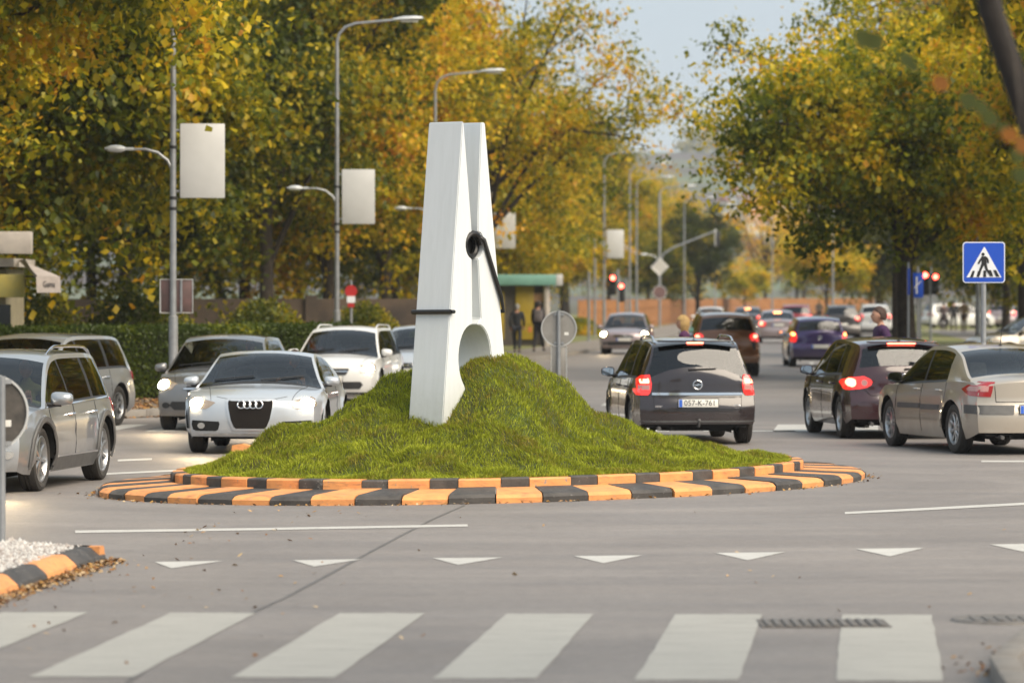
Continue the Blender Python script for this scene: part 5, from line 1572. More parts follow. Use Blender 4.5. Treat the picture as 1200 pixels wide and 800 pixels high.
LEFT = [
 ('high', -10.6, 70.5, 'nearest street tree on the left, its leaves hanging over the nearest lamp post', .52, 1.0),
 ('low', -14.5, 84, 'tall tree with orange tipped leaves behind the shop awning', .60, .9),
 ('low2', -10.6, 88, 'green and yellow tree behind the nearest street lamp on the left', .47, .8),
 ('low2', -10.2, 108, 'dark green tree above the hedge, between the two nearest lamp posts on the left', .36, .72),
 ('tall', -7.2, 120, 'green tree turning yellow behind the tall street lamp with the white banner', .42, .85),
 ('low', -5.9, 132, 'golden yellow tree behind the clothes peg', .66, 1.0),
 ('tall', -4.6, 150, 'golden tree just above the top of the clothes peg', .62, 1.0),
 ('low2', -2.2, 168, 'yellow green tree above the green kiosk roof', .58, .95),
 ('open', -.9, 137, 'thinly leaved tree with bare branches reaching over the road', .60, 1.0),
 ('low', -2.0, 190, 'yellow tree beside the red traffic light on the left of the road', .56, 1.0, .82),
 ('tall', 1.2, 222, 'orange yellow tree behind the row of lamp posts', .66, 1.05, .80),
 ('low2', 3.2, 262, 'pale orange tree beyond the traffic light arm', .70, 1.1, .80),
]
for a in LEFT:
    tree(*a[:4], ripe=a[4], bright=a[5], sc=a[6] if len(a) > 6 else 1.0, name='street_tree', group=GT)
BACK = [('low', -24, 112), ('low2', -19, 128), ('low', -15, 146), ('low2', -12, 168), ('low', -10, 192), ('low2', -4, 236), ('low', 25.5, 285), ('low2', 31.5, 268), ('low', 35, 290), ('low2', 21.5, 158), ('low', 26, 200), ('low2', 42, 300), ('broad', -17.5, 96), ('tall', -13.5, 106), ('broad2', -11.5, 122), ('broad', -9, 138), ('broad', -7, 156), ('tall', -5, 176), ('broad', -3, 200), ('broad2', 0, 226), ('broad', 2, 262), ('broad2', -21, 90), ('tall', -6.5, 205), ('tall', 4, 300)]
BL = ['dim low tree in the third row above the shop sign', 'dim low tree in the third row left of the nearest lamp post', 'dim low tree in the third row between the banner boards', 'dim low tree in the third row beside the clothes peg', 'dim low tree behind the kiosk wall', 'dim low tree behind the lamp posts on the left',
 'dim low tree behind the leaning tree on the right', 'dim low tree behind the three walkers', 'farthest dim low tree behind the walkers', 'dim low tree behind the crossing sign', 'dim low tree right of the crossing sign', 'dim low tree at the far right edge', 'dim tree farthest left, filling the gap above the shop roof', 'dim tree behind the nearest lamp post', 'dim tree behind the two left banner boards', 'dim tree behind the tall street lamp head',
      'dim tree filling the gap left of the clothes peg', 'dim tree right behind the top of the clothes peg', 'dim tree behind the kiosk', 'dim tree behind the red traffic lights on the left', 'dim tree behind the board fence',
      'dim tree at the far left behind the awning', 'dim tree deep behind the kiosk roof', 'dim tree beyond the last lamp posts on the left']
for i, (k, x, y) in enumerate(BACK):
    tree(k, x, y, BL[i], ripe=.30 + .1 * (i % 3), bright=.75, name='background_tree', group='trees behind the street trees')
LEFT2 = [
 ('tall', 7.2, 305, 'golden tree behind the lamp posts, left of the dark round tree', .60, 1.1, .85), ('low2', 11.5, 345, 'orange gold tree rising behind the dark round tree', .64, 1.1, .95),
]
for a in LEFT2: tree(*a[:4], ripe=a[4], bright=a[5], sc=a[6], name='street_tree', group=GT)
RIGHT = [
 ('high', 14.6, 69, 'nearest street tree on the right, leaves in the top right corner', .64, .95),
 ('lean', 9.9, 103, 'broad tree with a dark leaning trunk beside the man in the purple jacket', .48, 1.15, 1.0, 1.0),
 ('broad2', 15.0, 92, 'orange and green tree behind the pedestrian crossing sign', .62, 1.1),
 ('tall', 18.6, 112, 'dense yellow brown tree at the right edge', .68, .95),
 ('broad', 17.5, 140, 'green tree beyond the red lights on the right', .54, 1.0),
 ('open', 10.5, 111, 'sparsely leaved tree with bare twigs against the sky on the right', .54, 1.05, .9),
 ('tall', 22.5, 128, 'brown yellow tree behind the right-hand row', .58, .85),
 ('broad2', 20.5, 170, 'dull green tree far along the right pavement', .42, .8, .8),
 ('broad', 31, 190, 'low dark green tree behind the walkers', .36, .7, .8),
 ('broad2', 27, 215, 'green yellow tree far behind the blue lane sign', .46, .9, .7),
]
for a in RIGHT:
    tree(*a[:4], ripe=a[4], bright=a[5], sc=a[6] if len(a) > 6 else 1.0, tr=a[7] if len(a) > 7 else 1.0, name='street_tree', group=GT)
tree('round', 13.6, 300, 'round dark green tree behind the traffic light arm', .25, .75, 1.0, name='evergreen_tree')
tree('round', 10.0, 285, 'smaller olive tree left of the round dark one', .40, .8, .72, name='evergreen_tree')
tree('small', 19.2, 338, 'small bright yellow tree above the white oncoming car', .62, 1.25, .85, name='young_tree')
tree('small', 20.6, 268, 'bright golden tree above the silver sedan taxi', .64, 1.25, 1.12, name='young_tree', rz=1.0)
tree('small', 25.4, 290, 'golden tree right of the far lamp post', .60, 1.15, 1.1, name='young_tree')
tree('small', 30.5, 320, 'yellow green far tree above the dark hatchback', .52, 1.1, 1.1, name='young_tree')
tree('bare', 23.5, 380, 'almost bare pale tree in front of the hillside', .75, 1.5, 1.15, name='bare_tree', z=.0)
tree('bare', 28.5, 400, 'second almost bare tree in front of the hillside', .75, 1.5, 1.1, name='bare_tree', z=.0)
tree('round', 14.5, 380, 'far golden tree at the end of the left-hand row', .66, 1.15, 1.35, name='far_tree', z=0)
tree('round', 18.0, 430, 'far orange tree below the hill', .68, 1.15, 1.1, name='far_tree', z=0)
tree('round', 38, 420, 'far green tree below the hill on the right', .45, .9, 1.1, name='far_tree', z=0)
tree('round', 32, 460, 'far dull yellow tree below the hill', .55, 1.0, 1.1, name='far_tree', z=0)

# near tree at the right: trunk on the pavement, limb and hanging leaves in the corner of the view
nt_ = empty('near_tree', (4.35, 19.2, .12), 0, 'out of focus dark limb with hanging leaves at the top right corner', 'tree')
mb = MB(); mb.tube([(0, 0, -.1), (-.05, 0, .8), (-.3, .1, 1.6), (-1.25, .3, 2.15), (-1.84, .6, 2.80), (-2.02, .7, 3.35), (-2.12, .8, 4.0), (-2.3, 1.0, 5.0), (-2.0, 1.2, 6.4), (-1.7, 1.3, 7.8)], [.17, .15, .13, .095, .064, .060, .054, .045, .03, .01], 12)
mb.tube([(-.05, 0, .8), (.3, .2, 2.2), (.6, .3, 4.5), (.4, .4, 6.4), (.1, .4, 8.6)], [.12, .10, .08, .05, .02], 8)
mb.build('trunk', mat('dark_limb_bark', (.016, .011, .008), .8, var=.4, vs=9, bump=.6, bs=14), nt_)  # darker bark than on the other trees
ncr = link('crown', TM['small'][1], nt_, (-.6, .6, 4.6)); ncr['kind'] = 'stuff'; ncr.color = (.5, 0, 1.0, 1)
_lf = [(1012, 45, 300), (1024, 48, 310), (1062, 70, 300), (1070, 78, 290), (1102, 97, 300), (1135, 118, 290), (1150, 126, 300), (1160, 138, 280), (1176, 150, 290), (1183, 158, 300), (1192, 182, 290), (1196, 205, 300), (1199, 170, 310)]
mb = MB(); pts = [P(x, y_ - 10, s) for x, y_, s in _lf[:-2]]; 
base = Vector((4.35, 19.2, .12))
mb.tube([Vector((-1.9, .85, 3.8)) + base] + [p for p in [P(1150, -60, 270), P(1100, 0, 290)]], [.02, .012, .006], 6)
mb.tube([P(1150, -60, 270), P(1188, 60, 290), P(1200, 170, 300)], [.012, .008, .003], 5)
mb.tube([P(1100, 0, 290), P(1010, 30, 300)], [.006, .002], 5)
o = mb.build('twig', M_BARK, nt_); o.matrix_parent_inverse = Matrix.Translation(-base)
M_NEARLEAF = mat('near_leaf_green', (.070, .085, .010), .6, var=.3, vs=30); M_NEARLEAF2 = mat('near_leaf_orange', (.30, .11, .012), .6, var=.3, vs=30)
for x, y_, s in _lf:
    c_ = P(x, y_, s); mb = MB(); L_ = random.uniform(.06, .10); a = random.uniform(-.9, .6)
    u = Vector((cos(a), random.uniform(-.3, .3), -abs(sin(a)) - .4)).normalized(); w = u.cross(Vector((.2, 1, .1))).normalized()
    k = [0, .25, .6, .85, 1]; wd = [.0, .30, .42, .26, 0]
    vs = [c_ + u * L_ * (t - .5) + w * L_ * ww * sg + Vector((0, L_ * .15 * abs(ww), 0)) for t, ww in zip(k, wd) for sg in (-1, 1)]
    mb.add(vs, [(2*i, 2*i+1, 2*i+3, 2*i+2) for i in range(4)])
    o = mb.build('leaf', M_NEARLEAF2 if x in (1102, 1183, 1199) else M_NEARLEAF, nt_); o.matrix_parent_inverse = Matrix.Translation(-base)

# hedge
def leaf_quads(P_, size, seed):
    r = np.random.default_rng(seed); n = len(P_)
    d1 = r.normal(0, 1, (n, 3)); d1 /= np.linalg.norm(d1, axis=1)[:, None]; d2 = np.cross(d1, r.normal(0, 1, (n, 3))); d2 /= np.linalg.norm(d2, axis=1)[:, None]
    S = (size * r.uniform(.6, 1.3, n))[:, None]
    V = np.stack([P_, P_ + d1 * S * .5 + d2 * S * .35, P_ + d1 * S, P_ + d1 * S * .5 - d2 * S * .35], 1).reshape(-1, 3)
    F = (np.arange(n)[:, None] * 4 + np.array([0, 1, 2, 0, 2, 3])[None]).reshape(-1, 3)
    return V, F
def leaf_object(name, P_, size, seed, m, parent=None):
    V, F = leaf_quads(P_, size, seed)
    me = bpy.data.meshes.new(name); me.vertices.add(len(V)); me.vertices.foreach_set('co', V.ravel())
    me.loops.add(F.size); me.loops.foreach_set('vertex_index', F.ravel().astype(np.int32)); me.polygons.add(len(F)); me.polygons.foreach_set('loop_start', (np.arange(len(F)) * 3).astype(np.int32))
    me.update(calc_edges=True); me.materials.append(m); return link(name, me, parent)
def hedge(name, pts, w, h, n, label, ripe, bright):
    t = empty(name, label=label, cat='hedge'); r = np.random.default_rng(33)
    seg = [(Vector((*a, 0)), Vector((*b, 0))) for a, b in zip(pts[:-1], pts[1:])]; Ls = [(b - a).length for a, b in seg]; out = []
    mb = MB()
    for (a, b), L_ in zip(seg, Ls):
        d = (b - a).normalized(); nn = Vector((-d.y, d.x, 0)); k = int(n * L_ / sum(Ls))
        u = r.uniform(0, L_, k); face = r.uniform(0, 1, k); v = np.where(face < .55, r.normal(-w / 2, .04, k), r.uniform(-w / 2, w / 2, k)); zz = np.where(face < .55, r.uniform(.05, h, k), h + r.normal(0, .035, k))
        x = a.x + d.x * u + nn.x * -v * -1; y = a.y + d.y * u + nn.y * v
        out.append(np.stack([x, y, zz + .12], 1)); mb.box(((a + b) / 2) + Vector((0, 0, h / 2 + .08)), (L_ , w * .86, h - .08), atan2(d.y, d.x))
    b_ = mb.build('branches', mat('hedge_core', (.015, .018, .006), .95, var=.4), t)
    f = leaf_object('foliage', np.concatenate(out), .075, 3, M_LEAF, t); f['kind'] = 'stuff'; f.color = (ripe, 0, bright, 1)
    return t
hedge('hedge', [(-16, 72), (-8.8, 75.5), (-3.6, 86)], .9, 1.32, 52000, 'long clipped green hedge along the left pavement', .10, 1.15)
hedge('hedge', [(-3.2, 88), (-2.6, 96)], .8, 1.1, 9000, 'short end of clipped hedge beyond the white estate car', .40, .8)
def bush(x, y, R, h, label, ripe, bright, n=5000):
    t = empty('bush', (x, y, .1), label=label, cat='bush'); r = np.random.default_rng(abs(int(x * 7 + y)) + 3)
    v = r.normal(0, 1, (n, 3)); v /= np.linalg.norm(v, axis=1)[:, None]; v *= r.uniform(.5, 1.05, n)[:, None] ** .6
    f = leaf_object('foliage', np.abs(v * [0, 0, 1]) * h + v * [R, R, 0], .10, 3, M_LEAF, t); f['kind'] = 'stuff'; f.color = (ripe, 0, bright, 1)
    mb = MB()
    for k in range(5): mb.tube([(0, 0, 0), (R * .5 * cos(k), R * .5 * sin(k), h * .6)], [.03, .01], 5)
    mb.build('stem', M_BARK, t); return t
bush(3.4, 202, 1.0, .9, 'small yellow green bush at the left kerb far up the road', .42, 1.2)
bush(9.9, 92, .8, .6, 'yellow green bush at the foot of the leaning tree', .48, 1.1)
bush(-9.2, 69.6, .5, .35, 'low clump of weeds at the kerb behind the silver cars', .5, .8, 2500)

for i, (x, y, R, h, lab, rp) in enumerate(((-13.2, 84, 1.7, 2.6, 'dark shrub behind the hedge below the shop awning', .30), (-10.4, 88, 1.6, 2.2, 'dark shrub behind the hedge left of the nearest lamp post', .36), (-8.4, 92, 1.5, 2.4, 'dark shrub behind the hedge above the grey hatchback', .32),
        (-6.0, 99, 1.3, 1.9, 'dark shrub behind the hedge left of the tall lamp post', .42), (-3.9, 108, 1.2, 1.8, 'small shrub right of the tall lamp post', .45), (-1.6, 118, 1.0, 1.5, 'low shrub beside the left edge of the clothes peg', .42))):
    bush(x, y, R, h, lab, rp, .8, 9000)
# ------------------------------------------------------------------ lamps
def lamp_post(x, y, rz, label, banner=False, low=True, h=8.65, arm=2.05, name='street_lamp', board='blank white banner board'):
    t = empty(name, (x, y, .12), rz, label, 'street lamp', 'street lamps along the road')
    mb = MB(); mb.tube([(0, 0, 0), (0, 0, 1.6), (0, 0, 1.62), (0, 0, h - .75)], [.085, .085, .062, .048], 12); mb.build('pole', M_STEEL, t)
    mb = MB(); mb.rbox((0, 0, .10), (.34, .34, .2), .03); mb.lathe([(.11, .2), (.11, .34), (.09, .38)], 12); mb.build('footing', M_CONC, t)
    mb = MB(); pts = [(0, 0, h - .8), (0, 0, h - .5), (.05, 0, h - .30), (.20, 0, h - .13), (.45, 0, h - .04), (arm - .62, 0, h + .05)]
    mb.tube(pts, [.048, .042, .038, .035, .032, .03], 8); mb.build('arm', M_STEEL, t)
    mb = MB(); R = Matrix.Rotation(radians(-3), 3, 'Y')
    V_ = []; F_ = []; prof = [(-.02, .03, .03), (.05, .07, .045), (.25, .12, .075), (.55, .13, .07), (.70, .09, .045), (.74, .02, .02)]
    for u, w, hh in prof:
        for k in range(10):
            a = 2 * pi * k / 10; V_.append(Vector((arm - .68, 0, h + .05)) + R @ Vector((u, w * cos(a), hh * sin(a) * (1 if sin(a) > 0 else .6))))
    for i in range(5):
        for k in range(10): F_.append((i*10 + k, i*10 + (k+1) % 10, (i+1)*10 + (k+1) % 10, (i+1)*10 + k))
    mb.add(V_, F_); hd = mb.build('lamp_head', M_LAMPHEAD, t)
    mb = MB(); mb.rbox((arm - .28, 0, h + .005), (.42, .15, .03), .01); mb.build('lens', mat_lens, hd)
    if low:
        mb = MB(); z = 4.25
        mb.tube([(0, 0, z - .05), (-.10, 0, z + .14), (-.28, 0, z + .28), (-.50, 0, z + .34), (-.72, 0, z + .335)], [.034, .03, .028, .025, .022], 8); mb.build('low_arm', M_STEEL, t)
        mb = MB(); mb.sphere((-1.02, 0, z + .345), (.19, .09, .07), 10, 6); mb.tube([(-1.22, 0, z + .35), (-.70, 0, z + .34)], [.02, .03], 6); mb.build('low_lamp_head', M_LAMPHEAD, t)
    if banner:
        z0, z1 = 3.72, 5.05
        mb = MB(); mb.rbox((.52, 0, (z0 + z1) / 2), (.80, .10, z1 - z0), .012); b = mb.build('banner_board', M_BOARD, t)
        mb = MB()
        for zz in (z0 + .12, z1 - .12): mb.tube([(0, 0, zz), (.2, 0, zz)], .022, 6)
        mb.build('bracket', M_STEEL, b)
        for zz in (z0 - .03, z0 - .22, z1 - .45):
            mb = MB(); mb.lathe([(.062, zz), (.070, zz + .01), (.070, zz + .05), (.062, zz + .06)], 12); mb.build('clamp', M_BLACK, t)
    return t
mat_lens = mat('lamp_lens', (.55, .55, .50), .2)
def pl_(px, s): return ((px - 600) / s, FPX / s)
for px, s, lab, ban in ((203, 65.5, 'nearest street lamp on the left, rising out of view, with a white board', True), (395, 48, 'tall street lamp with a white board above the white estate car', True),
                        (510, 39, 'street lamp rising behind the clothes peg', False), (575, 31.5, 'street lamp mostly hidden behind the right edge of the clothes peg', True),
                        (708, 25, 'street lamp with a white board left of the red traffic light', True), (738, 22.9, 'slim street lamp just right of the red traffic light', False),
                        (746, 20.6, 'slim street lamp left of the traffic light arm', False), (802, 17, 'far street lamp rising through the dark round tree', False), (838, 15, 'farthest street lamp on the left side of the road', False)):
    x, y = pl_(px, s); t = lamp_post(x, y, 0.0 if px > 210 else .12, lab, ban, low=px < 760)
    if px < 210: pass
for px, s, lab in ((1146, 40.6, 'street lamp whose pole stands behind the pedestrian crossing sign'), (1060, 33, 'street lamp behind the leaning tree, its head above the crown'),
                   (976, 20, 'slim far street lamp right of the golden tree'), (905, 15, 'far street lamp standing above the silver sedan taxi')):
    x, y = pl_(px, s); lamp_post(x, y, pi, lab, False, low=False)

def pole(name, x, y, h, r, label, cat, z=.12, m=None):
    t = empty(name, (x, y, z), 0, label, cat); mb = MB(); mb.tube([(0, 0, 0), (0, 0, h)], r, 10); mb.lathe([(r * 1.8, 0), (r * 1.8, .03), (r, .05)], 10); mb.build('pole', m or M_STEEL, t); return t
M_SIGNAL = mat('signal_black', (.02, .02, .02), .5)
M_RED = mat('red_light', (.8, .05, .03), .3, emit=(1.0, .05, .03), es=14.0)
def signal_head(t, x, y, z, lit='red', face=-1, s=1.0):
    """three-lamp head; lit lamps face the camera when face is -1"""
    mb = MB(); mb.rbox((x, y, z), (.32 * s, .22, .95 * s), .03); b = mb.build('signal_head', M_SIGNAL, t)
    for k, c in enumerate(('red', 'amber', 'green')):
        zz = z + (.30 - .30 * k) * s
        mb = MB(); mb.lathe([(0, 0), (.10 * s, 0), (.105 * s, .01)], 16, 'Y', (x, y + face * .115, zz)); mb.build('lamp', M_RED if (c == lit) else M_DARKLAMP, b)
        mb = MB(); vs = []; fs = []
        for q in range(9):
            a = pi * q / 8; vs += [(x + .115 * s * cos(a), y + face * .10, zz + .115 * s * sin(a)), (x + .115 * s * cos(a), y + face * .28, zz + .115 * s * sin(a))]
        fs = [(2*q, 2*q+1, 2*q+3, 2*q+2) for q in range(8)]; mb.add(vs, fs); mb.build('visor', M_SIGNAL, b)
    return b
M_DARKLAMP = mat('unlit_lamp', (.03, .03, .025), .3)
# gantry with arm over the road
x, y = pl_(773, 19.0); gt = pole('signal_gantry', x, y, 8.3, .085, 'tall mast with an arm reaching right over the road, with a hanging signal', 'traffic light')
mb = MB(); mb.tube([(0, 0, 4.0), (.25, 0, 4.55), (.9, 0, 4.95), (3.45, 0, 5.95)], [.06, .06, .055, .045], 8); mb.build('arm', M_STEEL, gt)
mb = MB(); mb.tube([(0, 0, 8.0), (.05, 0, 8.4), (.3, 0, 8.6), (1.5, 0, 8.72)], [.05, .045, .04, .035], 8); mb.build('lamp_arm', M_STEEL, gt)
mb = MB(); mb.sphere((1.85, 0, 8.72), (.42, .13, .08), 10, 6); mb.build('lamp_head', M_LAMPHEAD, gt)
mb = MB(); mb.tube([(0, 0, 4.05), (-.3, 0, 4.4), (-.75, 0, 4.5)], .03, 6); mb.sphere((-.98, 0, 4.5), (.24, .1, .08), 10, 6); mb.build('low_arm', M_LAMPHEAD, gt)
mb = MB(); mb.rbox((3.45, 0, 5.55), (.10, .08, 1.05), .01); mb.build('hanger', M_BOARD, gt); mb = MB(); mb.rbox((3.60, .05, 5.45), (.28, .2, .95), .03); mb.build('signal_head', M_SIGNAL, gt)
x2, y2 = x, y - .16
ds = empty('diamond_sign', (x, y - .11, 3.85), 0, 'grey diamond sign plate on the signal mast', 'sign'); mb = MB(); s_ = .68
mb.prism([(-s_ * .78, 0), (0, -s_ * .78), (s_ * .78, 0), (0, s_ * .78)], (0, 0, 0), (1, 0, 0), (0, 0, 1), (0, .02, 0)); mb.build('plate', mat('pale_plate', (.5, .48, .44), .5, var=.1), ds)
mb = MB(); 
for a_, b_ in (((-.53, 0), (0, -.53)), ((0, -.53), (.53, 0)), ((.53, 0), (0, .53)), ((0, .53), (-.53, 0))): mb.tube([(a_[0], -.004, a_[1]), (b_[0], -.004, b_[1])], .022, 6)
mb.build('rim', M_SIGNRIM, ds)
rs = empty('round_sign', (x, y - .11, 2.28), 0, 'dark round sign below the diamond on the signal mast', 'sign'); mb = MB(); mb.lathe([(0, 0), (.40, 0), (.42, .02), (0, .03)], 24, 'Y'); mb.build('plate', mat('dark_round_plate', (.09, .06, .06), .5, col2=(.2, .10, .09), vs=3), rs)
mb = MB(); mb.lathe([(.38, -.01), (.43, -.01), (.43, .03), (.38, .03)], 24, 'Y', closed=True); mb.build('rim', M_SIGNRIM, rs)
# pole-mounted lights
for px, py, s, lab in ((718, 334, 26, 'red traffic light nearest the left-hand trees'), (728, 343, 24, 'second red traffic light just right of the first'), (1084, 332, 30, 'red traffic light right of the blue lane sign'), (1096, 333, 27, 'red traffic light beside the walkers, right of the other one')):
    x, y = pl_(px, s); zc = CAMH - (py - HORIZON) / s + .02
    t = pole('traffic_light', x + (.24 if px < 1000 else -.18), y + .2, zc + .6, .055, lab, 'traffic light'); signal_head(t, -.24 if px < 1000 else .18, -.2, zc - .12)
for px, s, h, lab in ((690, 27, 3.0, 'grey post left of the traffic lights'), (697, 24.5, 4.6, 'tall thin grey post near the lamp with the board')):
    x, y = pl_(px, s); pole('post', x, y, h, .06, lab, 'post')

# ------------------------------------------------------------------ signs
def sign_back(x, y, zc, R, ptop, label, sticker=True, rz=0, panel=None, z0=0.0, px_off=0.0, face=None):
    t = empty('round_sign', (x, y, z0), rz, label, 'sign')
    mb = MB(); mb.tube([(px_off, -.02, 0), (px_off, -.02, ptop)], .032, 10); mb.build('pole', M_STEEL, t)
    mb = MB(); mb.lathe([(0, .030), (R - .01, .030), (R - .01, .036), (0, .036)], 40, 'Y', (0, 0, zc)); d = mb.build('disc', face or M_SIGNBACK, t)
    mb = MB(); mb.lathe([(R - .018, .012), (R, .012), (R, .040), (R - .018, .040)], 40, 'Y', (0, 0, zc), closed=True); mb.build('rim', M_SIGNRIM, d)
    if sticker: mb = MB(); mb.box((R * .42, .027, zc - R * .28), (R * .24, .004, R * .17)); mb.build('sticker', M_PLATE, d)
    for zz in (zc + R * .8, zc - R * .8):
        mb = MB(); mb.box((px_off, .01, zz), (R * .55, .03, .035)); mb.build('clamp', M_STEEL, t)
    if panel:
        w, z1, z2 = panel; mb = MB(); mb.rbox((0, .03, (z1 + z2) / 2), (w, .02, z2 - z1), .012); p = mb.build('panel', M_SIGNBACK, t)
        mb = MB(); pts = [(-w/2, .02, z1), (w/2, .02, z1), (w/2, .02, z2), (-w/2, .02, z2), (-w/2, .02, z1)]; mb.tube(pts, .009, 6); mb.build('rim', M_SIGNRIM, p)
    return t
sc_ = 68.; x, y = pl_(655, sc_)
sign_back(x, y, CAMH - (385 - HORIZON) / sc_, 21 / sc_, 1.84, 'back of a round grey road sign and narrow panel beside the clothes peg', panel=(.26, .62, 1.22))
sc_ = 150.; x, y = pl_(-10, sc_)
sign_back(x, y, CAMH - (500 - HORIZON) / sc_, .302, 1.36, 'back of a large round sign with dark face and painted reflections at the left edge', z0=.11, rz=.35, px_off=.075, face=M_SIGNDARK)
# pedestrian crossing sign
sc_ = 82.; x, y = pl_(1153, sc_)
ps = empty('pedestrian_crossing_sign', (x, y, .12), 0, 'square blue pedestrian crossing sign on a grey pole', 'sign')
mb = MB(); mb.tube([(0, .05, 0), (0, .05, 2.62)], .040, 12); mb.build('pole', M_STEEL, ps)
zc = CAMH - (307.5 - HORIZON) / sc_ - .12; W_ = 49.5 / sc_; H_ = 48 / sc_
M_SBLUE = mat('sign_blue', (.012, .075, .50), .35, var=.05, vs=2); M_SWHITE = mat('sign_white', (.75, .77, .80), .35); M_SBLACK = mat('sign_black', (.012, .012, .012), .45)
def rrect(w, h, r, n=5): return [(sx * (w/2 - r) + r * cos(a), sz * (h/2 - r) + r * sin(a)) for sx, sz, a0 in ((1, 1, 0), (-1, 1, pi/2), (-1, -1, pi), (1, -1, 3*pi/2)) for a in [a0 + pi/2 * k / n for k in range(n + 1)]]
ox = -1153 + 1152.5
def onsign(name, poly, m, lift, parent, oz=zc, yb=0.0): mb = MB(); mb.prism(poly, (0, yb - lift, oz), (1, 0, 0), (0, 0, 1), (0, .004, 0)); return mb.build(name, m, parent)
mb = MB(); mb.prism(rrect(W_, H_, .045), (0, 0, zc), (1, 0, 0), (0, 0, 1), (0, .02, 0)); plate_ = mb.build('plate', M_SWHITE, ps)
onsign('blue_field', rrect(W_ - .028, H_ - .028, .036), M_SBLUE, .004, plate_)
k = W_ / 49.5
onsign('white_triangle', [(-20.5*k, -17.5*k), (20.5*k, -17.5*k), (1*k, 18*k), (-0*k, 18*k)], M_SWHITE, .008, plate_)
def poly_px(pp): return [((a - 717) * k / 4.705, (270 - b) * k / 4.705) for a, b in pp]
figs = [poly_px([(640,352),(654,316),(667,316),(657,352)]), poly_px([(676,350),(684,318),(697,318),(691,350)]), poly_px([(713,350),(714,315),(729,315),(729,350)]), poly_px([(748,346),(740,312),(756,312),(768,346)]), poly_px([(783,348),(768,312),(784,312),(803,348)]),
        poly_px([(704,236),(728,236),(732,276),(704,276)]), poly_px([(706,270),(722,274),(703,312),(694,342),(682,338),(692,306)]), poly_px([(714,274),(730,272),(738,306),(756,330),(746,338),(727,312)]),
        poly_px([(704,238),(712,246),(696,268),(690,280),(682,274),(690,260)]), poly_px([(724,238),(734,240),(744,256),(744,274),(735,272),(733,260)])]
for i, f in enumerate(figs):
    onsign('stripe' if i < 5 else 'walking_figure', f, M_SBLACK, .012 + .0006 * i, plate_)
onsign('walking_figure', poly_px([(712 + 9 * cos(a), 225 + 9 * sin(a)) for a in [2*pi*q/14 for q in range(14)]]), M_SBLACK, .012, plate_)
# blue lane sign and its edge-on neighbour
sc_ = 44.; x, y = pl_(1075.5, sc_); bs = pole('lane_sign', x, y + .05, 2.75, .035, 'blue lane sign with a white arrow right of the leaning tree', 'sign')
mb = MB(); mb.rbox((0, -.06, 2.25), (.30, .02, .66), .02); pl2 = mb.build('plate', M_SBLUE, bs)
mb = MB(); mb.box((-.03, -.075, 2.25), (.035, .008, .46)); mb.tube([(-.03, -.076, 2.25), (.09, -.076, 2.36)], .014, 5); mb.tube([(-.09, -.076, 2.16), (-.03, -.076, 2.28)], .014, 5); mb.build('white_arrow', M_SWHITE, pl2)
x, y = pl_(1064.5, 50); b2 = pole('lane_sign', x, y, 2.75, .03, 'narrow blue sign seen edge on against the leaning tree', 'sign'); mb = MB(); mb.rbox((0, -.05, 2.30), (.05, .3, .62), .01); mb.build('plate', M_SBLUE, b2)
# small red-white sign above the hedge
sc_ = 48.; x, y = pl_(411.5, sc_); ns = pole('no_entry_sign', x, y, 2.35, .035, 'small red and white sign on a thin post right of the tall lamp', 'sign')
mb = MB(); mb.lathe([(0, 0), (.15, 0), (.15, .02), (0, .02)], 20, 'Y', (0, -.05, 2.08)); d_ = mb.build('disc', mat('sign_red', (.42, .02, .02), .4), ns)
mb = MB(); mb.box((0, -.06, 1.88), (.20, .02, .16)); mb.build('white_plate', M_SWHITE, ns); mb = MB(); mb.box((0, -.062, 1.74), (.16, .02, .10)); mb.build('red_plate', bpy.data.materials['sign_red'], ns)
# framed panel seen from behind on the nearest lamp
sc_ = 65.5; x, y = pl_(206.5, sc_); fp = empty('direction_board', (x, y - .13, CAMH - (347 - HORIZON) / sc_), 0, 'framed board seen from behind, clamped to the nearest lamp post', 'sign')
w, h = 38 / sc_, 39 / sc_
mb = MB(); mb.rbox((0, .18, 0), (w, .02, h), .01); bp_ = mb.build('panel', mat('board_back', (.075, .055, .05), .5, .2, col2=(.16, .09, .085), vs=2.5), fp)
mb = MB(); pts = [(-w/2, .168, -h/2), (w/2, .168, -h/2), (w/2, .168, h/2), (-w/2, .168, h/2), (-w/2, .168, -h/2)]; mb.tube(pts, .014, 6); mb.build('frame', M_SIGNRIM, bp_)
mb = MB(); mb.box((.09, .15, 0), (.035, .03, h)); mb.build('rail', M_STEEL, bp_)

# ------------------------------------------------------------------ shop front at the left edge, kiosk, fence
sc_ = 60.
shop = empty('shop', (P(0, 346, sc_).x, P(0, 346, sc_).y, .12), 0, 'small shop with cream sign box and awning showing at the left edge', 'shop')
M_SHOPW = mat('shop_wall', (.30, .26, .17), .8, var=.3, vs=3); M_CREAM = mat('cream_board', (.52, .47, .42), .6, var=.25, vs=4); M_AWN = mat('awning_canvas', (.42, .37, .34), .8, var=.25, vs=6)
M_YEL = mat('yellow_board', (.52, .42, .10), .6, col2=(.40, .36, .14), vs=3)
def zz_(py): return CAMH - (py - HORIZON) / sc_ - .12
mb = MB(); mb.box((-3.4, 1.6, 1.25), (7.0, 3.0, 2.5)); mb.build('wall', M_SHOPW, shop)
mb = MB(); mb.box((-3.4, 1.5, 2.62), (7.4, 3.6, .16)); mb.build('roof', M_CREAM, shop)
mb = MB(); mb.rbox((42 / sc_ - 1.6, -.6, (zz_(272) + zz_(298)) / 2), (3.2, .25, 26 / sc_), .02); mb.build('sign_box', M_CREAM, shop)
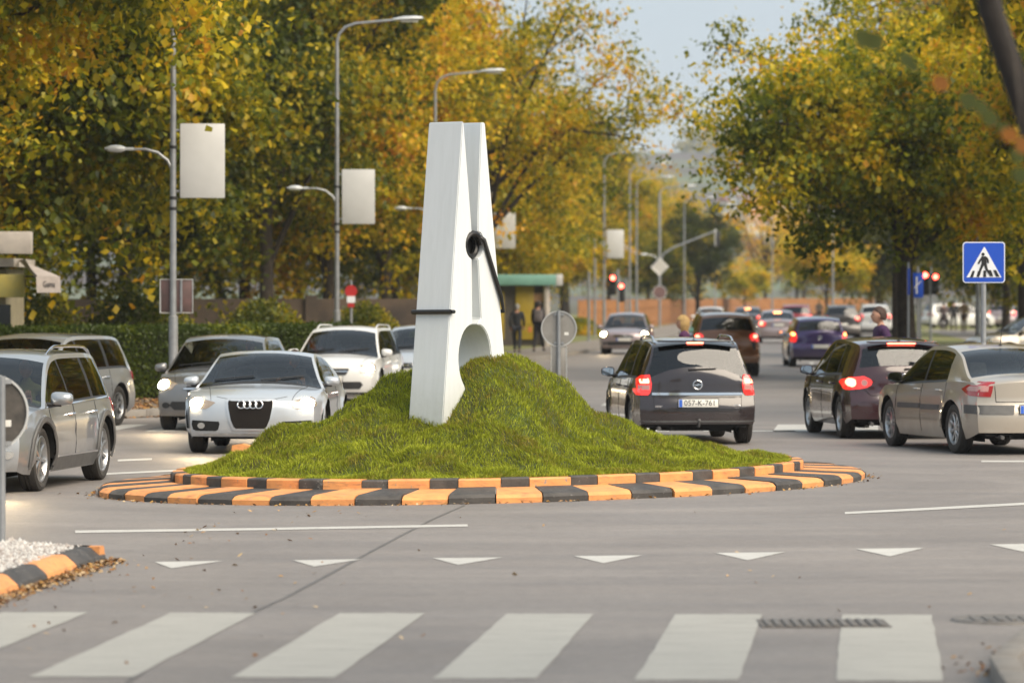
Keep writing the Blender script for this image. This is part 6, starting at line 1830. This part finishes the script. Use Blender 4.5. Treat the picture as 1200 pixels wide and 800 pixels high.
# awning: sloping sheet to the right with a hanging valance
z1, z2, z3 = zz_(304), zz_(324), zz_(343)
mb = MB(); mb.add([(18/sc_, .6, z1), (18/sc_ + .3, -.9, z1 - .0), (75/sc_, -.7, z2), (52/sc_, -1.4, z2 - .02), (18/sc_, .6, z1 - .02), (18/sc_ + .3, -.9, z1 - .02), (75/sc_, -.7, z2 - .02), (52/sc_, -1.4, z2 - .04)], [(0, 1, 3, 2), (4, 6, 7, 5), (0, 2, 6, 4), (1, 5, 7, 3), (2, 3, 7, 6), (0, 4, 5, 1)]); aw = mb.build('awning', M_AWN, shop)
mb = MB(); mb.add([(52/sc_, -1.4, z2), (75/sc_, -.7, z2), (76/sc_, -.7, z3), (53/sc_, -1.4, z3), (52/sc_, -1.38, z2), (75/sc_, -.68, z2), (76/sc_, -.68, z3), (53/sc_, -1.38, z3)], [(0, 1, 2, 3), (4, 7, 6, 5), (0, 4, 5, 1), (2, 6, 7, 3), (0, 3, 7, 4), (1, 5, 6, 2)]); va = mb.build('valance', M_AWN, aw)
me = text_mesh('Gama', .17, M_PLATETXT, .001)
# lettering follows the valance
ux = Vector((23/sc_, .7, 0)).normalized(); nv = Vector((ux.y, -ux.x, 0))
for v in me.vertices: v.co = ux * v.co.x + Vector((0, 0, 1)) * v.co.y + nv * v.co.z
link('lettering', me, va, Vector(((64)/sc_, -1.05, (z2 + z3) / 2)) + nv * .012)
mb = MB(); mb.tube([(.5, .1, z1 - .1), (52/sc_, -1.38, z2)], .02, 6); mb.tube([(.3, .1, z2), (75/sc_, -.7, z2)], .02, 6); mb.build('awning_frame', M_BLACK, aw)
mb = MB(); mb.rbox((-.9, -.5, zz_(335)), (2.88, .12, 27/sc_), .02); mb.build('yellow_panel', M_YEL, shop)
mb = MB(); mb.box((-.6, .07, 1.1), (1.6, .05, 1.4)); mb.build('window', mat('shop_glass', (.02, .022, .022), .1), shop)
mb = MB(); mb.box((-2.4, .07, 1.0), (.9, .05, 1.9)); mb.build('door', mat('shop_door', (.06, .045, .035), .5), shop)

kx, ky = pl_(657, 30); kiosk = empty('kiosk', (kx - 2.1, ky + 1.4, .12), 0, 'kiosk with a pale green roof edge and yellow panel behind the sign', 'kiosk')
M_KG = mat('kiosk_green', (.17, .36, .30), .5, var=.2, vs=3)
mb = MB(); mb.rbox((0, 0, 2.58), (4.3, 3.0, .42), .03); mb.build('roof', M_KG, kiosk); mb = MB(); mb.rbox((2.05, -1.45, 2.58), (.26, .12, .44), .02); mb.build('roof_corner', M_BOARD, kiosk)
mb = MB(); mb.box((-.2, .2, 1.18), (3.6, 2.2, 2.36)); mb.build('wall', mat('kiosk_wall', (.10, .085, .07), .6, var=.4), kiosk)
mb = MB(); mb.rbox((.70, -.98, 1.3), (.72, .08, 2.1), .01); mb.build('yellow_panel', mat('kiosk_yellow', (.42, .30, .02), .5, var=.2, vs=4), kiosk)
mb = MB(); mb.rbox((-.35, -.96, 1.2), (.5, .08, 1.9), .01); mb.build('yellow_panel', bpy.data.materials['kiosk_yellow'], kiosk)
mb = MB(); mb.rbox((1.36, -.96, 1.9), (.7, .06, .34), .01); mb.build('sign_plate', mat('kiosk_plate', (.45, .26, .14), .5), kiosk)
mb = MB(); mb.box((1.36, -.94, 1.1), (.5, .05, 1.1)); mb.build('window', bpy.data.materials['shop_glass'], kiosk)
mb = MB(); mb.tube([(1.55, -1.2, 0), (1.55, -1.2, 2.4)], .13, 12); mb.build('column', M_CREAM, kiosk)

# plank fence along the far bend
M_WOOD = mat('orange_brown_boards', (.42, .19, .06), .7, col2=(.24, .10, .035), vs=3)
fn = empty('wooden_fence', (0, 0, 0), 0, 'orange brown board fence along the far bend of the road', 'fence')
fp_ = [(3.8, 236), (7.6, 247), (10.6, 280), (14.5, 322), (22, 362), (34, 385)]
mbr = MB(); cnt = 0
for (x0, y0), (x1, y1) in zip(fp_[:-1], fp_[1:]):
    d = Vector((x1 - x0, y1 - y0, 0)); L_ = d.length; k = int(L_ / .32); an = atan2(d.y, d.x)
    for i in range(k):
        p = Vector((x0, y0, 0)) + d * ((i + .5) / k); mbr.box((p.x, p.y, .12 + .86 + random.uniform(-.03, .03)), (.27, .04, 1.7), an)
    mid = Vector((x0, y0, 0)) + d * .5
    for zq in (.5, 1.4): 
        mb = MB(); mb.box((mid.x + .03, mid.y + .06, zq), (L_, .05, .1), an); mb.build('rail', M_WOOD, fn)
mbr.build('boards', M_WOOD, fn)['kind'] = 'stuff'

# added dark wall, standing in for the brown shade behind the left trees
M_DARKWALL = mat('painted_shade_brown', (.12, .085, .06), .85, col2=(.045, .035, .03), vs=.8)
bw = empty('shade_backdrop_wall', (-15, 119, 0), radians(10), 'added dark wall, its brown standing for the shade behind the hedge', 'wall')
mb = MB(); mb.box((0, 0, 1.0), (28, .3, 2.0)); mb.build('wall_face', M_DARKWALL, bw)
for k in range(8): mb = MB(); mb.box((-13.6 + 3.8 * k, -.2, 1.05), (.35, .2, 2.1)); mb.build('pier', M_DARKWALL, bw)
# ------------------------------------------------------------------ hill and far houses
def hill_h(x, y):
    from mathutils import noise as nz_
    t = min(max((y - 900) / 1500, 0), 1)
    ridge = 92 + .085 * (x - 100) * -1 * .35
    base = sstep(t) * (84 - .02 * abs(x - 100)) + nz_.noise(Vector((x * .003, y * .003, 0))) * 18 * t
    return max(base, -2)
mb = MB(); vs = []; fs = []; nx, ny = 60, 40
for j in range(ny + 1):
    for i in range(nx + 1):
        x = -700 + 2000 * i / nx; y = 800 + 1900 * j / ny; vs.append((x, y, hill_h(x, y) - 3))
for j in range(ny):
    for i in range(nx): k = j * (nx + 1) + i; fs.append((k, k + 1, k + nx + 2, k + nx + 1))
M_HILL = mat('wooded_hill', (.10, .085, .06), .95, col2=(.055, .045, .04), vs=.012)
_r = [n for n in M_HILL.node_tree.nodes if n.type == 'VALTORGB'][0]; e = _r.color_ramp.elements.new(.60); e.color = (.10, .14, .07, 1); _r.color_ramp.elements[0].color = (.06, .045, .045, 1); _r.color_ramp.elements[0].position = .45
mb.add(vs, fs); tag(mb.build('hill', M_HILL, ang=80), kind='structure')
M_HW = mat('house_white', (.62, .60, .56), .8); M_HR = mat('house_roof', (.22, .09, .06), .8); M_HWIN = mat('house_window', (.03, .03, .035), .2)
hr = random.Random(5)
HL = ['highest pale house on the hillside', 'pale house just below the highest one', 'pale house in the middle of the hillside row', 'larger pale house below the middle of the hillside', 'pale house low on the left of the hillside', 'low pale house above the far street lamp head',
      'pale house on the left flank of the hillside', 'pale house behind the edge of the right crown', 'large low house behind the right crown', 'pale house half hidden by the right crown', 'lowest pale house in the gap over the road', 'house farthest right on the hill, behind leaves', 'high house behind the right crown', 'house farthest left on the hill, beside the golden trees']
HS = [(857, 206, 2.3, 11), (868, 212, 2.3, 7), (876, 220, 2.5, 9), (884, 232, 3.0, 10), (872, 236, 3.2, 8), (893, 240, 3.2, 9), (862, 228, 3.0, 8), (900, 226, 2.8, 9), (910, 238, 3.2, 10), (922, 230, 3.0, 9), (880, 244, 3.6, 9), (940, 240, 3.4, 9), (912, 216, 2.5, 8), (848, 240, 3.4, 8)]
for i, (px, py, s, w) in enumerate(HS):
    x, y = (px - 600) / s, FPX / s; zg = CAMH - (py - HORIZON) / s
    hgt = 3.6; w *= .52
    t = empty('hillside_house', (x, y, zg - 2.5), hr.uniform(-.5, .5), HL[i], 'house', 'houses on the far hillside')
    mb = MB(); mb.box((0, 0, hgt / 2 - 3), (w, 5, hgt + 6)); mb.build('wall', M_HW, t)
    mb = MB(); mb.prism([(-w/2 - .4, 0), (w/2 + .4, 0), (0, 1.8)], (0, -3.0, hgt), (1, 0, 0), (0, 0, 1), (0, 6, 0)); mb.build('roof', M_HR, t)
    for a in (-.25, .25):
        mb = MB(); mb.box((a * w, -2.55, 2.2), (.9, .12, 1.2)); mb.build('window', M_HWIN, t)
# woods on the hill: one mass of leafy tufts
r = np.random.default_rng(4); n = 26000; x = r.uniform(100, 900, n); y = r.uniform(1150, 2500, n)
from mathutils import noise as _nz
k_ = np.array([_nz.noise(Vector((a * .006, b * .004, 2))) for a, b in zip(x, y)]) > -.12
x, y = x[k_], y[k_]; z = np.array([hill_h(a, b) for a, b in zip(x, y)]) - 3 + r.uniform(0, 9, len(x))
f_ = leaf_object('woods', np.stack([x, y, z], 1), 7.0, 9, M_LEAF); tag(f_, kind='stuff'); f_.color = (.45, 0, .55, 1)
# apartment blocks low behind the far trees
for px, py, s, w, h, lab in ((893, 243, 3.2, 8, 14, 'small pale apartment block far beyond the golden trees'), (928, 248, 3.2, 10, 10, 'lower white building beside the small pale apartment block')):
    x, y = (px - 600) / s, FPX / s; top = CAMH - (py - HORIZON) / s
    t = empty('apartment_block', (x, y, 0), .3, lab, 'building')
    mb = MB(); mb.box((0, 0, top / 2), (w, 10, top)); mb.build('wall', M_HW, t); mb = MB(); mb.box((0, 0, top + .3), (w + 1, 11, .6)); mb.build('roof', M_HR, t)
    for i in range(5):
        for j in range(4): mb = MB(); mb.box((-w/2 + w * (i + .5) / 5, -5.05, top - 2 - 3 * j), (1.3, .12, 1.5)); mb.build('window', M_HWIN, t)

# ------------------------------------------------------------------ people
def skin_mesh(nodes, edges, m, sub=1, root=0):
    me = bpy.data.meshes.new('body'); me.from_pydata([n[0] for n in nodes], edges, [])
    o = bpy.data.objects.new('tmp', me); COL.objects.link(o)
    md = o.modifiers.new('skin', 'SKIN'); md.use_smooth_shade = True
    sv = me.skin_vertices[0].data
    for i, n in enumerate(nodes):
        r = n[1]; sv[i].radius = r if isinstance(r, tuple) else (r, r); sv[i].use_root = (i == root)
    if sub: s = o.modifiers.new('sub', 'SUBSURF'); s.levels = sub
    bpy.context.view_layer.update()
    out = bpy.data.meshes.new_from_object(o.evaluated_get(bpy.context.evaluated_depsgraph_get()))
    bpy.data.objects.remove(o)
    out.materials.clear(); out.materials.append(m)
    for p in out.polygons: p.use_smooth = True
    return out
M_SKIN = mat('skin', (.50, .27, .18), .55, var=.12, vs=12)
def hand_mesh(p, d, s=1, sc=1.0):
    """palm with four bent fingers and a thumb leaving its side; d points down the arm"""
    mb = MB(); d = Vector(d).normalized(); side = d.cross(Vector((0, 0, 1))); side = side.normalized() if side.length > .2 else Vector((0, 1, 0)); nrm = side.cross(d).normalized()
    p = Vector(p); q = p + d * .085 * sc
    mb.tube([p - d * .02, p + d * .02, p + d * .06, q], [.026 * sc, .034 * sc, .040 * sc, .034 * sc], 8)
    for k, (o_, L_) in enumerate(((-.030, .066), (-.010, .076), (.010, .072), (.029, .056))):
        b = q + side * o_ * sc - d * .006; c = (nrm * .35 + d).normalized()
        mb.tube([b, b + d * L_ * .45 * sc, b + (d * .78 + nrm * .25) * L_ * sc, b + (d * .9 + nrm * .55) * L_ * sc], [.0095 * sc, .009 * sc, .008 * sc, .006 * sc], 6)
    b = p + d * .025 * sc + side * .030 * s * sc
    mb.tube([b, b + (d * .6 + side * .7 * s) * .04 * sc, b + (d * 1.0 + side * .6 * s + nrm * .3) * .06 * sc], [.012 * sc, .011 * sc, .008 * sc], 6)
    return mb
def person(x, y, face, h, label, top, legs, hair, pose='walk', long_hair=False, z=0.0, coat=False, bag=None, phase=1, group=None, shoe=(.02, .02, .02)):
    """face: heading vector in plan. Local +y is forward."""
    t = empty('person', (x, y, z), atan2(-face[0], face[1]), label, 'person', group)
    k = h / 1.75
    def v(a, b, c): return (a * k, b * k, c * k)
    st = .24 * phase if pose == 'walk' else .03
    hipL, hipR = v(-.09, 0, .90), v(.09, 0, .90)
    kneeL, kneeR = v(-.10, st * .55 + .04, .49), v(.10, -st * .35 + .04, .49)
    ankL, ankR = v(-.10, st, .09), v(.10, -st * 1.15, .12 if pose == 'walk' else .09)
    toeL, toeR = v(-.11, st + .17, .05), v(.11, -st * 1.15 + .16, .055)
    shL, shR = v(-.185, -.01, 1.40), v(.185, -.01, 1.40)
    elL, elR = v(-.235, -st * .4 - .03, 1.13), v(.235, st * .4 - .03, 1.13)
    wrL, wrR = v(-.22, -st * .4 + .10, .90), v(.22, st * .5 + .12, .92)
    r = lambda q: q * k
    nodes = [(v(0, 0, .94), (r(.145), r(.105))), (v(0, 0, 1.10), (r(.125), r(.095))), (v(0, -.01, 1.28), (r(.15), r(.105))), (v(0, -.015, 1.40), (r(.12), r(.085))), (v(0, -.005, 1.48), r(.052)), (v(0, .01, 1.545), r(.052)),
             (hipL, r(.085)), (kneeL, r(.056)), (ankL, r(.038)), (hipR, r(.085)), (kneeR, r(.056)), (ankR, r(.038)),
             (shL, r(.055)), (elL, r(.042)), (wrL, r(.028)), (shR, r(.055)), (elR, r(.042)), (wrR, r(.028))]
    E = [(0, 1), (1, 2), (2, 3), (3, 4), (4, 5), (0, 6), (6, 7), (7, 8), (0, 9), (9, 10), (10, 11), (3, 12), (12, 13), (13, 14), (3, 15), (15, 16), (16, 17)]
    body = link('body', skin_mesh(nodes, E, M_SKIN), t)
    # jacket and trousers follow the same skeleton, a little fuller
    up = 1.14
    hem = .62 if coat else .90
    jn = [(v(0, 0, hem), (r(.175), r(.135))), (v(0, 0, 1.10), (r(.155), r(.12))), (v(0, -.01, 1.28), (r(.175), r(.125))), (v(0, -.015, 1.40), (r(.14), r(.10))), (v(0, -.004, 1.505), r(.078)),
          (shL, r(.072)), (elL, r(.058)), (v(-.221, -st * .4 + .085, .925), r(.043)), (shR, r(.072)), (elR, r(.058)), (v(.222, st * .5 + .10, .945), r(.043))]
    jE = [(0, 1), (1, 2), (2, 3), (3, 4), (3, 5), (5, 6), (6, 7), (3, 8), (8, 9), (9, 10)]
    mt = mat('jacket_cloth', top, .85, var=.35, vs=9, bump=.3, bs=30)
    link('jacket', skin_mesh(jn, jE, mt), t)
    ln = [(v(0, 0, .93), (r(.155), r(.118))), (hipL, r(.098)), (kneeL, r(.070)), (v(ankL[0]/k, ankL[1]/k, ankL[2]/k + .02), r(.055)), (hipR, r(.098)), (kneeR, r(.070)), (v(ankR[0]/k, ankR[1]/k, ankR[2]/k + .02), r(.055))]
    link('trousers', skin_mesh(ln, [(0, 1), (1, 2), (2, 3), (0, 4), (4, 5), (5, 6)], mat('trouser_cloth', legs, .9, var=.3, vs=8)), t)
    for a, b in ((ankL, toeL), (ankR, toeR)):
        mb = MB(); a = Vector(a); b = Vector(b); mb.tube([a + Vector((0, -.05, -.045)) * k, a + Vector((0, 0, -.035)) * k, a.lerp(b, .6) + Vector((0, 0, -.012)) * k, b], [r(.036), r(.046), r(.042), r(.03)], 8); mb.build('shoe', mat('shoe', shoe, .6), t)
    hand_mesh(wrL, Vector(wrL) - Vector(elL), 1, k).build('hand', M_SKIN, body); hand_mesh(wrR, Vector(wrR) - Vector(elR), -1, k).build('hand', M_SKIN, body)
    # head: skull, jaw, face, ears
    hd = Vector(v(0, .03, 1.615)); mb = MB(); n, m_ = 20, 16; vs = []; fs = []
    for i in range(m_ + 1):
        th = pi * i / m_
        for j in range(n):
            a = 2 * pi * j / n; dx, dy, dz = sin(th) * cos(a), sin(th) * sin(a), cos(th)
            w = .076 * (1 - .22 * max(0, -dz)); d_ = .098 if dy > 0 else .102; hh = .118
            px_, py_, pz_ = dx * w, dy * d_, dz * hh
            if dy > 0:
                py_ += .016 * math.exp(-((pz_ + .085) / .03) ** 2 - (px_ / .03) ** 2)       # chin
                py_ += .024 * math.exp(-((pz_ + .012) / .022) ** 2 - (px_ / .013) ** 2)     # nose
                py_ += .006 * math.exp(-((pz_ + .048) / .012) ** 2 - (px_ / .025) ** 2)     # lips
                py_ -= .010 * math.exp(-((pz_ - .012) / .014) ** 2 - ((abs(px_) - .031) / .014) ** 2)
                py_ += .006 * math.exp(-((pz_ - .034) / .012) ** 2)
            else: py_ *= 1 - .3 * max(0, -dz)
            vs.append(hd + Vector((px_, py_, pz_)) * k)
    for i in range(m_):
        for j in range(n): fs.append((i*n + j, (i+1)*n + j, (i+1)*n + (j+1) % n, i*n + (j+1) % n))
    mb.add(vs, fs); head = mb.build('head', M_SKIN, t, ang=80)
    for s in (-1, 1):
        mb = MB(); mb.sphere(hd + Vector((s * .078, -.004, -.005)) * k, (.012 * k, .02 * k, .033 * k), 8, 6); mb.build('ear', M_SKIN, head)
        mb = MB(); mb.sphere(hd + Vector((s * .030, .082, .012)) * k, .011 * k, 8, 6); mb.build('eye', M_EYE, head)
    mb = MB(); mb.sphere(hd + Vector((0, .096, -.05)) * k, (.022 * k, .006 * k, .005 * k), 8, 5); mb.build('mouth', M_LIP, head)
    # hair: tufted cap
    vs = []; fs = []; rd = random.Random(int(x * 13 + y)); n, m_ = 26, 16
    for i in range(m_ + 1):
        th = pi * .98 * i / m_
        for j in range(n):
            a = 2 * pi * j / n; dx, dy, dz = sin(th) * cos(a), sin(th) * sin(a), cos(th)
            low = -.35 if dy < .1 else .25 + .35 * min(1, dy * 1.2)
            if long_hair: low = -1.0 if dy < .25 else .42
            if not long_hair and dy < .1: low = -.35 - .2 * max(0, -dy)
            g_ = 1.07 + rd.uniform(0, .08) + (.10 + .10 * sin(a * 5 + th * 7) * sin(th * 6) if long_hair else 0)
            zz = max(dz, low); q = sqrt(max(1 - zz * zz, 0)) if dz < low else sin(th)
            if dz < low: q = sqrt(max(1 - low * low, 0)) * (1 - .6 * min(1, (low - dz)))
            if long_hair and dy < .25: q = max(q, .62 * sin(th) + .1)
            vs.append(hd + Vector((q * cos(a) * .080 * g_, q * sin(a) * .104 * g_ - .006, zz * .121 * g_ - (.03 if long_hair and dz < -.6 else 0))) * k)
    for i in range(m_):
        for j in range(n): fs.append((i*n + j, (i+1)*n + j, (i+1)*n + (j+1) % n, i*n + (j+1) % n))
    mb = MB(); mb.add(vs, fs); mb.build('hair', mat('hair', hair, .6, var=.5, vs=45, bump=.8, bs=60), t, ang=60)
    return t
M_EYE = mat('eye', (.05, .035, .03), .2); M_LIP = mat('lips', (.42, .15, .12), .5)
PS = 'people walking along the far pavements'
person(3.05, 72.6, (-1, .15), 1.74, 'blond person in a purple jacket crossing behind the black estate', (.10, .025, .09), (.03, .03, .05), (.62, .40, .15), long_hair=True)
x_, y_ = pl_(1032, 74); person(x_, y_, (-1, -.12), 1.93, 'dark haired man in a purple jacket crossing behind the plum hatchback', (.045, .012, .065), (.03, .03, .04), (.06, .028, .018))
for px, py, fc, h, lab, tp, lg, hr_, ct in (
    (606, 414, (.1, 1), 1.70, 'person in a white cap and dark clothes beside the kiosk', (.03, .035, .04), (.03, .035, .045), (.45, .44, .42), False),
    (631, 412, (.25, .9), 1.80, 'person with a grey rucksack walking away past the kiosk', (.035, .03, .035), (.02, .02, .025), (.03, .02, .015), False),
    (1106, 388, (.1, 1), 1.62, 'leftmost of the three walkers on the right pavement', (.12, .08, .08), (.03, .025, .03), (.05, .03, .02), True),
    (1117.5, 387.5, (0, 1), 1.72, 'middle walker of three, in black, on the right pavement', (.02, .022, .025), (.02, .02, .022), (.02, .015, .012), False),
    (1129.5, 390, (.0, 1), 1.76, 'walker in a long tan coat on the right pavement', (.30, .20, .10), (.06, .04, .03), (.20, .10, .05), True),
    (960, 381, (-.2, -1), 1.68, 'pale coated walker left of the dark hatchback', (.45, .38, .32), (.1, .08, .07), (.3, .2, .1), True)):
    s = (py - HORIZON) / (CAMH - .12); x, y = pl_(px, s)
    t = person(x, y, fc, h, lab, tp, lg, hr_, coat=ct, z=.12, phase=random.choice((-1, 1)), group=PS)
    if 'rucksack' in lab:
        b = empty('rucksack', (x, y - .20, 1.38), t.rotation_euler.z, 'grey rucksack on the back of the walker by the kiosk', 'bag'); mb = MB(); mb.rbox((0, 0, 0), (.30, .16, .42), .05); mb.build('sack', mat('rucksack_cloth', (.20, .18, .18), .9, var=.3), b); mb = MB(); mb.rbox((0, -.09, -.08), (.22, .06, .2), .02); mb.build('pocket', mat('rucksack_pocket', (.15, .13, .13), .9), b)
        lp = empty('handbag', (x - .30, y - .05, .95), 0, 'small orange bag in the hand of the walker by the kiosk', 'bag'); mb = MB(); mb.rbox((0, 0, -.05), (.14, .08, .2), .02); mb.build('sack', mat('orange_bag', (.75, .25, .08), .6), lp); mb = MB(); mb.tube([(-.05, 0, .04), (-.03, 0, .13), (.03, 0, .13), (.05, 0, .04)], .008, 5); mb.build('handle', M_BLACK, lp)

# driver seated in a car: head and upper body above the sill
def driver(car, label, top=(.05, .05, .06), hair=(.05, .03, .02), side=-1):
    R = car.root.matrix_basis.to_3x3() if False else Matrix.Rotation(car.root.rotation_euler.z, 3, 'Z')
    yb = car.cfg['green'][1] - 1.38
    off = R @ Vector((side * .36, yb - .02, .0)); f = R @ Vector((0, 1, 0))
    t = empty('person', Vector(car.root.location) + off, car.root.rotation_euler.z, label, 'person')
    hgt = -.12 if car.H < 1.42 else -.04
    def v(a, b, c): return (a, b, c + hgt)
    nodes = [(v(0, .02, .66), (.15, .11)), (v(0, -.04, .86), (.14, .11)), (v(0, -.08, 1.02), (.15, .10)), (v(0, -.08, 1.12), (.11, .08)), (v(0, -.06, 1.19), .05), (v(0, -.04, 1.24), .05),
             (v(-.19, -.06, 1.08), .055), (v(-.24, .12, .92), .042), (v(-.16, .42, .98), .028), (v(.19, -.06, 1.08), .055), (v(.24, .12, .92), .042), (v(.16, .42, .98), .028), (v(-.10, .12, .64), .085), (v(-.12, .52, .66), .06), (v(.10, .12, .64), .085), (v(.12, .52, .66), .06), (v(-.12, .75, .36), .04), (v(.12, .75, .36), .04)]
    E = [(0, 1), (1, 2), (2, 3), (3, 4), (4, 5), (3, 6), (6, 7), (7, 8), (3, 9), (9, 10), (10, 11), (0, 12), (12, 13), (0, 14), (14, 15), (13, 16), (15, 17)]
    link('body', skin_mesh(nodes, E, mat('driver_clothes', top, .9, var=.3)), t)
    for i, s in ((8, 1), (11, -1)): hand_mesh(nodes[i][0], (0, .6, .5), s).build('hand', M_SKIN, t)
    mb = MB(); mb.sphere(v(0, -.01, 1.345), (.076, .098, .118), 16, 12); mb.sphere(v(0, .095, 1.33), (.012, .02, .02), 6, 5); h_ = mb.build('head', M_SKIN, t, ang=80)
    mb = MB(); mb.sphere(v(0, -.03, 1.375), (.086, .10, .108), 14, 10); mb.build('hair', mat('driver_hair', hair, .7, var=.4, vs=30), t)
    return t
M_SKIN_ = M_SKIN

# ------------------------------------------------------------------ traffic
A = car_silver_cross(); A.place(-5.72, 45.45, (-.145, -.99)); A.root['label'] = 'silver crossover estate with dark wheel arch trims at the left edge'
B_ = car_wagon(P_SILVER, 'estate_car', 'silver estate car whose tail shows behind the nearest silver crossover', lit=False, rails=False); B_.place(-7.55, 65.0, (-.30, -.955))
C_ = car_front_hatch(P_GREY, 'hatchback_car', 'grey hatchback facing us with its headlights on, left of the pale silver coupe'); C_.place(-4.52, 65.3, (-.08, -.997))
D_ = car_silver_coupe(); D_.place(-3.34, 56.1, (-.055, -.998))
E_ = car_wagon(P_WHITE, 'estate_car', 'off-white estate car with roof rails coming towards us behind the coupe', rails=1, spokes=5); E_.place(-3.25, 81.0, (-.12, -.993))
F_ = car_front_hatch(P_SILVER2, 'hatchback_car', 'pale small car half hidden behind the left edge of the clothes peg', lit=False); F_.place(-1.85, 86.8, (-.12, -.993))
G_ = car_front_hatch(P_MAUVE, 'hatchback_car', 'hazy oncoming car with both headlights glowing in the middle of the street'); G_.place(4.15, 147.5, (-.09, -.996))
H_ = car_black_estate(); H_.place(2.42, 59.6, (-.085, .996))
I_ = car_rear_suv(P_BROWN, 'crossover_car', 'copper brown crossover ahead of the black estate', tint_from=9); I_.place(5.52, 108.2, (-.02, 1)); 
J_ = car_front_hatch(P_WHITE, 'hatchback_car', 'white oncoming car far up the street'); J_.place(10.75, 221, (-.12, -.99))
K_ = car_rear_sedan(P_DARK, 'sedan_car', 'charcoal car between the white oncoming car and the silver sedan'); K_.place(13.4, 232, (.1, 1))
L__ = car_rear_sedan(P_MAUVE, 'sedan_car', 'silver sedan taxi with a glowing roof light and lit tail lights'); L__.place(11.75, 182, (.03, 1))
M__ = car_rear_suv(P_RED, 'crossover_car', 'red car ahead of the silver sedan taxi'); M__.place(14.3, 206, (.08, 1))
N__ = car_rear_hatch(P_BLUE, 'hatchback_car', 'violet blue hatchback ahead of the plum hatchback'); N__.place(9.02, 122, (.0, 1))
O_ = car_plum_hatch(); O_.place(5.52, 61.75, (-.105, .994))
Pp = car_beige_sedan(); Pp.place(6.42, 56.0, (-.225, .974))
Q_ = car_rear_suv(P_DARK, 'crossover_car', 'dark crossover with red tail lights right of the blue hatchback'); Q_.place(15.55, 194, (.04, 1))
R_c = car_rear_suv(P_WHITE, 'crossover_car', 'white topped car beyond the dark crossover'); R_c.place(18.9, 214, (.05, 1), .0)
S_ = car_wagon(P_BEIGE, 'estate_car', 'beige car parked side-on at the right edge behind the sedan', lit=False, rails=False); S_.place(14.8, 114, (-.97, -.24), .12)
T_ = car_wagon(P_WHITE, 'estate_car', 'white parked car behind the three walkers', lit=False, rails=False); T_.place(27.0, 248, (.9, .3), .12)
U_ = car_rear_hatch(P_MAUVE, 'hatchback_car', 'small pale car with a red light right of the walkers', m=M_TAILHOT); U_.place(30.2, 250, (.3, .95), .12)
for c_, w_ in ((A, .70), (B_, .70), (C_, .66), (D_, .66), (E_, .70), (F_, .66), (G_, .66)): bonnet_gap(c_, c_.cfg['ws'][1] + .12, c_.L / 2 - .16, w_, w_ - .12)
driver(A, 'driver of the silver crossover, hands on the steering wheel', (.30, .30, .10), side=-1)
driver(D_, 'driver of the pale silver coupe behind the windscreen', (.08, .08, .09))
driver(C_, 'driver of the grey hatchback', (.05, .05, .06))
driver(H_, 'driver of the black estate seen through its rear window', (.10, .10, .12))

# loose orange kerb pieces lying on the road behind the mound
for (px, py), lab in (((281, 535), 'loose orange kerb piece on the road under the coupe'), ((322, 528), 'second loose orange kerb piece beside the mound')):
    g_ = G(px, py); mb = MB(); mb.prism([(-.12, 0), (.10, 0), (.16, .13), (.02, .17), (-.10, .15)], (0, 0, 0), (1, 0, 0), (0, 0, 1), (.03, .16, 0)); o = mb.build('kerb_fragment', M_KORANGE, None, (g_.x, g_.y, 0)); tag(o, lab, 'kerb piece')

# ------------------------------------------------------------------ air
M_HAZE = bpy.data.materials.new('haze_air'); M_HAZE.use_nodes = True; t_ = M_HAZE.node_tree; t_.nodes.clear()
_o = t_.nodes.new('ShaderNodeOutputMaterial'); _v = t_.nodes.new('ShaderNodeVolumePrincipled'); _v.inputs['Color'].default_value = (.92, .95, 1.0, 1); _v.inputs['Density'].default_value = .00020; _v.inputs['Anisotropy'].default_value = .2
t_.links.new(_v.outputs[0], _o.inputs['Volume'])
mb = MB(); mb.box((0, 1450, 60), (7000, 3500, 140)); tag(mb.build('haze', M_HAZE), kind='stuff')
